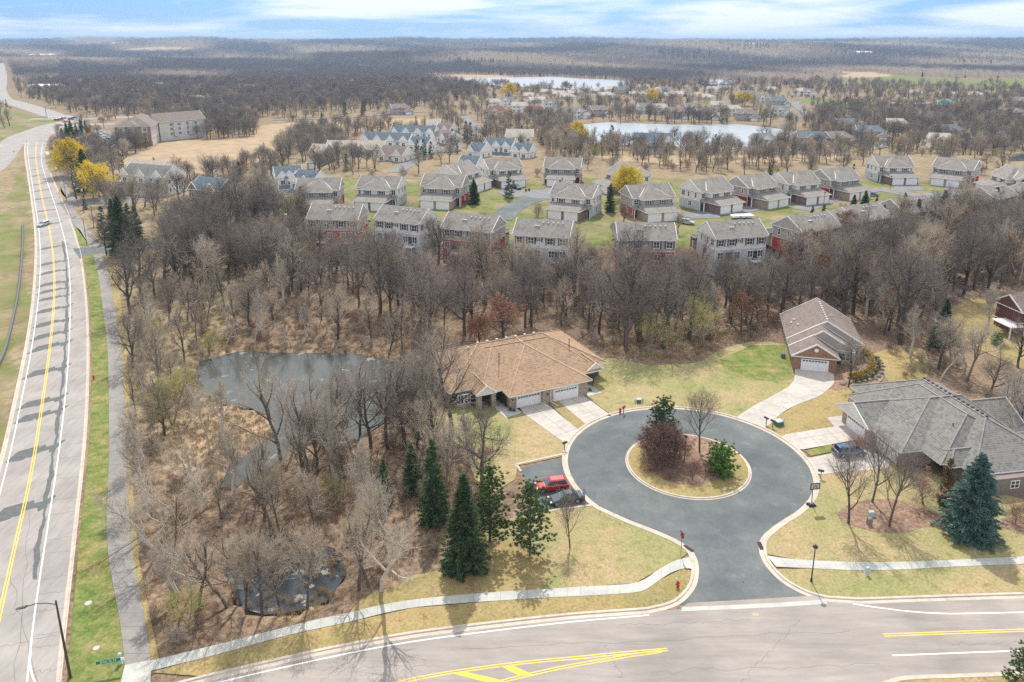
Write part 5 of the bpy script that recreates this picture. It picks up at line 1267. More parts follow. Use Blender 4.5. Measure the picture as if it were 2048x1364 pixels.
# ---------------- paired townhouses
def townhouse(name, up, low, gar, front=True):
    e = empty(name, (0, 0, 0)); w_ = MB(); D = 9.6; WX = 7.7
    walls(w_, -WX, WX, 0, D, -.3, 2.85, 1); walls(w_, -WX - .003, WX + .003, -.003, D + .003, 2.85, 5.55, 0)
    walls(w_, -5.3, 5.3, -2.3, .1, 2.6, 5.4, 0); walls(w_, -5.85, 5.85, -7.0, .1, -.3, 2.65, 2)
    w_.box(-WX - .03, WX + .03, -.03, D + .03, 2.78, 2.9) if False else None
    w_.mi = 1; w_.box(-WX + .2, WX - .2, D - .2, D + .02, -3.2, -.3); w_.box(-WX, WX, D - 6, D, -3.2, -.31)
    w_.mi = 3; w_.box(-WX - .04, WX + .04, D - .4, D + .04, 2.78, 2.92); w_.box(-WX - .04, -WX, 0, D, 2.78, 2.92); w_.box(WX, WX + .04, 0, D, 2.78, 2.92)
    for x in (-WX, WX):
        for y in (0, D): w_.box(x - .07, x + .07, y - .07, y + .07, 0, 5.5)
    w_.build('wall', [up, low, gar, WHT], e)
    r = MB(); hip(r, -WX - .45, WX + .45, -.5, D + .5, 5.6, 2.85, 'x', 0, 0, gm=2)
    hip(r, -5.9, 5.9, -2.8, 5.3, 5.42, 2.75, 'y', 5.6, .3)
    r.mi = 1
    for s in (-1, 1): r.bar((s * 5.5, -.35, 5.78), (s * .25, 4.9, 8.4), .16, .06)
    r.mi = 0
    z0, z1 = 2.75, 4.0
    A = [(-6.4, -7.5, z0), (6.4, -7.5, z0), (5.3, -2.29, z1), (-5.3, -2.29, z1)]
    r.poly(A); r.poly([(6.4, -7.5, z0), (6.4, .0, z0), (5.3, .0, z1), (5.3, -2.29, z1)]); r.poly([(-6.4, .0, z0), (-6.4, -7.5, z0), (-5.3, -2.29, z1), (-5.3, .0, z1)])
    r.mi = 1; r.box(-6.42, 6.42, -7.52, -7.44, z0 - .2, z0); r.box(-6.42, -6.36, -7.44, 0, z0 - .2, z0); r.box(6.36, 6.42, -7.44, 0, z0 - .2, z0); r.box(-6.3, 6.3, -7.4, -7.02, z0 - .16, z0 - .12)
    r.mi = 0
    for s in (-1, 1):
        r.poly([(s * 8.3, -2.2, 2.6), (s * 8.3, .0, 3.5), (s * 6.3, .0, 3.5), (s * 6.3, -2.2, 2.6)][::s])
    r.build('roof', [R_town, WHT, up], e)
    for s in (-1, 1):
        garage_door(e, s * 3.0, -7.03, .02, 5.0, 2.4, lites=False)
        window(e, s * 2.7, -2.33, 3.5, 2.05, 1.6, 0, True, True, big=True); window(e, s * 6.5, -.03, 3.5, 1.7, 1.6, 0, True, False, big=True)
        for x, h in ((WX + .03, R(90)),) if s > 0 else ((-WX - .03, R(-90)),):
            window(e, x, 2.2, 3.5, .95, 1.6, h, False, big=True); window(e, x, 5.4, 3.5, .95, 1.6, h, False, big=True); window(e, x, 7.9, 3.5, 1.6, 1.6, h, True, big=True); window(e, x, 4.6, .8, 1.6, 1.6, h, True, big=True)
        c = MB(); c.box(-.12, .12, -.12, .12, 0, 2.6); c.build('porch_post', WHT, e, (s * 7.95, -2.0, 0))
        d = MB(); d.box(-.48, .48, -.05, .05, 0, 2.1); d.build('front_door', mat('door_dark', (.06, .05, .045), .5), e, (s * 6.9, -.05, 0))
    for x in (-6.2, -2.6, .6, 2.9, 6.2): window(e, x, D + .04, 3.6 if abs(x) > 1 else 4.2, 1.9 if abs(x) > 1 else 1.3, 1.6 if abs(x) > 1 else .9, R(180), True, True, big=True)
    for x in (-6.2, -3.0, 1.0, 6.2): window(e, x, D + .04, .65, 1.8, 1.7, R(180), True, big=True); window(e, x, D + .06, -2.4, 1.4, 1.2, R(180), True)
    for x in (-4.7, 3.6):
        d = MB(); d.box(-.9, .9, 0, .05, .1, 2.15); d.build('patio_door', GLS, e, (x, D + .02, 0))
        k = MB(); k.box(-1.6, 1.6, .08, 1.9, -.15, 0); k.box(-1.6, 1.6, 1.84, 1.9, .85, .92); k.box(-1.6, -1.54, .08, 1.84, .85, .92); k.box(1.54, 1.6, .08, 1.84, .85, .92)
        for i in range(12): k.box(-1.58 + i * .283, -1.54 + i * .283, 1.85, 1.89, 0, .85)
        for i in (-1.55, 1.49): k.box(i, i + .1, 1.75, 1.85, -3.1, -.15)
        k.build('deck', WHT, e, (x, D, 0))
    for i in range(5 if front else 8): vent(e, -5.5 + i * 1.4 + (2 if i > 4 else 0), 6.1, 7.75)
    for i in range(3): vent(e, 1.2 + i * .55, 7.2, 7.15)
    return e
TH = {'red': townhouse('red_taupe_townhouse', S_taupe, S_red, ST_tan), 'cream': townhouse('cream_blue_townhouse', S_cream, S_blue, ST_dark)}
used = set()
TS = 1.17
def put_town(kind, pl, pr, back, label, zr=4.5 + 8.45 * TS):
    A = np.array(P(*pl, zr)); B = np.array(P(*pr, zr)); c = (A + B) / 2; d = B - A; rz = math.atan2(d[1], d[0]) + (math.pi if back else 0)
    t = TH[kind] if kind not in used else copy_tree(TH[kind]); used.add(kind)
    ca, sa = math.cos(rz), math.sin(rz); ox, oy = 0, 4.8 * 1.06       # ridge centre in local space
    t.location = (c[0] - (ca * ox - sa * oy), c[1] - (sa * ox + ca * oy), 4.5); t.rotation_euler = (0, 0, rz); t.scale = (.93, 1.06, TS)
    tag(t, label, 'townhouse', 'paired townhouses of the wooded estate')
    FOOT.append((c[0], c[1], 10.5)); FOOT.append((c[0] + sa * 9, c[1] - ca * 9, 9)) 
    return t
for a in [
    ('cream', (469, 366), (548, 362), 0, 'cream townhouse farthest left in the front-facing rows'), ('red', (595, 355.7), (683, 355), 0, 'taupe townhouse with red corners, second from the left'),
    ('cream', (725, 350), (802, 352.8), 0, 'cream and blue-grey townhouse left of the red-sided one by the lawn'), ('red', (851, 347.6), (930, 350.6), 0, 'taupe townhouse with a red side wall facing the tan lawn'),
    ('cream', (879.6, 333), (945, 317), 0, 'cream townhouse turned half sideways behind the red-sided one'), ('cream', (964.5, 318.8), (1037.8, 314), 0, 'cream townhouse with the black pickup on its drive'),
    ('red', (1091, 313.6), (1164, 315.4), 0, 'taupe townhouse with dark red corners behind the turning circle'), ('cream', (1108, 363), (1199.8, 370.4), 0, 'cream and blue-grey townhouse beside the green lawn'),
    ('cream', (1233, 321.5), (1287, 336), 0, 'cream townhouse half hidden by the yellow willow'), ('red', (1248, 370.4), (1340.6, 365.7), 0, 'red and taupe townhouse in front of the yellow willow'),
    ('cream', (1378.7, 360), (1446, 352), 0, 'cream and blue-grey townhouse leading the slanted row'), ('red', (1470.8, 352.8), (1533.8, 344.3), 0, 'taupe and red townhouse second in the slanted row'),
    ('cream', (1558, 345), (1618, 339.9), 0, 'cream townhouse third in the slanted row'), ('red', (1642, 337.7), (1697.3, 332.5), 0, 'taupe and red townhouse ending the slanted row beside the blue car'),
    ('cream', (1745, 312), (1817.4, 311.3), 0, 'cream townhouse by itself beyond the blue car'), ('red', (1876.9, 313), (1956.8, 320.6), 0, 'red cornered townhouse farthest right facing the street'),
    ('cream', (2009.6, 326.6), (2075, 343), 0, 'cream townhouse cut by the right edge'),
    ('red', (627, 407), (723, 409), 1, 'taupe townhouse seen from behind, leftmost of the back row'), ('cream', (764, 408), (861, 418), 1, 'cream townhouse seen from behind with a pale gable end'),
    ('red', (898, 423), (999, 432), 1, 'taupe over red brick townhouse seen from behind with two white balconies'), ('cream', (1043, 435.6), (1138, 440.8), 1, 'grey-cream townhouse seen from behind, screened by bare trees'),
    ('red', (1235, 444.4), (1345, 445), 1, 'taupe over red townhouse seen from behind, right of the screened one'), ('cream', (1410, 443), (1520, 436.6), 1, 'cream and white townhouse seen from behind with three storeys'),
    ('red', (1572, 433), (1657, 420.8), 1, 'taupe townhouse with a dark red gable end above the spruces'), ('cream', (1683, 414), (1755, 403.7), 1, 'cream townhouse behind the row of spruces'),
    ('red', (1781.6, 398), (1850, 390), 1, 'taupe townhouse roof among the tall bare trees'), ('red', (1950, 376.7), (2014, 363), 1, 'grey roofed townhouse near the right edge behind conifers'), ('cream', (2038, 366), (2100, 355), 1, 'pale gabled townhouse cut by the right edge, behind conifers')]:
    put_town(*a)

# ---------------- row houses with white gables
def row_house(pl, pr, roof, wall, label, n=3, depth=11, zr=9.0, low=True, g0=0.0, big=1.0):
    K_ = 1.25; A = np.array(P(*pl, zr * K_ + g0)); B = np.array(P(*pr, zr * K_ + g0)); d = B - A; L = np.linalg.norm(d); rz = math.atan2(d[1], d[0]); c = (A + B) / 2
    e = empty('row_house', (c[0], c[1], g0), rz, label, 'row house', 'row houses with white gables'); e.scale = (1, 1, K_); n_ = np.array((d[1], -d[0])) / L; FOOT.append((c[0] + n_[0] * 12, c[1] + n_[1] * 12, 9)); FOOT.append((A[0] + n_[0] * 10, A[1] + n_[1] * 10, 8)); FOOT.append((B[0] + n_[0] * 10, B[1] + n_[1] * 10, 8)); FOOT.append((c[0], c[1], 7 + depth / 2))
    for k in range(int(L / 12) + 1): q = A + d * (k / max(1, int(L / 12))); FOOT.append((q[0], q[1], 8 + depth * .3))
    x = L / 2; h = depth / 2; w_ = MB(); walls(w_, -x, x, -h, h, -.2, 5.8)
    if low: walls(w_, -x + .4, x - .4, -h - 3.4, -h, -.2, 2.7)
    gx = np.linspace(-x + 2.4, x - 2.4, n); gl = []
    r = MB(); hip(r, -x - .4, x + .4, -h - .4, h + .4, 5.9, zr - 5.9, 'x', 0, 0, gm=2)
    if low:
        r.poly([(-x, -h - 3.9, 2.7), (x, -h - 3.9, 2.7), (x, -h, 3.9), (-x, -h, 3.9)]); r.mi = 1; r.box(-x, x, -h - 3.95, -h - 3.88, 2.5, 2.7); r.mi = 0
    for g in gx:
        walls(w_, g - 2.0, g + 2.0, -h - .8, -h + .1, 2.6, 6.0); hip(r, g - 2.4, g + 2.4, -h - 1.2, 0, 6.05, 2.2, 'y', 0, .2, gm=2)
    w_.build('wall', wall, e); r.build('roof', [roof, WHT, wall], e)
    for g in gx: window(e, g, -h - .83, 3.7, 2.0, 1.6, big=True)
    for g in (gx[:-1] + gx[1:]) / 2 if n > 1 else []: window(e, g, -h - .03, 4.1, 1.5, 1.3)
    for s in (-1, 1):
        for y in (-2.5, 2.5): window(e, s * (x + .03), y, 3.6, 1.1, 1.4, R(90) * s, False); window(e, s * (x + .03), y, .9, 1.1, 1.4, R(90) * s, False)
    if low:
        m = max(1, int(L / 7))
        for i in range(m): garage_door(e, -x + L * (i + .5) / m, -h - 3.43, .02, 4.2, 2.1, lites=False)
    return e
for a in [((730, 263), (823, 266), R_slate, S_white, 'long slate roofed row house with four white gables in the middle of the cluster', 4), ((786, 249.5), (872, 251), R_slate, S_white, 'slate roofed row house behind the middle one', 4),
          ((856, 238), (880, 238), R_beige, S_white, 'short row house with a beige roof at the back of the cluster', 2), ((826, 272), (862, 274), R_slate, S_white, 'slate roofed row house whose white gable end faces the spruces', 2),
          ((880, 245), (908, 247), R_brn, S_white, 'brown roofed row house with a white gable beside the road', 2), ((878, 258), (908, 262), R_brn, S_white, 'brown roofed row house nearer the spruces beside the road', 2),
          ((657, 280), (770, 281), R_beige, S_yel, 'long beige roofed row house with pale walls before the white ones', 4), ((628, 287), (655, 288), R_beige, S_taupe, 'small beige roofed row house at the left end of the pale one', 1), ((768, 290), (815, 293), R_brn, S_cream, 'brown roofed row house right of the long beige one', 2),
          ((1014, 257.5), (1066, 258), R_beige, S_cream, 'beige roofed row house with white gables at the back beside the lake wood', 2), ((975, 274), (1030, 277), R_slate, S_white, 'pale slate roofed row house with two white gables', 3), ((1032, 285), (1066, 287), R_slate, S_white, 'slate roofed row house end with a brick side', 2),
          ((946, 284), (972, 286), R_slate, S_white, 'low slate roofed row house left of the pale one', 1), ((925, 310), (960, 312), R_slate, S_white, 'dark slate row house close behind the cream townhouses', 2), ((548, 333), (600, 330), R_slate, S_white, 'white row house with blue-slate roofs left of the townhouses', 3),
          ((600, 338), (640, 342), R_slate, S_white, 'white row house end behind the second townhouse', 2), ((268, 318), (332, 322), R_beige, S_white, 'white gabled row house between the willows and the reed field', 3), ((262, 326), (345, 332), R_gry, S_white, 'lower white row house in front of the gabled one', 3),
          ((400, 352), (455, 357), R_slate, S_grey, 'dark roofed row house hidden in trees left of the townhouses', 2), ((1268, 265), (1345, 266), R_slate, S_cream, 'dark slate roofed row house on the near lake shore', 2)]:
    row_house(*a)

# ---------------- apartment block
def apartment():
    X, Y = P(270, 293); e = empty('apartment_block', (X, Y, 0), R(14), 'four storey apartment block with brick bays and a brown hipped roof beside the reed field', 'apartments'); e.scale = (.8, .85, .93); FOOT.append((X - 3, Y + 12, 20)); FOOT.append((X - 8, Y + 35, 18)); FOOT.append((X + 8, Y + 48, 12)); FOOT.append((X + 18, Y + 54, 11))
    w_ = MB(); walls(w_, -12, 12, 0, 45, -.2, 12.5); W2_ = MB(); walls(W2_, 0, 36, -9, 9, -.2, 12.4)
    def turn(b, mb): n = len(mb.v); c_, s_ = math.cos(R(34)), math.sin(R(34)); mb.v += [(8 + x * c_ - y * s_, 34 + x * s_ + y * c_, z) for x, y, z in b.v]; mb.f += [[n + i for i in f] for f in b.f]; mb.m += b.m
    turn(W2_, w_)
    for x in (-11, -4.5, 4.5, 11): walls(w_, x - 1.0, x + 1.0, -.35, .1, -.2, 12.4, 1)
    walls(w_, -12.05, 12.05, -.1, 3, -.2, 3.0, 1); w_.build('wall', [siding('siding_apartment', (.66, .64, .58)), ST_brick], e)
    r = MB(); hip(r, -13, 13, -1, 46, 12.6, 5.6, 'y', 12.5, 12.5); R3 = MB(); hip(R3, -6, 37, -10, 10, 12.62, 5.2, 'x', 5, 0, gm=2); turn(R3, r); hip(r, -5, 5, -1.6, 6, 12.7, 3.4, 'y', 0, .3, gm=2); r.build('roof', [R_brn, WHT, S_yel], e)
    for f in range(3):
        for x in (-8, -2.2, 2.2, 8): window(e, x, -.05, 3.6 + f * 3, 2.0, 1.8, 0)
        for y in range(6): window(e, 12.03, 3 + y * 4.2, 3.6 + f * 3, 1.6, 1.6, R(90))
        for k in range(4): a_ = 9 + k * 6.6; window(e, 8 + a_ * math.cos(R(34)) + 9.04 * math.sin(R(34)), 34 + a_ * math.sin(R(34)) - 9.04 * math.cos(R(34)), 3.6 + f * 3, 2.0, 1.6, R(34))
        for s in (-2.3, 2.3): b = MB(); b.box(-1.9, 1.9, -1.5, 0, 0, .15); b.box(-1.9, 1.9, -1.5, -1.44, 1.0, 1.08); [b.box(-1.88 + i * .41, -1.82 + i * .41, -1.5, -1.45, .15, 1.0) for i in range(10)]; b.build('balcony', WHT, e, (s, 0, 3.1 + f * 3))
    for k in range(2): b = MB(); b.box(-1.4, 1.4, -1.2, 0, 0, 9.5); a_ = 12 + k * 12; b.build('bay', S_blue, e, (8 + a_ * math.cos(R(34)) + 9 * math.sin(R(34)), 34 + a_ * math.sin(R(34)) - 9 * math.cos(R(34)), 2.6), R(34))
apartment()

# ---------------- detached houses round the lakes
def house_kind(name, wall, roof, w_=13, d=10, st=2, wing=True):
    e = empty(name, (0, 0, 0)); m = MB(); H = 2.8 * st; walls(m, -w_ / 2, w_ / 2, -d / 2, d / 2, -.3, H)
    if wing: walls(m, w_ / 2 - 5.5, w_ / 2 + 1.8, -d / 2 - 4, -d / 2, -.3, 2.9)
    m.build('wall', wall, e)
    r = MB(); hip(r, -w_ / 2 - .5, w_ / 2 + .5, -d / 2 - .5, d / 2 + .5, H + .1, 3.1, 'x', 0 if wing else 4.2, 3, gm=2); hip(r, -3.4, 1.8, -d / 2 - 1.0, 0, H + .12, 2.2, 'y', 0, .3, gm=2)
    if wing: hip(r, w_ / 2 - 6.0, w_ / 2 + 2.3, -d / 2 - 4.6, -d / 2 + 1, 3.0, 2.2, 'y', 0 if st > 1 else 3, .3, gm=2)
    r.build('roof', [roof, WHT, wall], e)
    if wing: garage_door(e, w_ / 2 - 1.9, -d / 2 - 4.05, 0, 4.8, 2.2, lites=False)
    for s in range(st):
        for x in (-w_ / 2 + 2, -.8, w_ / 2 - 2.2): 
            if not (wing and s == 0 and x > 2): window(e, x, -d / 2 - .04, .9 + 2.8 * s, 1.5, 1.4)
        window(e, -w_ / 2 - .03, 0, .9 + 2.8 * s, 1.2, 1.3, R(-90)); window(e, w_ / 2 + .03, 1, .9 + 2.8 * s, 1.2, 1.3, R(90))
    return e
HK = {'cream': house_kind('cream_house', S_cream, R_beige), 'white': house_kind('white_house', S_white, R_gry), 'taupe': house_kind('taupe_house', S_taupe, R_brn, 15, 11), 'slate': house_kind('slate_roofed_house', S_taupe, R_slate, 16, 12), 'low': house_kind('low_pale_house', S_yel, R_beige, 17, 13, 1, True), 'redroof': house_kind('red_roofed_house', S_yel, shingle('roof_red', (.25, .12, .10), (.16, .08, .07), .6), 17, 10, 2, False)}
hused = set()
def put_house(kind, x, y, rz, label, s=1.0, group='houses round the lakes'):
    X, Y = G(x, y); t = HK[kind] if kind not in hused else copy_tree(HK[kind]); hused.add(kind)
    t.location = (X, Y, hz(X, Y)); t.rotation_euler = (0, 0, R(rz)); t.scale = (s, s, s); tag(t, label, 'house', group); FOOT.append((X, Y, 12 * s)); FOOT.append((X, Y - 14, 8)); return t
for a in [('redroof', 991, 235, 3, 'red roofed house at the left end of the lake shore wood'), ('redroof', 1067, 233, -2, 'red roofed cream house with a row of upper windows on the shore slope'), ('cream', 988, 216, 12, 'grey roofed cream house behind the left red roofed one'), ('white', 1016, 212, -20, 'white gabled house behind the small golden willow'),
          ('low', 1060, 196, 0, 'low pale house right of the small golden willow'), ('low', 1075, 205, 10, 'low cream house above the pale street end'), ('white', 1133, 236, -60, 'tall white house on the left lake bank'), ('white', 1152, 236, 30, 'narrow white house beside the tall one on the lake bank'), ('taupe', 1197, 232, 15, 'red-brown roofed house with a dark deck on the lake bank'),
          ('low', 1118, 192, -5, 'pale villa left in the row before the far lake'), ('low', 1130, 198, 12, 'pale villa below the left one of the far lake row'), ('low', 1186, 186, -4, 'pinkish villa in the middle of the far lake row'), ('low', 1210, 195, 10, 'pale villa below the middle of the far lake row'), ('slate', 1246, 188, 20, 'grey roofed villa right of the middle of the far lake row'),
          ('low', 1275, 192, -10, 'pale villa between the grey roofed one and the golden willow'), ('low', 1312, 184, 5, 'cream villa above the middle golden willow'), ('low', 1345, 196, -8, 'cream villa right of the middle golden willow'), ('low', 1366, 193, 10, 'beige villa with white gables left of the wide willow'), ('low', 1390, 195, -12, 'beige villa beside the white gabled one'), ('low', 1408, 199, 6, 'lower beige villa by the hedge'),
          ('low', 1448, 180, 0, 'long pale roofed villa beyond the hedges'), ('slate', 1495, 197, 20, 'blue-slate roofed house right of the wide willow top'), ('white', 1525, 206, -12, 'white house facing the bend behind the far shore'), ('slate', 1552, 212, 10, 'dark blue roofed house by the curving street'), ('low', 1540, 183, -5, 'long pale villa near the top of the curving street'), ('cream', 1600, 192, 30, 'cream gabled house above the green ball field'), ('white', 1618, 193, -20, 'white gabled house right of the cream one above the ball field'),
          ('low', 1095, 188, 0, 'pale villa at the left end of the far lake row'), ('low', 1150, 190, 8, 'cream villa second from the left in the far lake row'), ('low', 1228, 182, -4, 'pale villa nearest the far lake shore'), ('white', 1330, 188, 6, 'white villa right above the middle golden willow'), ('low', 1290, 178, 0, 'pale villa closest to the far lake end'), ('cream', 1425, 188, -6, 'cream villa with a tall hedge beyond the wide willow'), ('white', 1100, 218, 10, 'white house half hidden behind the red roofed ones'), ('cream', 1040, 224, -8, 'cream house between the two red roofed ones'),
          ('white', 1290, 226, 8, 'white house among trees left on the far shore'), ('cream', 1320, 228, -5, 'cream house left of the taupe one on the far shore'), ('cream', 1435, 222, 4, 'cream house behind the grey roofed ones on the far shore'), ('white', 1560, 232, -10, 'white house where the curving street meets the lake'), ('slate', 1690, 262, 12, 'slate roofed house among the trees right of the lake'), ('cream', 1790, 262, -8, 'cream gabled house in the middle of the right wood'),
          ('taupe', 1350, 236, 0, 'taupe house among trees on the far shore, left'), ('taupe', 1410, 238, 0, 'brown house behind the shore trees'), ('cream', 1465, 231, 5, 'cream house with a grey roof on the far shore'), ('taupe', 1490, 240, -8, 'pinkish roofed house with a balcony on the far shore'), ('taupe', 1385, 226, 5, 'grey roofed house above the brown one on the far shore'),
          ('white', 1525, 296, 12, 'cream two storey house with a double garage on the near lake shore'), ('slate', 1620, 292, -10, 'dark slate roofed house with a lit porch near the lake end'), ('taupe', 1670, 292, 15, 'beige house half hidden right of the lit porch'), ('slate', 1735, 278, -8, 'blue-slate roofed house with a cream gable'), ('slate', 1890, 276, 10, 'slate roofed house with white gables in the right wood'), ('cream', 1880, 296, -15, 'cream house with tall windows in the right wood'),
          ('taupe', 2020, 238, 0, 'brown house with a deck in the far right wood'), ('low', 1830, 190, 0, 'long low roof beyond the right wood, left of three'), ('low', 1890, 192, 0, 'long low roof beyond the right wood, middle of three'), ('low', 1945, 194, 0, 'long low roof beyond the right wood, right of three'), ('taupe', 2035, 212, 0, 'brown brick house at the far right edge'),
          ('taupe', 800, 228, 20, 'grey-brown gabled house by the road beyond the row houses'), ('white', 320, 178, 30, 'small white gable in the dark far wood, left'), ('white', 502, 183, -10, 'small white house alone in the dark far wood'), ('cream', 395, 208, 10, 'pale roof at the edge of the dark wood behind the apartments')]:
    put_house(*a)
# far sheds, halls and barns
def shed(x, y, L, D, H, m, label, rz=0, rm=None):
    X, Y = P(x, y, 0); 
    for _ in range(6): X, Y = P(x, y, min(hz(X, Y), 55)); 
    e = empty('hall', (X, Y, hz(X, Y)), R(rz), label, 'hall', 'halls in the far country'); w_ = MB(); walls(w_, -L / 2, L / 2, -D / 2, D / 2, -4, H); w_.build('wall', m, e)
    r = MB(); hip(r, -L / 2 - 1, L / 2 + 1, -D / 2 - 1, D / 2 + 1, H, H * .35, 'x', 0, 0, gm=1, fm=1); r.build('roof', [rm or WHT, WHT], e); FOOT.append((X, Y, max(L, D) * .7))
for a in [(95, 181, 34, 20, 6, S_white, 'white roofed nursery hall beside the far highway bend'), (40, 103, 160, 60, 14, S_white, 'long pale hall at the far left horizon'), (75, 100, 120, 50, 12, S_yel, 'sandy hall right of the leftmost far one'), (180, 107, 200, 60, 12, S_yel, 'long sandy works beyond the far wood'), (290, 101, 150, 70, 14, S_white, 'far white hall below the blue hill'), (245, 95, 90, 50, 22, S_white, 'twin-topped white hall on the left horizon'),
          (1394, 99, 60, 25, 12, S_white, 'white barn on the right horizon wood'), (1500, 99, 60, 25, 10, S_white, 'small white barn right of the first'), (1590, 110, 90, 30, 8, S_yel, 'low pale hall in the right far wood'), (1700, 107, 90, 40, 10, S_white, 'white hall in the far right wood'), (1725, 107, 50, 30, 9, S_yel, 'sandy hall beside the white one in the far right wood')]:
    shed(*a)
X, Y = P(1888, 216); e = empty('pavilion', (X, Y, 0), 0, 'green roofed pavilion at the end of the long pale rink roof', 'pavilion'); w_ = MB(); walls(w_, -9, 9, -6, 6, -.2, 3.5); w_.build('wall', ST_brick, e); r = MB(); hip(r, -11, 11, -8, 8, 3.6, 5, 'x', 9, 9); r.build('roof', [mat('roof_green', (.16, .32, .27), .7), WHT], e); FOOT.append((X, Y, 12))
X, Y = P(1850, 214); e = empty('rink_hall', (X, Y, 0), R(-3), 'long low pale roofed rink hall beside the green roofed pavilion', 'hall'); w_ = MB(); walls(w_, -30, 12, -6, 6, -.2, 3.0); w_.build('wall', S_brn, e); r = MB(); hip(r, -31, 13, -7, 7, 3.1, 1.2, 'x', 0, 0, gm=1); r.build('roof', [mat('roof_pale', (.55, .53, .5), .7), WHT], e); FOOT.append((X - 8, Y, 22))
# ================================================================ cars
TYRE = mat('tyre_rubber', (.02, .02, .02), .85); RIM = mat('rim_alloy', (.45, .45, .46), .35, .5, .7); CGL = mat('car_glass', (.02, .035, .04), .05, .8); WSG = mat('windshield_glass', (.10, .20, .21), .05, .9)
HLT = mat('headlight', (.75, .75, .72), .2, .6); TLT = mat('tail_light', (.35, .02, .02), .3, .6)
def paintm(n, c): return mat('car_paint_' + n, c, .28, .6, .15, noise=.03, nscale=1.5, coat=.8)
CARK = {'suv': (4.6, 1.86, 1.68, .98, .93, (-2.1, 1.05, -1.85, .35), .36), 'sedan': (4.8, 1.84, 1.44, .86, .80, (-1.75, 1.15, -1.0, .35), .33), 'pickup': (5.7, 1.95, 1.85, 1.12, 1.08, (-.35, 1.45, -.15, .85), .40), 'van': (5.6, 2.0, 2.3, 1.15, 1.05, (-2.75, 1.95, -2.7, 1.2), .38)}
_cm = {}
def car_parts(kind, cn, col):
    if (kind, cn) in _cm: return _cm[(kind, cn)]
    L, Wd, H, belt, hood, (b0, b1, r0, r1), wr = CARK[kind]; w = Wd / 2; P_ = paintm(cn, col); out = []
    b = MB(); prof = [(-L / 2 + .04, .32), (-L / 2, .55), (-L / 2 + .06, belt - .05 if kind != 'sedan' else .84), (b0 - .02, belt), (b1 - .1, belt), (b1 + .15, hood + .02), (L / 2 - .45, hood - .10), (L / 2 - .08, hood - .26), (L / 2, .50), (L / 2 - .05, .30)]
    if kind == 'pickup': prof[3] = (b0 - .1, belt - .04)
    n = len(prof); rings = []
    for y, dz, sx in ((-w + .06, -.02, .985), (-w, 0, 1), (-w + .05, .0, 1), (-w + .16, .045, .985), (w - .16, .045, .985), (w - .05, 0, 1), (w, 0, 1), (w - .06, -.02, .985)):
        rings.append([(x * sx, y if z > .5 or abs(y) < w - .01 else y * .985, z + (dz if z > .6 else 0) - (.08 if abs(y) > w - .02 and z > .75 else 0)) for x, z in prof])
    vs = [p for r in rings for p in r]; fs = []
    for i in range(7):
        for j in range(n): k = (j + 1) % n; fs.append((i * n + j, i * n + k, (i + 1) * n + k, (i + 1) * n + j))
    fs += [tuple(range(n))[::-1], tuple(range(7 * n, 8 * n))]; b.add(vs, fs)
    # cabin
    wb = w - .10; wt = w - .30; rt = H - .03
    lo = [(b0, -wb, belt), (b1, -wb, belt), (b1, wb, belt), (b0, wb, belt)]; hi = [(r0, -wt, rt - .06), (r1, -wt, rt - .08), (r1, wt, rt - .08), (r0, wt, rt - .06)]; tp = [(r0 + .18, -wt + .16, H), (r1 - .2, -wt + .16, H - .01), (r1 - .2, wt - .16, H - .01), (r0 + .18, wt - .16, H)]
    b.add(lo + hi + tp, [(0, 1, 5, 4), (1, 2, 6, 5), (2, 3, 7, 6), (3, 0, 4, 7), (4, 5, 9, 8), (5, 6, 10, 9), (6, 7, 11, 10), (7, 4, 8, 11), (8, 9, 10, 11)])
    if kind == 'pickup': b.mi = 1; b.box(-L / 2 + .14, b0 - .2, -w + .17, w - .17, belt - .06, belt + .02 - .015)
    out.append(('body', b.mesh('body', [P_, TYRE]), (0, 0, 0), None))
    def lerp(a, c, t): return tuple(a[i] + (c[i] - a[i]) * t for i in range(3))
    def panel(nm, a, c, d, e, m, o, ins=.10, top=.90, bot=.10):
        q = MB(); A = lerp(lerp(a, c, ins), lerp(e, d, ins), bot); B = lerp(lerp(a, c, 1 - ins), lerp(e, d, 1 - ins), bot); C2 = lerp(lerp(a, c, 1 - ins), lerp(e, d, 1 - ins), top); D = lerp(lerp(a, c, ins), lerp(e, d, ins), top)
        q.poly([tuple(np.array(v) + o) for v in (A, B, C2, D)]); out.append((nm, q.mesh(nm, m), (0, 0, 0), None))
    panel('windshield', lo[1], lo[2], hi[2], hi[1], WSG, np.array((.02, 0, .012)), .05)
    if kind != 'van': panel('rear_window', lo[3], lo[0], hi[0], hi[3], CGL, np.array((-.02, 0, .012)), .07)
    for s, (a, c, d, e) in ((-1, (lo[0], lo[1], hi[1], hi[0])), (1, (lo[2], lo[3], hi[3], hi[2]))):
        t0, t1 = ((.04, .48), (.52, .95)) if kind != 'van' else ((.72, .97),) * 2
        if s > 0: t0, t1 = (1 - t0[1], 1 - t0[0]), (1 - t1[1], 1 - t1[0])
        for t in {t0, t1}:
            q = MB(); A = [lerp(lerp(a, c, t[0]), lerp(e, d, t[0]), .12), lerp(lerp(a, c, t[1]), lerp(e, d, t[1]), .12), lerp(lerp(a, c, t[1]), lerp(e, d, t[1]), .88), lerp(lerp(a, c, t[0]), lerp(e, d, t[0]), .88)]
            q.poly([(p[0], p[1] + s * .015, p[2] + .005) for p in A]); out.append(('side_window', q.mesh('side_window', CGL), (0, 0, 0), None))
    ty = MB(); ty.tube((0, -.11, 0), (0, .11, 0), wr, wr, 18); tm = ty.mesh('tyre', TYRE)
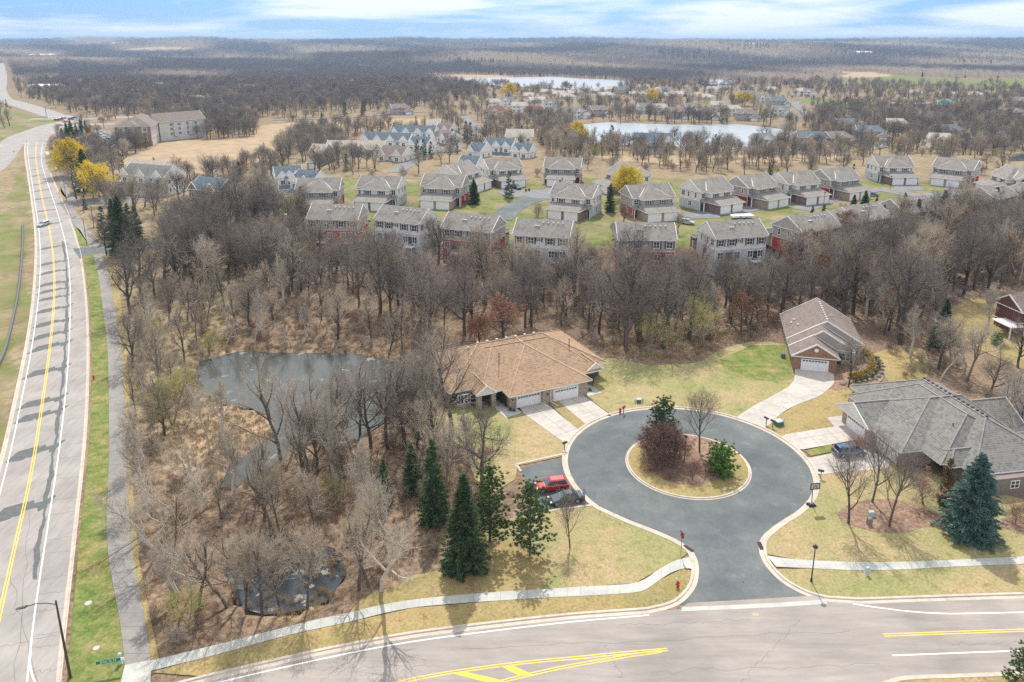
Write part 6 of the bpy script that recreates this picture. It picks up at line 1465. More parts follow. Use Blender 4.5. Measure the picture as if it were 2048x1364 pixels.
    ri = MB(); ri.tube((0, -.118, 0), (0, -.10, 0), wr * .66, wr * .66, 14); ri.tube((0, .10, 0), (0, .118, 0), wr * .66, wr * .66, 14); ri.tube((0, -.135, 0), (0, .135, 0), wr * .14, wr * .14, 8); rm = ri.mesh('rim', RIM)
    for x in (-L * .30, L * .315):
        for y in (-w + .10, w - .10): out.append(('wheel', tm, (x, y, wr), rm))
    for s in (-1, 1):
        h = MB(); h.box(L / 2 - .30, L / 2 - .045, s * w - .44 if s > 0 else s * w + .10, s * w - .10 if s > 0 else s * w + .44, hood - .33, hood - .17); out.append(('headlight', h.mesh('headlight', HLT), (0, 0, 0), None))
        h = MB(); h.box(-L / 2 - .012, -L / 2 + .2, s * w - .30 if s > 0 else s * w + .03, s * w - .03 if s > 0 else s * w + .30, belt - .30, belt - .10); out.append(('tail_light', h.mesh('tail_light', TLT), (0, 0, 0), None))
        h = MB(); h.box(b1 - .28, b1 - .12, s * (w + .10) - .09, s * (w + .10) + .05, belt + .04, belt + .17); out.append(('mirror', h.mesh('mirror', P_), (0, 0, 0), None))
    _cm[(kind, cn)] = out; return out
def car(kind, cn, col, x, y, deg, label, name='parked_car', z=0.02, group=None, world=False):
    X, Y = (x, y) if world else G(x, y); e = empty(name, (X, Y, hz(X, Y) + z), R(deg), label, {'suv': 'car', 'sedan': 'car', 'pickup': 'pickup', 'van': 'van'}[kind], group)
    for nm, me, loc, rim in car_parts(kind, cn, col):
        o = link(nm, me, e, loc)
        if rim: link('rim', rim, o)
    return e
RED = (.48, .035, .025); BLK_ = (.035, .038, .045); BLU = (.05, .16, .36); SIL = (.42, .43, .44); WHT_ = (.75, .75, .75); GRY = (.15, .155, .16); MAR = (.22, .03, .03)
car('suv', 'red', RED, 1103, 978, 191, 'bright red car parked on the dark pad beside the circle', z=.035)
car('sedan', 'charcoal', (.018, .022, .032), 1131, 1003, 194, 'dark grey sedan parked next to the red car', z=.035)
car('suv', 'steel_blue', (.025, .075, .17), 1697, 911, 6, 'blue car parked on the lower drive of the grey roofed house', z=.12)
car('pickup', 'black', BLK_, 1032, 378, -55, 'black pickup parked before the cream townhouse', z=.1, name='parked_pickup'); car('suv', 'black', BLK_, 1022, 370, -50, 'black car tucked beside the black pickup', z=.1)
car('suv', 'silver', SIL, 1018, 395, -65, 'silver car stopped by the kerb of the turning circle', z=.1); car('sedan', 'blue', BLU, 1744, 392, -12, 'blue sedan at the end of the slanted row of townhouses', z=.1)
car('suv', 'silver', SIL, 1373, 476, -30, 'silver car half seen beside the cream three storey townhouse', z=.1); car('suv', 'white', WHT_, 578, 439, 10, 'white car left of the leftmost back townhouse', z=.1); car('sedan', 'white', WHT_, 586, 433, 5, 'white sedan just behind the white car left of the back townhouse', z=.1)
car('suv', 'maroon', MAR, 254, 360, 6, 'dark red car by the white row houses near the willows', z=.1); car('suv', 'silver', SIL, 87, 452, -98, 'pale blue-grey car driving down the parkway', name='driving_car')
for i, (x, y, d, k, c, nm) in enumerate([(204, 267, 20, 'suv', WHT_, 'white'), (197, 269.5, 20, 'suv', WHT_, 'white'), (190, 272.5, 20, 'sedan', SIL, 'silver'), (184, 274.5, 20, 'sedan', BLK_, 'black'), (192, 277, 10, 'sedan', GRY, 'grey'), (203, 278.5, 8, 'suv', WHT_, 'white'), (213, 277, 8, 'suv', WHT_, 'white'), (203, 286, 0, 'sedan', GRY, 'grey'), (203, 290.5, 0, 'sedan', MAR, 'maroon')]):
    car(k, nm, c, x, y, d, nm + (' estate car' if k == 'suv' else ' sedan') + ' in the car park of the apartment block', group='cars in the apartment car park', z=.06)
car('van', 'white', WHT_, 161, 283, -8, 'white van parked beside the hedge of the car park', name='parked_van', z=.06)
for i, (x, y, d, k, c, nm) in enumerate([(114.5, 241, 60, 'suv', MAR, 'maroon'), (121, 240, 60, 'suv', RED, 'red'), (127, 237.5, 60, 'sedan', MAR, 'maroon'), (142, 240, 40, 'suv', BLK_, 'black'), (149, 237, 30, 'sedan', BLK_, 'black'), (157, 234.5, 20, 'suv', WHT_, 'white'), (132, 244.5, 55, 'sedan', RED, 'red'), (118, 252, 50, 'sedan', GRY, 'grey'), (93, 236.5, 0, 'suv', WHT_, 'white')]):
    car(k, nm, c, x, y, d, nm + (' estate car' if k == 'suv' else ' sedan') + ' waiting at the far crossroads', name='driving_car', group='cars at the crossroads', z=.08)

# ================================================================ street furniture
GRN = mat('cabinet_green', (.10, .17, .13), .6); GRNL = mat('cabinet_lid', (.50, .62, .54), .6); GRYM = mat('pedestal_grey', (.50, .55, .55), .6); BRZ = mat('bronze_pole', (.075, .050, .040), .55, .4); REDM = mat('hydrant_red', (.50, .03, .025), .5, .4)
BRN = mat('mailbox_brown', (.09, .065, .055), .6); WOOD = mat('weathered_pole', (.22, .185, .155), .9, noise=.2); YELM = mat('sign_yellow', (.80, .62, .03), .5); GRS = mat('sign_green', (.0, .24, .17), .5); ORG = mat('flag_orange', (.72, .10, .03), .6); FBL = mat('flag_blue', (.03, .22, .55), .6); FYL = mat('flag_yellow', (.75, .68, .05), .6); FRD = mat('flag_red', (.60, .05, .05), .6)
def at(x, y, z=0.09): X, Y = G(x, y); return (X, Y, z)
def mailbox(x, y, deg, label, flag=False):
    e = empty('mailbox', at(x, y), R(deg), label, 'mailbox'); m = MB(); m.box(-.05, .05, -.05, .05, -.1, 1.1); m.box(-.05, .05, -.35, .35, .98, 1.03); m.build('post', BRN, e)
    b = MB(); pr = [(-.14, 0), (.14, 0), (.14, .18), (.09, .27), (0, .30), (-.09, .27), (-.14, .18)]; n = len(pr)
    b.add([(a, -.45, 1.04 + c) for a, c in pr] + [(a, .35, 1.04 + c) for a, c in pr], [tuple(range(n)), tuple(range(n, 2 * n))[::-1]] + [(i, i + n, (i + 1) % n + n, (i + 1) % n) for i in range(n)]); b.build('box', BRN, e)
    if flag: m = MB(); m.box(-.35, -.20, -.2, .0, .2, .95); m.lathe([(.18, .9), (.22, 1.2), (.1, 1.45)], 8, (-.28, -.1, 0)); m.build('hydrant_wreath', REDM, e)
    m = MB(); m.box(.14, .16, -.1, -.06, 1.1, 1.4); m.box(.14, .16, -.1, .08, 1.36, 1.44); m.build('flag', REDM, e)
def hydrant(x, y, label, tagc=False, z=.09):
    e = empty('fire_hydrant', at(x, y, z), R(20), label, 'hydrant'); m = MB(); m.lathe([(.20, -.05), (.20, .05), (.14, .07), (.13, .62), (.18, .64), (.18, .70), (.13, .74), (.09, .86), (.03, .90)], 14); m.build('barrel', REDM, e)
    for s in (-1, 1): m = MB(); m.tube((s * .12, 0, .48), (s * .26, 0, .48), .075, .075, 8); m.build('outlet', REDM, e)
    m = MB(); m.tube((0, -.12, .42), (0, -.28, .42), .10, .10, 10); m.build('nozzle', REDM, e)
    if tagc: m = MB(); m.tube((.0, 0, .9), (-.28, -.05, 1.35), .012, .012, 5); m.box(-.45, -.18, -.06, -.04, 1.3, 1.4); m.build('marker_flag', WHT, e)
hydrant(1355, 1176, 'red fire hydrant on the verge left of the neck of the circle', True); hydrant(188, 760, 'red fire hydrant on the green strip by the parkway'); hydrant(1240, 826, 'red fire hydrant behind the mailbox at the top left of the circle')
mailbox(1247, 828, 150, 'brown mailbox beside the red hydrant above the circle'); mailbox(1129, 900, 120, 'dark mailbox at the foot of the left drive'); mailbox(1532, 850, 210, 'black mailbox at the foot of the curved drive'); mailbox(1641, 957, 250, 'dark mailbox by the lower drive of the grey roofed house')
mailbox(1545, 856, 215, 'greenish mailbox beside the green cabinet')
def cabinet(x, y, w, d, h, deg, label, lid=True, m1=None, nm='utility_cabinet'):
    e = empty(nm, at(x, y), R(deg), label, 'utility box'); m = MB(); m.box(-w / 2, w / 2, -d / 2, d / 2, -.1, h); m.box(-w / 2 - .04, w / 2 + .04, -d / 2 - .04, d / 2 + .04, -.1, .04); m.build('housing', m1 or GRN, e)
    m = MB(); m.add([(-w / 2 - .03, -d / 2 - .03, h + .002), (w / 2 + .03, -d / 2 - .03, h + .002), (w / 2 + .03, d / 2 + .03, h + .002), (-w / 2 - .03, d / 2 + .03, h + .002), (-w / 2 + .05, -d / 2 + .05, h + .1), (w / 2 - .05, -d / 2 + .05, h + .1), (w / 2 - .05, d / 2 - .05, h + .14), (-w / 2 + .05, d / 2 - .05, h + .14)], [(4, 5, 6, 7), (0, 1, 5, 4), (1, 2, 6, 5), (2, 3, 7, 6), (3, 0, 4, 7), (3, 2, 1, 0)]); m.build('lid', GRNL if lid else (m1 or GRN), e)
cabinet(1557, 851, 1.15, 1.0, .75, 20, 'green transformer cabinet with a pale lid by the curved drive'); cabinet(1566, 849, .25, .25, .8, 0, 'grey cable pedestal right of the green cabinet', False, GRYM, 'cable_pedestal')
cabinet(1277.5, 806, .75, .6, .62, 0, 'small green cabinet with a pale lid on the lawn above the circle'); cabinet(1270, 806, .22, .22, .55, 0, 'thin pedestal left of the small green cabinet', False, GRYM, 'cable_pedestal'); cabinet(1285, 805.5, .22, .22, .75, 0, 'thin pedestal right of the small green cabinet', False, GRYM, 'cable_pedestal')
cabinet(1734, 1151, .38, .3, .95, 0, 'pale grey cable pedestal standing by the right sidewalk', False, GRYM, 'cable_pedestal'); cabinet(242, 1328, .30, .28, 1.1, 25, 'tall pale grey pedestal at the end of the path', False, GRYM, 'cable_pedestal')
cabinet(1738, 1050, .55, .5, .85, 10, 'grey well housing in the mulch bed', False, mat('well_stone', (.24, .23, .20), .9, noise=.25)); cabinet(1742, 1033, .7, .5, .6, 5, 'pale low box behind the well housing', False, GRYM)
def lantern(x, y, label, h=4.6, z=.09):
    e = empty('street_lantern', at(x, y, z), 0, label, 'lamp post'); m = MB(); m.lathe([(.13, -.05), (.13, .35), (.075, .45), (.055, h - .55), (.09, h - .5), (.05, h - .42)], 12); m.build('post', BLK, e)
    m = MB(); m.lathe([(.10, h - .42), (.24, h - .05), (.24, h - .02)], 8); m.build('lamp_glass', mat('lantern_glass', (.30, .36, .45), .2, .6), e); m = MB(); m.lathe([(.33, h - .02), (.30, h + .03), (.06, h + .22), (.03, h + .32)], 8); m.build('lamp_cap', BLK, e)
lantern(1622.3, 1164, 'black lantern post on the verge right of the neck'); lantern(1368.5, 926, 'black lantern post on the round island', 4.2, .12); lantern(1650, 1, 'x') if False else None
for i, (x, y, zl) in enumerate([(1647, 413, 4.5), (1780, 378, 4.5), (1124, 383, 4.5)]):
    X, Y = G(x, y); e = empty('street_lantern', (X, Y, hz(X, Y)), 0, ['lamp post on the lawn before the third townhouse of the slanted row', 'lamp post by the drive of the lone cream townhouse', 'lamp post behind the white townhouse ridge'][i], 'lamp post'); m = MB(); m.lathe([(.10, 0), (.06, 4.6)], 8); m.build('post', BLK, e); m = MB(); m.lathe([(.1, 4.6), (.28, 5.0), (.3, 5.05), (.05, 5.3)], 8); m.build('lamp_cap', BLK, e)
# tall road light with a curved arm
X, Y = P(141, 1357); e = empty('street_light', (X, Y, .05), 0, 'tall dark bronze road light with an arm over the parkway', 'street light'); m = MB(); m.lathe([(.22, -.1), (.22, .06), (.14, .12), (.08, 9.0)], 12); m.build('pole', BRZ, e)
m = MB(); pts = [(0, 0, 8.55), (-.9, -.05, 8.75), (-1.8, -.2, 8.8), (-2.55, -.45, 8.72)]
for i in range(3): m.tube(pts[i], pts[i + 1], .045, .04, 8)
a_ = m.build('arm', BRZ, e); m = MB(); m.add([(-2.5, -.32, 8.62), (-2.6, -.62, 8.62), (-3.35, -.35 - .45, 8.60), (-3.45, -.65, 8.60), (-2.5, -.32, 8.8), (-2.6, -.62, 8.8), (-3.3, -.85, 8.72), (-3.4, -.65, 8.72)], [(0, 1, 2, 3), (4, 7, 6, 5), (0, 4, 5, 1), (1, 5, 6, 2), (2, 6, 7, 3), (3, 7, 4, 0)]); m.build('lamp_head', mat('lamp_head_bronze', (.11, .09, .085), .4, .5), e)
def text_mesh(s, size, m, name='lettering'):
    cu = bpy.data.curves.new(name, 'FONT'); cu.body = s; cu.size = size; cu.align_x = 'CENTER'; cu.align_y = 'CENTER'; cu.extrude = .002
    to = bpy.data.objects.new(name, cu); C.objects.link(to); bpy.context.view_layer.update(); me = bpy.data.meshes.new_from_object(to.evaluated_get(bpy.context.evaluated_depsgraph_get())); C.objects.unlink(to); bpy.data.objects.remove(to); me.name = name; me.materials.clear(); me.materials.append(m); return me
# street name sign lying low on its leaning post at the corner
X, Y = P(226, 1345); e = empty('street_sign', (X, Y, .09), R(14), 'green street name sign with white lettering at the end of the path', 'sign'); m = MB(); m.tube((0, .02, -.1), (0, .02, 1.5), .03, .03, 6); m.build('post', GRYM, e)
m = MB(); m.box(-1.35, .85, -.02, .02, 1.15, 1.5); b_ = m.build('sign_panel', GRS, e); m = MB(); m.box(.88, 1.2, -.022, .022, 1.16, 1.49); m.build('emblem_panel', WHT, e)
o = link('lettering', text_mesh('87th St N', .36, WHT), b_, (-.25, -.03, 1.32)); o.rotation_euler = (R(90), 0, 0)
# stop sign by the neck
X, Y = P(1361.5, 1111); e = empty('stop_sign', (X, Y, .09), R(112), 'stop sign on a thin green post seen nearly edge-on beside the neck of the circle', 'sign'); m = MB(); m.box(-.03, .03, -.02, .02, -.1, 3.1); m.build('post', GRN, e)
m = MB(); q = [(.38 * math.cos(R(22.5 + 45 * i)), -.04, 2.65 + .38 * math.sin(R(22.5 + 45 * i))) for i in range(8)]; m.add(q + [(a, -.025, c) for a, b, c in q], [tuple(range(8))[::-1], tuple(range(8, 16))] + [(i, (i + 1) % 8, 8 + (i + 1) % 8, 8 + i) for i in range(8)]); sp_ = m.build('sign_panel', mat('sign_red', (.45, .02, .02), .5), e)
o = link('lettering', text_mesh('STOP', .26, WHT), sp_, (0, -.045, 2.65)); o.rotation_euler = (R(90), 0, 0); m = MB(); m.box(-.4, .4, -.015, .015, 3.0, 3.18); m.build('name_blade', BRN, e)
# basketball hoop
X, Y = P(1622, 1011); e = empty('basketball_hoop', (X, Y, .10), R(188), 'portable black basketball hoop at the right kerb of the circle', 'basketball hoop')
m = MB(); m.add([(-.55, -.4, 0), (.55, -.4, 0), (.55, .5, 0), (-.55, .5, 0), (-.4, -.3, .22), (.4, -.3, .22), (.35, .4, .3), (-.35, .4, .3)], [(3, 2, 1, 0), (4, 5, 6, 7), (0, 1, 5, 4), (1, 2, 6, 5), (2, 3, 7, 6), (3, 0, 4, 7)]); m.build('base', BLK, e); m = MB(); m.lathe([(.22, .28), (.2, .36), (.1, .42)], 10); m.build('weight', mat('weight_grey', (.45, .46, .5), .5), e)
m = MB(); m.tube((0, .1, .25), (0, -.1, 2.9), .06, .05, 8); m.tube((0, -.1, 2.9), (0, .45, 3.1), .05, .05, 8); m.tube((0, -.05, 2.4), (0, .42, 2.8), .03, .03, 6); m.build('pole', BLK, e)
m = MB(); m.box(-.66, .66, .44, .47, 2.65, 3.55); bb = m.build('backboard', mat('backboard_clear', (.50, .52, .55), .2, .6), e)
m = MB()
for q in ((-.68, .68, 2.62, 2.74), (-.68, .68, 3.46, 3.58), (-.68, -.56, 2.74, 3.46), (.56, .68, 2.74, 3.46), (-.26, .26, 3.12, 3.20), (-.26, -.18, 2.74, 3.12), (.18, .26, 2.74, 3.12)): m.box(q[0], q[1], .425, .485, q[2], q[3])
m.build('frame', BLK, bb); m = MB(); 
for i in range(16): a, b = 2 * math.pi * i / 16, 2 * math.pi * (i + 1) / 16; m.tube((.23 * math.cos(a), .73 + .23 * math.sin(a), 3.05 - .25), (.23 * math.cos(b), .73 + .23 * math.sin(b), 3.05 - .25), .012, .012, 5)
m.build('hoop', ORG, e)
# drains, manholes, yard bits
def disc(x, y, r, z, mt, name, label, cat): X, Y = G(x, y); m = MB(); m.lathe([(r, -.02), (r, 0), (r * .86, .004), (r * .84, -.004)], 20); o = m.build(name, mt, None, (X, Y, z)); tag(o, label, cat)
disc(1511, 1229, .38, .022, mat('manhole_rust', (.45, .36, .24), .8, noise=.3, nscale=8), 'manhole_cover', 'pale manhole cover in the front road below the neck', 'manhole'); disc(177, 1207, .38, .105, M_walk, 'manhole_cover', 'round tan cover in the green strip, nearer the path bend', 'manhole'); disc(193, 1297, .33, .105, M_walk, 'manhole_cover', 'round greyish cover in the green strip near the street sign', 'manhole')
def grate(x, y, deg, label): X, Y = G(x, y); m = MB(); m.box(-.75, .75, -.24, .24, 0, .03); [m.box(-.7 + i * .12, -.65 + i * .12, -.2, .2, .03, .045) for i in range(12)]; o = m.build('storm_drain', mat('grate_brown', (.06, .03, .028), .7), None, (X, Y, .02), R(deg)); tag(o, label, 'drain')
grate(1377, 1097, -52, 'dark storm drain in the left kerb of the neck'); grate(1521, 1092, 88, 'dark storm drain in the right kerb of the neck')
# boulders and shrubs before the brown roofed house
BLD = mat('boulder', (.21, .19, .18), .9, noise=.35, nscale=2)
def boulder(x, y, s, label, group):
    bm = bmesh.new(); bmesh.ops.create_icosphere(bm, subdivisions=2, radius=s)
    for v in bm.verts: v.co = Vector((v.co.x * 1.25, v.co.y, v.co.z * .75)) * (1 + .16 * math.sin(v.co.x * 7 + x) + .12 * math.cos(v.co.y * 9 + y))
    me = bpy.data.meshes.new('boulder'); bm.to_mesh(me); bm.free(); me.materials.append(BLD); X, Y = G(x, y); tag(link('boulder', me, None, (X, Y, s * .35), random.uniform(0, 3)), label, 'boulder', group)
struct(flat('mulch_bed', catmull(gp([(1656, 768), (1672, 752), (1705, 742), (1735, 720), (1752, 712), (1765, 735), (1765, 760), (1742, 772), (1700, 775), (1672, 782)]), .8, True), .112, M_mulch))
for i, q in enumerate([(1684, 770, .45), (1690, 768, .35), (1699, 767, .4), (1707, 764, .3), (1718, 766, .35), (1730, 764, .4), (1741, 762, .45), (1750, 760, .4), (1757, 754, .5), (1762, 748, .45), (1765, 741, .35), (1766, 734, .4), (1764, 727, .35), (1760, 721, .3), (1755, 716, .35), (1712, 748, .5), (1724, 745, .3), (1740, 755, .35)]):
    boulder(*q, 'grey boulder edging the planted bed below the brown roofed house', 'boulders round the planted bed')
for i, q in enumerate([(1702, 757, .7), (1711, 757, .75), (1720, 756, .8), (1729, 752, .8), (1737, 746, .85), (1742, 738, .85), (1743, 729, .85), (1740, 720, .8), (1734, 712, .8), (1727, 707, .7)]):
    plant('gold_shrub', q[0], q[1], q[2], 'golden shrub in the curved hedge beside the brown roofed house', 'shrub', 'golden shrubs in the curved hedge', name='golden_shrub')
for i, q in enumerate([(1712, 766, .55), (1722, 764, .55), (1733, 762, .6), (1744, 756, .6), (1752, 748, .6), (1757, 739, .6), (1757, 729, .55), (1752, 720, .5)]):
    plant('small_shrub', q[0], q[1], q[2], 'low dark shrub between the golden hedge and the boulders', 'shrub', 'dark shrubs below the golden hedge', name='dark_shrub')
for i, q in enumerate([(1012, 812, .5), (1005, 806, .45), (1020, 822, .4), (1028, 824, .4), (1180, 783, .4)]): plant('small_shrub', q[0], q[1], q[2], ['small shrub in the bed nearest the tan house porch', 'small shrub by the porch walk of the tan house', 'small shrub at the garage corner of the tan house', 'tiny shrub left of the garage stonework', 'tiny brown tuft on the square pad right of the garages'][i], 'shrub', name='small_shrub')
# utility poles with wires by the side streets, flags, warning signs
tops = []
for i, (x, y, h, lab) in enumerate([(168, 426, 10.5, 'wooden utility pole with a transformer by the side street'), (150, 395, 10.5, 'wooden utility pole with a cross-arm in front of the golden willow'), (137, 356, 10, 'wooden utility pole between the path and the larger willow'), (188, 455, 7.5, 'leaning bare pole right of the side street')]):
    X, Y = G(x, y); e = empty('utility_pole', (X, Y, hz(X, Y)), R(15), lab, 'pole'); m = MB(); m.tube((0, 0, -.3), (0, 0, h), .16, .11, 8); m.build('pole', WOOD, e); tops.append((X, Y, h))
    if i < 3: m = MB(); m.box(-1.2, 1.2, -.06, .06, h - .9, h - .75); m.build('cross_arm', WOOD, e)
    if i == 0: m = MB(); m.lathe([(.28, h - 2.6), (.28, h - 1.7), (.1, h - 1.6)], 10, (.45, 0, 0)); m.build('transformer', GRYM, e)
m = MB()
for s in (-1.1, 0, 1.1):
    for k in range(2):
        a, b = tops[k], tops[k + 1]
        for j in range(8):
            f = lambda t: (a[0] + (b[0] - a[0]) * t + s, a[1] + (b[1] - a[1]) * t, (a[2] + (b[2] - a[2]) * t) - .75 - 1.2 * t * (1 - t) * 2)
            m.bar(f(j / 8), f((j + 1) / 8), .03, .03)
tag(m.build('power_line', BLK), 'thin wires strung between the wooden poles by the willows', 'wires')
for i, (x, y, h) in enumerate([(133, 401, 8.5), (174, 491, 8.5), (103, 322, 8.5)]):
    X, Y = G(x, y); e = empty('street_light', (X, Y, .05), 0, ['thin dark road light by the far end of the parkway strip', 'thin dark road light on the green strip by the side street', 'farthest thin road light along the parkway'][i], 'street light'); m = MB(); m.tube((0, 0, -.1), (0, 0, h), .1, .06, 8); m.build('pole', BRZ, e); m = MB(); m.tube((0, 0, h - .3), (-2.6, 0, h), .04, .04, 6); m.box(-3.2, -2.5, -.14, .14, h - .05, h + .07); m.build('arm', BRZ, e)
for i, (x, y) in enumerate([(201, 484), (29, 312)]):
    X, Y = G(x, y); e = empty('warning_sign', (X, Y, hz(X, Y)), R(5), ['yellow sign on a post by the path near the spruces', 'yellow diamond sign at the grass bank of the highway'][i], 'sign'); m = MB(); m.tube((0, 0, -.1), (0, 0, 2.2), .035, .035, 6); m.build('post', GRYM, e)
    m = MB(); m.box(-.62, .62, -.05, -.02, 1.9, 2.6) if i == 0 else m.poly([(0, -.05, 1.7), (.75, -.05, 2.45), (0, -.05, 3.2), (-.75, -.05, 2.45)]); m.build('sign_panel', YELM, e)
for i, (x, y, mt, c) in enumerate([(142, 276.5, FYL, 'yellow'), (150, 275.5, ORG, 'orange-red'), (160, 271.5, FBL, 'blue'), (168, 270, FYL, 'lemon'), (177, 267, FRD, 'red')]):
    X, Y = G(x, y); e = empty('tall_banner', (X, Y, 0), R(10), c + ' tall feather banner before the conifers of the car park', 'banner'); m = MB(); m.tube((0, 0, 0), (0, 0, 4.2), .04, .02, 6); m.build('pole', GRYM, e)
    m = MB(); sh = [(0.05, .3), (1.3, .5), (1.5, 1.6), (1.35, 3.0), (.8, 3.9), (.05, 4.2)]; n = len(sh); m.add([(a - .3, -.03 + .08 * math.sin(c_), c_) for a, c_ in sh] + [(a - .3, .0 + .08 * math.sin(c_), c_) for a, c_ in sh], [tuple(range(n)), tuple(range(n, 2 * n))[::-1]] + [(i_, i_ + n, (i_ + 1) % n + n, (i_ + 1) % n) for i_ in range(n)]); m.build('cloth', mt, e)
for i, (x, y, s) in enumerate([(136, 281, 1.2), (144, 276, 1.2), (154, 273, 1.1), (164, 269, 1.1), (173, 266, 1.1), (127, 287, 1.2)]): T('spruce', x, y, s * .8, 'dark conifer in the row behind the coloured banners', group='conifers behind the banners', name='spruce_tree')
# erosion barrier along the bank of the parkway
bl = catmull([P(*q) for q in [(46, 450), (45, 500), (42, 545), (36, 595), (28, 635), (20, 670), (9, 710), (-6, 740)]], 2); m = MB()
for i in range(len(bl) - 1): m.bar((*bl[i], hz(*bl[i]) + .35), (*bl[i + 1], hz(*bl[i + 1]) + .35), .35, .7)
tag(m.build('silt_fence', mat('barrier_grey', (.14, .15, .16), .8)), 'long dark low barrier following the grass bank left of the parkway', 'barrier')
# signal masts at the far crossroads
for i, (x, y) in enumerate([(93, 233), (174, 236)]):
    X, Y = P(x, y); e = empty('signal_mast', (X, Y, 0), R([20, 160][i]), ['dark signal mast left of the far crossroads', 'signal mast right of the far crossroads'][i], 'traffic light'); m = MB(); m.tube((0, 0, 0), (0, 0, 8), .22, .15, 8); m.tube((0, 0, 6.4), (8, 0, 7), .12, .08, 6); m.build('mast', BLK, e)
    for k in (5, 7.6): m = MB(); m.box(k - .2, k + .2, -.25, .05, 6.0, 7.3); m.build('signal_head', BLK, e)
# white covered trailer and bins by the townhouses
X, Y = G(1484, 437); e = empty('covered_trailer', (X, Y, hz(X, Y)), R(8), 'low white covered trailer behind the cream back townhouse', 'trailer'); m = MB(); m.box(-3.6, 3.6, -1.1, 1.1, .5, 1.1); hip(m, -3.7, 3.7, -1.2, 1.2, 1.12, .5, 'x', 1, 1); m.build('cover', [WHT, WHT], e)
for x in (-1, 1): m = MB(); m.tube((x, -1.1, .35), (x, 1.1, .35), .33, .33, 12); m.build('wheel', TYRE, e)
for i, (x, y) in enumerate([(1052, 383), (1058, 382)]):
    X, Y = G(x, y); e = empty('waste_bin', (X, Y, hz(X, Y) + .1), 0, ['left wheeled bin at the turning circle', 'right wheeled bin at the turning circle'][i], 'bin'); m = MB(); m.add([(-.28, -.3, 0), (.28, -.3, 0), (.28, .3, 0), (-.28, .3, 0), (-.36, -.4, 1.0), (.36, -.4, 1.0), (.36, .4, 1.0), (-.36, .4, 1.0)], [(3, 2, 1, 0), (4, 5, 6, 7), (0, 1, 5, 4), (1, 2, 6, 5), (2, 3, 7, 6), (3, 0, 4, 7)]); m.build('body', BRN, e); m = MB(); m.box(-.4, .4, -.42, .44, 1.0, 1.08); m.build('lid', REDM, e)
# ================================================================ the person by the dark sedan
def skin_fig(name, joints, edges, radii, m, parent=None, loc=None, rz=None, sub=2, root=0):
    me = bpy.data.meshes.new(name); me.from_pydata(joints, edges, []); me.materials.append(m); o = link(name, me, parent, loc, rz)
    md = o.modifiers.new('skin', 'SKIN'); me.skin_vertices[0].data[root].use_root = True
    for i, r in enumerate(radii): me.skin_vertices[0].data[i].radius = (r, r) if not isinstance(r, tuple) else r
    sb = o.modifiers.new('smooth', 'SUBSURF'); sb.levels = sub; sb.render_levels = sub
    for p in me.polygons: p.use_smooth = True
    return o
SKIN = mat('skin', (.48, .29, .21), .6); SHT = mat('shirt_blue', (.05, .34, .62), .85, noise=.1, nscale=6); TRS = mat('trousers_tan', (.50, .42, .31), .85, noise=.1, nscale=6); HAIR = mat('hair_dark', (.035, .028, .024), .8); SHO = mat('shoe_dark', (.03, .03, .03), .7)
X, Y = P(1167.5, 1003); e = empty('person', (X, Y, .13), R(200), 'person in bright blue shirt and tan trousers standing behind the dark sedan', 'person')
J = [(0, 0, .95), (0, .01, 1.15), (0, .015, 1.35), (0, .01, 1.47), (0, -.01, 1.56), (0, -.02, 1.66), (0, -.015, 1.73), (.09, 0, .90), (.11, -.03, .50), (.11, .02, .09), (.12, -.10, .04), (-.09, 0, .90), (-.12, .03, .50), (-.13, .06, .09), (-.14, -.06, .04), (.18, .01, 1.42), (.25, -.02, 1.16), (.22, -.18, 1.00), (.20, -.25, .98), (-.18, .01, 1.42), (-.26, .0, 1.16), (-.24, -.14, .97), (-.23, -.20, .94)]
E_ = [(0, 1), (1, 2), (2, 3), (3, 4), (4, 5), (5, 6), (0, 7), (7, 8), (8, 9), (9, 10), (0, 11), (11, 12), (12, 13), (13, 14), (2, 15), (15, 16), (16, 17), (17, 18), (2, 19), (19, 20), (20, 21), (21, 22)]
Rr_ = [(.14, .10), (.125, .09), (.15, .10), .05, .075, .092, .07, .085, .055, .035, .035, .085, .055, .035, .035, .055, .038, .027, .032, .055, .038, .027, .032]
body = skin_fig('body', J, E_, Rr_, SKIN, e)
for s, hx in ((1, 18), (-1, 22)):
    h = J[hx]
    for k in range(4): skin_fig('finger', [h, (h[0] + s * (.02 - k * .014), h[1] - .05, h[2] - .01), (h[0] + s * (.022 - k * .015), h[1] - .085 - .006 * (k in (1, 2)), h[2] - .035)], [(0, 1), (1, 2)], [.010, .009, .007], SKIN, e, sub=1)
    skin_fig('thumb', [h, (h[0] - s * .035, h[1] - .02, h[2]), (h[0] - s * .045, h[1] - .055, h[2] - .01)], [(0, 1), (1, 2)], [.011, .010, .008], SKIN, e, sub=1)
skin_fig('shirt', [J[0], J[1], J[2], (0, .01, 1.43), J[15], (.235, -.01, 1.22), J[19], (-.24, .0, 1.22)], [(0, 1), (1, 2), (2, 3), (2, 4), (4, 5), (2, 6), (6, 7)], [(.16, .125), (.15, .11), (.17, .12), .075, .07, .058, .07, .058], SHT, e)
skin_fig('trousers', [J[0], J[7], J[8], (.11, .02, .12), J[11], J[12], (-.13, .06, .12)], [(0, 1), (1, 2), (2, 3), (0, 4), (4, 5), (5, 6)], [(.155, .12), .105, .075, .06, .105, .075, .06], TRS, e)
skin_fig('hair', [(0, .03, 1.66), (0, .01, 1.74), (0, .05, 1.70)], [(0, 1), (0, 2)], [.09, .082, .075], HAIR, e, sub=2)
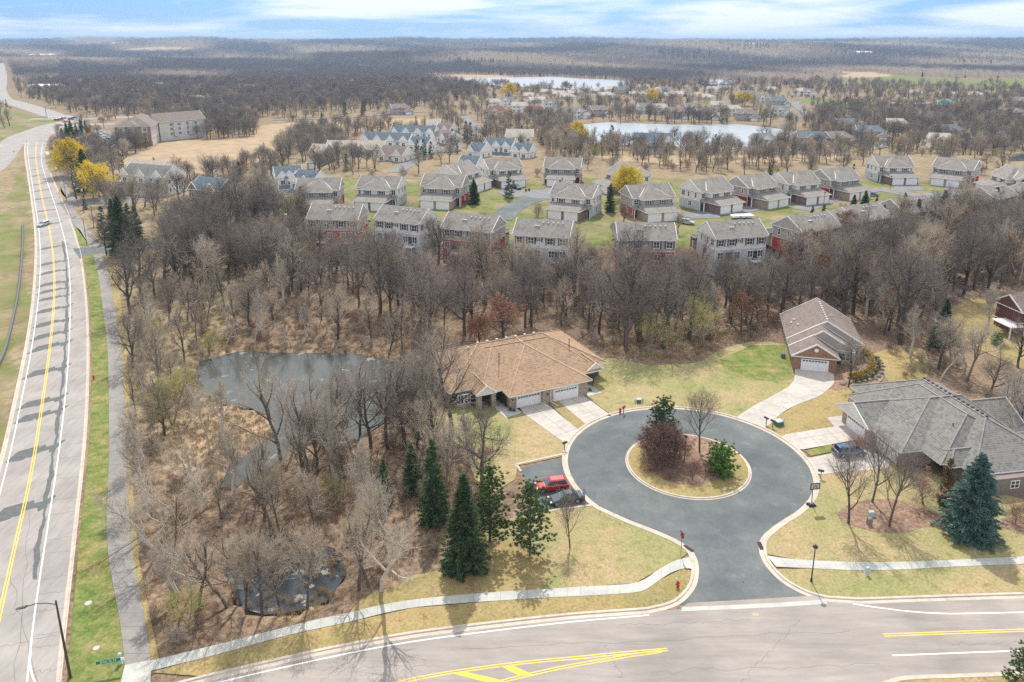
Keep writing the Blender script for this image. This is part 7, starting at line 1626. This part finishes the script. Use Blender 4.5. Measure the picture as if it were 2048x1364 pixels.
for s in (9, 13): m = MB(); j = J[s]; m.box(j[0] - .05, j[0] + .05, j[1] - .2, j[1] + .08, 0, .09); m.build('shoe', SHO, e)
for s in (-1, 1): m = MB(); m.lathe([(.012, -.004), (.012, .004)], 8, (s * .032, -.098, 1.665)); m.build('eye', BLK, e)
m = MB(); m.add([(-.014, -.1, 1.63), (.014, -.1, 1.63), (0, -.125, 1.635), (0, -.1, 1.665)], [(0, 1, 2), (1, 3, 2), (3, 0, 2)]); m.build('nose', SKIN, e); m = MB(); m.box(-.025, .025, -.103, -.095, 1.600, 1.606); m.build('mouth', TLT, e)
# ================================================================ woods
def project(X, Y, Z=0):
    X = np.asarray(X, float); Y = np.asarray(Y, float); dz = CH - Z
    d = Y * math.cos(CP) + dz * math.sin(CP); v = -Y * math.sin(CP) + dz * math.cos(CP)
    return 1024 + CF * X / d, CY0 + CF * v / d
def full_mesh(pair, name):
    vs = []; fs = []; mi = []; mats = []; n = 0
    for me in pair:
        v = np.empty(len(me.vertices) * 3); me.vertices.foreach_get('co', v); vs.append(v.reshape(-1, 3))
        off = len(mats); mats += list(me.materials)
        ls = np.empty(len(me.polygons), np.int32); lt = ls.copy(); m = ls.copy(); me.polygons.foreach_get('loop_start', ls); me.polygons.foreach_get('loop_total', lt); me.polygons.foreach_get('material_index', m)
        li = np.empty(len(me.loops), np.int32); me.loops.foreach_get('vertex_index', li); fs.append((ls, lt, li + n)); mi.append(m + off); n += len(me.vertices)
    out = bpy.data.meshes.new(name); V = np.concatenate(vs); out.vertices.add(len(V)); out.vertices.foreach_set('co', V.ravel())
    li = np.concatenate([f[2] for f in fs]); out.loops.add(len(li)); out.loops.foreach_set('vertex_index', li.astype(np.int32))
    st = np.concatenate([fs[0][0], fs[1][0] + len(fs[0][2])]).astype(np.int32); out.polygons.add(len(st)); out.polygons.foreach_set('loop_start', st)
    out.polygons.foreach_set('material_index', np.concatenate(mi).astype(np.int32))
    for m in mats: out.materials.append(m)
    out.update(calc_edges=True); return out

def stuff(name, kinds, pts, label, cat):
    """one object whose points carry instances of the given plants; pts rows: x, y, z, scale, turn, index"""
    col = bpy.data.collections.new(name + '_kinds')
    for i, me in enumerate(kinds):
        o = bpy.data.objects.new('%s_kind_%02d' % (name, i), me); col.objects.link(o)
    a = np.array(pts, float); me = bpy.data.meshes.new(name); me.vertices.add(len(a)); me.vertices.foreach_set('co', a[:, :3].ravel())
    for nm, c, ty in (('size', a[:, 3], 'FLOAT'), ('turn', a[:, 4], 'FLOAT'), ('which', a[:, 5], 'INT')):
        at = me.attributes.new(nm, ty, 'POINT'); at.data.foreach_set('value', c.astype(np.int32 if ty == 'INT' else np.float32))
    me.update()
    o = link(name, me); tag(o, label, cat, None, 'stuff')
    g = bpy.data.node_groups.new(name + '_growth', 'GeometryNodeTree')
    g.interface.new_socket('Geometry', in_out='INPUT', socket_type='NodeSocketGeometry'); g.interface.new_socket('Geometry', in_out='OUTPUT', socket_type='NodeSocketGeometry')
    N = g.nodes.new; L = g.links.new
    gi = N('NodeGroupInput'); go = N('NodeGroupOutput'); ip = N('GeometryNodeInstanceOnPoints'); ci = N('GeometryNodeCollectionInfo')
    ci.inputs['Collection'].default_value = col; ci.inputs['Separate Children'].default_value = True; ci.inputs['Reset Children'].default_value = True
    ip.inputs['Pick Instance'].default_value = True
    def named(nm, ty): 
        n = N('GeometryNodeInputNamedAttribute'); n.data_type = ty; n.inputs['Name'].default_value = nm; return n.outputs['Attribute']
    L(gi.outputs[0], ip.inputs['Points']); L(ci.outputs[0], ip.inputs['Instance']); L(named('which', 'INT'), ip.inputs['Instance Index'])
    L(named('size', 'FLOAT'), ip.inputs['Scale']); cx = N('ShaderNodeCombineXYZ'); L(named('turn', 'FLOAT'), cx.inputs['Z']); L(cx.outputs[0], ip.inputs['Rotation'])
    L(ip.outputs[0], go.inputs[0]); md = o.modifiers.new('growth', 'NODES'); md.node_group = g
    return o

FP = np.array(FOOT)
def free(X, Y, pad=0.0):
    ok = np.ones(len(X), bool)
    for x, y, r in FP: ok &= (X - x) ** 2 + (Y - y) ** 2 > (r + pad) ** 2
    return ok
ROADS = [(hwA, 12), (hwB, 16), (hwC, 10), (ext, 10)]
estate_road = catmull([P(*q, 4.5) for q in [(600, 470), (760, 420), (900, 452), (960, 432), (1010, 415), (1040, 404), (1075, 392), (1150, 386), (1180, 395)]], 4)
R2 = [[(790, 345), (830, 318), (860, 300), (905, 285), (940, 270), (950, 255), (935, 243), (930, 232)], [(1600, 420), (1680, 392), (1760, 380), (1850, 392), (1980, 375), (2048, 370)], [(1360, 430), (1450, 425), (1560, 408), (1640, 395)],
      [(1570, 250), (1590, 236), (1610, 228), (1600, 218), (1590, 208), (1600, 203)], [(1480, 300), (1560, 302), (1600, 306), (1720, 300), (1790, 288)], [(545, 240), (700, 235), (800, 226), (900, 222)]]
zs = [2, 4.5, 4.5, 0, 0, 0]; rl = []
for i, l in enumerate(R2):
    c = catmull([G(*q) for q in l], 5); rl.append(c); ROADS.append((c, 9))
    a, b = ribbon_pts(c, 3.6, 3.6); mb = MB(); strip(mb, a, b, .10 if i not in (3, 4, 5) else .25); struct(mb.build('side_street', M_asph2))
c = catmull([G(*q) for q in [(1000, 440), (1020, 420), (1050, 404), (1090, 394), (1130, 388)]], 3); rl.append(c); ROADS.append((c, 7))
a, b = ribbon_pts(c, 4.0, 4.0); mb = MB(); strip(mb, a, b, .09); struct(mb.build('side_street', M_asph))
t = G(1105, 388); tp = [(t[0] + 13 * math.cos(u), t[1] + 9 * math.sin(u)) for u in np.linspace(0, 6.28, 30, endpoint=False)]; struct(flat('turning_circle', tp, hz(*t) + .10, M_asph2)); ROADS.append(([t], 14))
for q in [[(1005, 372), (1040, 374), (1062, 392), (1020, 396), (995, 385)], [(1090, 372), (1120, 374), (1125, 388), (1090, 390)], [(1445, 412), (1530, 398), (1545, 412), (1440, 428)], [(1545, 400), (1640, 386), (1650, 398), (1560, 414)], [(1625, 380), (1700, 372), (1720, 385), (1640, 396)], [(1380, 425), (1440, 424), (1440, 436), (1380, 438)], [(1785, 368), (1830, 366), (1850, 380), (1790, 384)], [(1890, 368), (1950, 368), (1950, 382), (1890, 384)]]:
    struct(flat('driveway', [G(*p) for p in q], 4.58, M_asph2))
def off_roads(X, Y):
    ok = np.ones(len(X), bool)
    for l, w_ in ROADS:
        a = np.array(l)
        for p in a[::2]: ok &= (X - p[0]) ** 2 + (Y - p[1]) ** 2 > w_ ** 2
    return ok
def jgrid(x0, x1, y0, y1, s, jit=.45):
    gx, gy = np.meshgrid(np.arange(x0, x1, s), np.arange(y0, y1, s)); X = gx.ravel() + rng.uniform(-jit, jit, gx.size) * s; Y = gy.ravel() + rng.uniform(-jit, jit, gx.size) * s; return X, Y

W1 = [(262, 640), (300, 560), (420, 560), (560, 600), (840, 640), (850, 680), (880, 740), (845, 800), (862, 862), (925, 905), (950, 965), (985, 992), (1030, 985), (1040, 1010), (1010, 1030), (958, 1062), (900, 1110), (850, 1140), (790, 1175), (700, 1212), (600, 1240), (513, 1262), (376, 1296), (325, 1312), (305, 1240), (284, 1140), (272, 1000), (266, 850), (262, 700)]
W2 = [(262, 640), (236, 560), (262, 530), (300, 500), (300, 440), (440, 440), (620, 458), (860, 500), (1050, 520), (1340, 535), (1540, 535), (1580, 520), (1700, 505), (1800, 490), (2048, 450), (2400, 420), (2400, 560), (2048, 575), (1930, 592), (1868, 640), (1850, 690), (1745, 700), (1735, 640), (1700, 630), (1590, 640), (1570, 680), (1440, 690), (1400, 705), (1240, 705), (1185, 690), (1110, 650), (1000, 660), (870, 690), (820, 650), (560, 600), (420, 560)]
W3 = [(1745, 705), (1850, 700), (1870, 655), (1900, 700), (1960, 745), (2048, 755), (2300, 760), (2300, 960), (2048, 905), (2010, 880), (1950, 800), (1880, 765), (1790, 760)]
W4 = [(225, 400), (300, 385), (440, 380), (560, 430), (600, 470), (300, 500), (240, 470)]
def wpoly(p): return [G(*q) for q in p]
PW = {k: wpoly(v) for k, v in dict(W1=W1, W2=W2, W3=W3, W4=W4).items()}
X, Y = jgrid(-150, 330, 62, 300, 5.2)
ok = np.zeros(len(X), bool); zone = np.zeros(len(X), int)
for i, k in enumerate(('W1', 'W2', 'W3', 'W4')): m = inpoly(X, Y, PW[k]); zone[m] = i + 1; ok |= m
for k in ('pond', 'small_pond', 'right_pond'):
    m = inpoly(X, Y, W[k]); ok &= ~m
m = inpoly(X, Y, W['reed']); ok &= ~(m & (rng.random(len(X)) > .12))
ok &= free(X, Y, 1.0) & off_roads(X, Y); ok &= ~inpoly(X, Y, [P(200, 440), P(335, 440), P(335, 535), P(275, 600), P(230, 600), P(200, 520)])
u = rng.random(len(X)); ok &= np.where(zone == 1, u < .66, np.where(zone == 2, u < .93, np.where(zone == 3, u < .55, u < .7)))
wy = np.array(G(1400, 705)); X, Y, zone = X[ok], Y[ok], zone[ok]
# the pond banks and the verge side stay open enough to see the water
px_, py_ = project(X, Y)
keep = ~((zone == 1) & (px_ > 430) & (px_ < 800) & (py_ > 960) & (py_ < 1010) & (rng.random(len(X)) < .4)) & ~((zone == 1) & (py_ > 1050) & (px_ > 415) & (px_ < 690)) & ~((zone == 1) & (py_ > 1060) & (px_ > 430) & (px_ < 720) & (rng.random(len(X)) < .8))
X, Y, zone, px_, py_ = X[keep], Y[keep], zone[keep], px_[keep], py_[keep]
order = np.argsort(Y)
def where(x, y, z):
    if z == 1: return ('between the path and the reed patch' if x < 420 else 'by the rim of the small pond' if y > 1030 and x < 720 else 'in the near wood beside the row of green conifers' if x > 720 and y > 900 else 'between the two ponds' if y > 880 else 'on the far bank of the large pond' if y < 720 else 'between the large pond and the tan roofed house')
    if z == 3: return 'in the wood behind the grey roofed house'
    if z == 4: return 'in the wood between the side street and the first townhouses'
    if x < 520: return 'in the wood between the path and the large pond'
    if x < 900: return 'in the dark wood beyond the large pond'
    if x < 1240: return 'in the wood behind the tan roofed house'
    if x < 1580: return 'in the wood beyond the back lawn of the circle'
    if x < 1760: return 'in the wood behind the brown roofed house'
    return 'in the broad wood behind the right-hand houses'
def zgroup(z): return ['', 'bare trees of the near wood', 'bare trees of the wood beyond the pond and lawns', 'bare trees behind the grey roofed house', 'bare trees by the side street'][z]
looks = {'oak': 'grey-brown spreading bare tree', 'elm': 'tan-twigged upright bare tree', 'dark_oak': 'dark-barked bare tree', 'cottonwood': 'pale-twigged tall bare tree', 'aspen': 'whitish slender bare tree', 'rusty_oak': 'small oak with rust-coloured leaves', 'olive_tree': 'olive budding tree', 'slim_tree': 'thin young bare tree', 'open_tree': 'open-crowned bare tree with dark limbs', 'pale_open_tree': 'open-crowned bare tree with pale limbs'}
rest = []; nind = 0; NIND = 238
wkinds = ['oak', 'elm', 'dark_oak', 'cottonwood', 'aspen', 'rusty_oak', 'olive_tree', 'slim_tree', 'open_tree', 'pale_open_tree']
for n_, i in enumerate(order):
    z = zone[i]
    pk = {1: [.04, .06, .02, .02, .08, .01, .04, .10, .38, .25], 2: [.33, .16, .20, .01, .02, .04, .01, .01, .18, .04], 3: [.16, .16, .06, .06, .14, .05, .02, .01, .14, .2], 4: [.36, .23, .24, 0, .03, .02, 0, 0, .12, 0]}[int(z)]
    if z == 2 and px_[i] > 1600: pk = [.27, .13, .15, .02, .10, .09, .005, .005, .12, .11]
    k = wkinds[rng.choice(10, p=np.array(pk) / sum(pk))]; s = {1: rng.uniform(.72, 1.0) if 830 < py_[i] < 985 and px_[i] > 500 else rng.uniform(.45, .82), 2: rng.uniform(.72, 1.2), 3: rng.uniform(.5, .78), 4: rng.uniform(.6, .85)}[int(z)]
    if z == 2 and 600 < px_[i] < 1560 and py_[i] < 610 and rng.random() < .82: s *= .33 if py_[i] < 562 else .60
    if z == 2 and 860 < px_[i] < 1600 and 610 <= py_[i] < 665: s *= .74
    if k == 'rusty_oak': s *= .95
    zz_ = hz(X[i], Y[i])
    if nind < NIND:
        plant(k, X[i], Y[i], s, looks[k] + ' ' + where(px_[i], py_[i], z), 'tree', zgroup(int(z)), name='bare_tree', world=True); nind += 1
    else: rest.append((X[i], Y[i], zz_, s, rng.uniform(0, 6.28), wkinds.index(k)))
FULL = {}
def full(kind, v=0):
    if (kind, v) not in FULL: FULL[(kind, v)] = full_mesh(PROTO[kind][v], kind)
    return FULL[(kind, v)]
KL = [('oak', 0), ('elm', 0), ('dark_oak', 0), ('cottonwood', 0), ('aspen', 0), ('rusty_oak', 0), ('olive_tree', 0), ('slim_tree', 0), ('oak', 1), ('oak', 2), ('elm', 1), ('elm', 2), ('dark_oak', 1), ('tiny_spruce', 0), ('thicket', 0), ('thicket', 1), ('red_thicket', 0), ('willow', 0), ('crab_tree', 0), ('open_tree', 0), ('open_tree', 1), ('pale_open_tree', 0)]
KM = [full(*k) for k in KL]
# collection children are picked in name order, which the numbering above keeps
def mixidx(base, kind_=False):
    base = {8: 19, 9: 21}.get(base, base) if kind_ else base
    alt = {19: [19, 20], 0: [0, 8, 9], 1: [1, 10, 11], 2: [2, 12]}
    return int(rng.choice(alt.get(base, [base])))
rest = [(*r[:5], mixidx(int(r[5]), True)) for r in rest]
# middle distance
X, Y = jgrid(-560, 1000, 212, 640, 6.4)
X2, Y2 = jgrid(-1000, 1400, 640, 1150, 9.0)
X = np.r_[X, X2]; Y = np.r_[Y, Y2]
vis = np.abs(X) < .74 * Y + 30; X, Y = X[vis], Y[vis]
px_, py_ = project(X, Y, height(X, Y))
dens = np.full(len(X), .28); kd = np.zeros(len(X), int)
dens[(Y > 430) & (X > -.05 * Y)] = .38; dens[(Y > 640)] = .42
dens[(height(X, Y) > 3.5) & (Y < 430)] = .12
def region(poly, d, k=0): 
    m = inpoly(px_, py_, poly); dens[m] = d; kd[m] = k
region([(225, 400), (300, 345), (420, 352), (470, 338), (540, 320), (600, 272), (640, 262), (740, 262), (700, 280), (620, 300), (590, 318), (545, 330), (560, 375), (460, 372), (440, 400), (560, 430), (600, 470), (300, 500), (240, 470)], .75, 1)
region([(600, 300), (840, 298), (850, 318), (800, 345), (640, 350), (605, 330)], .85, 1)
region([(1075, 240), (1140, 245), (1150, 285), (1230, 296), (1480, 304), (1620, 300), (1700, 306), (1860, 300), (2048, 290), (2400, 290), (2400, 335), (2048, 322), (1960, 312), (1880, 308), (1740, 308), (1700, 322), (1640, 330), (1550, 338), (1370, 350), (1290, 325), (1180, 318), (1080, 300)], .92, 2)
region([(1060, 240), (1140, 240), (1145, 300), (1180, 330), (1080, 305)], .9, 2)
region([(940, 215), (1060, 212), (1150, 230), (1150, 262), (1080, 252), (960, 250)], .75, 2)
region([(60, 190), (180, 228), (230, 231), (420, 229), (520, 236), (560, 226), (700, 222), (850, 215), (950, 222), (960, 180), (830, 166), (500, 150), (60, 150)], .95, 3)
region([(400, 232), (480, 236), (500, 262), (470, 276), (400, 274), (392, 250)], 1.0, 3)
region([(310, 262), (345, 262), (350, 290), (300, 300), (235, 318), (240, 300), (290, 290)], 1.0, 3)
region([(1640, 215), (1760, 213), (1900, 216), (2048, 222), (2400, 225), (2400, 300), (2048, 296), (1900, 300), (1700, 302), (1660, 280), (1620, 250)], .62, 1)
region([(1180, 226), (1300, 238), (1560, 244), (1600, 252), (1560, 250), (1300, 246), (1180, 243)], .5, 1)
region([(1150, 290), (1200, 290), (1240, 296), (1240, 300), (1160, 300)], .9, 2)
region([(880, 205), (1480, 172), (1600, 180), (1600, 225), (1480, 240), (1180, 232), (980, 250)], .24, 2)
region([(1160, 212), (1350, 205), (1380, 232), (1180, 230)], .5, 1); region([(300, 250), (420, 240), (520, 248), (520, 270), (470, 280), (330, 276), (318, 300), (240, 318), (245, 302), (300, 292), (312, 262)], 1.0, 3)
region([(100, 318), (160, 296), (200, 300), (250, 318), (225, 370), (215, 420), (180, 395), (150, 370)], .9, 1)
region([(1600, 160), (2400, 160), (2400, 205), (1780, 205), (1640, 190)], .5, 2)
region([(0, 150), (60, 150), (60, 212), (0, 190)], .2, 2)
for k in ('field', 'lake', 'park', 'right_lake', 'far_lake', 'far_marsh', 'far_pool'): dens[inpoly(X, Y, W[k])] = 0
dens[inpoly(X, Y, W['meadow'])] = .55
dens[inpoly(X, Y, W['golf'])] = .05
for p in (hillside_px, hill2_px): dens[inpoly(X, Y, [P(*q) for q in p])] = .004
dens[(px_ < 215) & (py_ > 245) & (py_ < 300)] = .06
dens[inpoly(px_, py_, [(250, 322), (375, 326), (372, 362), (330, 372), (262, 366)])] = .06
carp = inpoly(px_, py_, [(160, 300), (170, 262), (235, 250), (300, 250), (262, 300)]); dens[carp] = .02
rowp = inpoly(px_, py_, [(-900, 500), (40, 285), (70, 262), (100, 258), (98, 300), (150, 400), (200, 500), (210, 520), (-200, 520)]); dens[rowp] = 0
for i, k in enumerate(('W1', 'W2', 'W3')): dens[inpoly(X, Y, PW[k])] = 0
dens[inpoly(X, Y, PW['W4']) & (Y < 300)] = 0
ok = (rng.random(len(X)) < dens) & free(X, Y, .5) & off_roads(X, Y)
X, Y, kd = X[ok], Y[ok], kd[ok]; Zt = height(X, Y)
mix = {0: ([0, 1, 2, 13, 18, 6, 14], [.3, .25, .1, .08, .12, .05, .1]), 1: ([0, 1, 2, 13, 5, 14, 16], [.42, .25, .2, .03, .02, .06, .02]), 2: ([0, 1, 2, 6, 4, 13, 14, 16], [.22, .30, .08, .14, .08, .03, .12, .03]), 3: ([2, 0, 1, 13], [.62, .28, .09, .01])}
for x, y, z, k in zip(X, Y, Zt, kd):
    a, p = mix[int(k)]; c = int(rng.choice(a, p=p)); s = rng.uniform(.5, .85) if c < 13 else rng.uniform(.7, 1.4)
    if z > 3.5 and c < 13: s *= .55 if y < 312 else .85
    rest.append((x, y, z, s, rng.uniform(0, 6.28), mixidx(c)))
stuff('tree_belt', KM, rest, 'bare woods and yard trees running from the townhouses past the lakes', 'woodland')

# undergrowth of the near woods
X, Y = jgrid(-150, 250, 60, 262, 2.7); zo = np.zeros(len(X), int)
for i, k in enumerate(('W1', 'W2', 'W3')): zo[inpoly(X, Y, PW[k])] = i + 1
ok = (zo > 0) & free(X, Y, .3)
for k in ('pond', 'small_pond', 'right_pond'): ok &= ~inpoly(X, Y, W[k])
clump = .5 + .5 * wav(X, Y, 7, .7)
ok &= rng.random(len(X)) < np.where(zo == 1, .32 + .5 * clump, .25 + .3 * clump)
rd = inpoly(X, Y, W['reed']); ok &= ~(rd & (rng.random(len(X)) < .85))
X, Y, zo = X[ok], Y[ok], zo[ok]; Zt = height(X, Y)
px_, py_ = project(X, Y)
UK = [full('thicket', 0), full('thicket', 1), full('thicket', 2), full('red_thicket', 0), full('red_thicket', 1), full('crab_tree', 0)]
open_ = (py_ > 1040) & (px_ > 380)
pts = [(x, y, z - .1, rng.uniform(.35, .75) * (.55 if o else 1.0), rng.uniform(0, 6.28), int(rng.choice(6, p=[.26, .26, .24, .1, .09, .05]))) for x, y, z, o in zip(X, Y, Zt, open_)]
stuff('undergrowth', UK, pts, 'tan and reddish brushwood under the bare trees round the ponds', 'undergrowth')

# dry grass and reed tufts at the edges of the woods and ponds
def tuft_mesh(seed, col, n=60, h=.7, sp=.55):
    rs = np.random.RandomState(seed); w_ = []
    for _ in range(n):
        p = np.array([rs.normal(0, sp * .5), rs.normal(0, sp * .5), 0]); d = np.array([rs.normal(0, .35), rs.normal(0, .35), 1]) * h * rs.uniform(.5, 1.1); w_.append((*p, *(p + d), .022))
    return seg_mesh('tuft', [(0, 0, 0, 0, 0, .05, .004, .002, 3)], w_, [col], rs)
Gt = bark('grass_blade_tan', (.48, .37, .22), .2); Gr = bark('grass_blade_brown', (.32, .21, .13), .2); Gg = bark('grass_blade_green', (.19, .22, .07), .2)
X, Y = jgrid(-75, 60, 62, 170, .75)
m1 = inpoly(X, Y, PW['W1']); mr = inpoly(X, Y, W['reed']); edge = inpoly(X, Y, wpoly([(1195, 700), (1230, 712), (1300, 724), (1380, 722), (1440, 696), (1500, 682), (1540, 682), (1540, 650), (1400, 670), (1240, 680), (1190, 690)]))
pondn = np.zeros(len(X), bool)
for k in ('pond', 'small_pond'):
    a = np.array(catmull(W[k], 2, True)); 
    dmin = np.min((X[:, None] - a[None, ::2, 0]) ** 2 + (Y[:, None] - a[None, ::2, 1]) ** 2, 1); pondn |= dmin < 2.2 ** 2
inp = inpoly(X, Y, W['pond']) ; isp = inpoly(X, Y, W['small_pond'])
u = rng.random(len(X)); ok = (mr & (u < .75)) | (edge & (u < .6)) | (pondn & (u < .5) & ~inp) | (m1 & (u < .22)) | (isp & (u < .13))
ok &= ~inp & free(X, Y, -1)
X, Y, tan_ = X[ok], Y[ok], (mr | edge | pondn | isp)[ok]
pts = [(x, y, -.1, rng.uniform(.5, 1.3), rng.uniform(0, 6.28), (0 if rng.random() < .7 else 1) if t_ else (1 if rng.random() < .6 else 0)) for x, y, t_ in zip(X, Y, tan_)]
stuff('dry_reeds', [tuft_mesh(1, Gt), tuft_mesh(2, Gr)], pts, 'pale dry reeds and grass tufts round the ponds and wood edge', 'reeds')

# ---- far country
def small_tree(seed, H, bm_, tm_, dens=1.0, r=.42):
    rs = np.random.RandomState(seed); lim = [(0, 0, -1, 0, 0, H * .6, .35, .15, 4)]; tw_ = []
    for _ in range(int(9)):
        z = H * rs.uniform(.3, .6); a = rs.uniform(0, 6.28); L = H * rs.uniform(.25, .42); q = (math.cos(a) * L * .7, math.sin(a) * L * .7, z + L * .75); lim.append((0, 0, z, *q, .14, .05, 3))
    for _ in range(int(230 * dens)):
        v = rs.normal(0, 1, 3); v /= np.linalg.norm(v); c = np.array([0, 0, H * .66]) + v * np.array([r * H, r * H, H * .33]) * rs.uniform(.35, 1.0) ** .5
        d = v * .8 + rs.normal(0, .5, 3) + [0, 0, .4]; tw_.append((*c, *(c + d * rs.uniform(.7, 1.5)), rs.uniform(.05, .13)))
    return seg_mesh('far_tree', lim, tw_, [bm_, tm_] if False else [tm_], rs)
def small_conifer(seed):
    rs = np.random.RandomState(seed); tw_ = []
    for _ in range(260):
        t = rs.rand() ** 1.3; a = rs.uniform(0, 6.28); r = 3.0 * (1 - t) + .2; p = np.array([0, 0, 1 + t * 12]); q = p + [math.cos(a) * r, math.sin(a) * r, -.6]; tw_.append((*p, *q, .5))
    return seg_mesh('far_conifer', [(0, 0, -1, 0, 0, 12, .2, .05, 3)], tw_, [N_spr], rs)
FTd = bark('far_twig_dark', (.20, .185, .19), .09); FTm = bark('far_twig_mid', (.36, .315, .285), .10); FTt = bark('far_twig_tan', (.60, .51, .41), .12)
FK = [small_tree(1, 14, None, FTd, 1.3), small_tree(2, 15, None, FTd, 1.3), small_tree(3, 14, None, FTm), small_tree(4, 13, None, FTm), small_tree(5, 13, None, FTt), small_tree(6, 11, None, FTt, .8), small_conifer(7)]
pts = []; y = 1120.0
far_ex = [W[k] for k in ('far_lake', 'golf', 'golf_tan', 'far_pool', 'far_marsh', 'field')]
while y < 11500:
    s = max(9.0, y * .0062); hw = .76 * y + 60; n = int(2 * hw / s)
    X = np.linspace(-hw, hw, n) + rng.uniform(-.45, .45, n) * s; Y = y + rng.uniform(-.5, .5, n) * s
    tone = wav(X, Y, 140 + y * .03, .9) + .55 * wav(X, Y, 60 + y * .02, 3.1)
    fo = (wav(X, Y, 310, 5.2) > .57) & (Y > 2300) & (X < -.25 * Y)
    op = wav(X, Y, 230, 7.7) > .80
    k = ~fo & ~(op & (Y > 1800) & (rng.random(n) < .8)) & (rng.random(n) < .93)
    px_, py_ = project(X, Y, height(X, Y))
    dk = (px_ > 120) & (px_ < 960) & (Y < 1900)
    for p in far_ex: k &= ~inpoly(X, Y, p)
    for l, w_ in ((hwB, 22),):
        a = np.array(l)[::3]
        for q in a: k &= (X - q[0]) ** 2 + (Y - q[1]) ** 2 > w_ ** 2
    k &= ~((px_ > 980) & (px_ < 1500) & (py_ > 168) & (rng.random(n) < .6)) & ~((px_ < 50) & (py_ > 155))
    k &= free(X, Y, 0)
    Z = height(X, Y); ev = (wav(X, Y, 95, 4.4) > .62) & (px_ > 560) & (Y > 1700)
    for i in np.nonzero(k)[0]:
        t_ = 1.35 * tone[i] + rng.normal(0, .16) - (.9 if dk[i] else 0); w_ = 6 if (ev[i] and rng.random() < .7) or rng.random() < .012 else int(rng.choice([0, 1])) if t_ < -.15 else int(rng.choice([2, 3])) if t_ < .42 else int(rng.choice([4, 5]))
        sc_ = rng.uniform(.75, 1.15) * max(.85, min(3.0, s / 10.5)) 
        pts.append((X[i], Y[i], Z[i] - .5, sc_, rng.uniform(0, 6.28), w_))
    y += s * .95
print('far trees', len(pts), 'belt', len(rest), 'individual', nind)
stuff('far_forest', FK, pts, 'leafless forest rolling to the horizon', 'forest')
# ================================================================ haze: the air itself
hb = MB(); hb.box(-15000, 15000, -120, 20000, -78, 150)
hm = bpy.data.materials.new('haze'); hm.use_nodes = True; nt = hm.node_tree; nt.nodes.clear()
ho = nt.nodes.new('ShaderNodeOutputMaterial'); hv = nt.nodes.new('ShaderNodeVolumePrincipled')
hv.inputs['Color'].default_value = (.50, .73, 1.0, 1); hv.inputs['Density'].default_value = 0.00011; hv.inputs['Anisotropy'].default_value = 0.2
nt.links.new(hv.outputs[0], ho.inputs['Volume'])
tag(hb.build('haze', hm), 'thin blue haze over the far woods', 'haze', None, 'stuff')
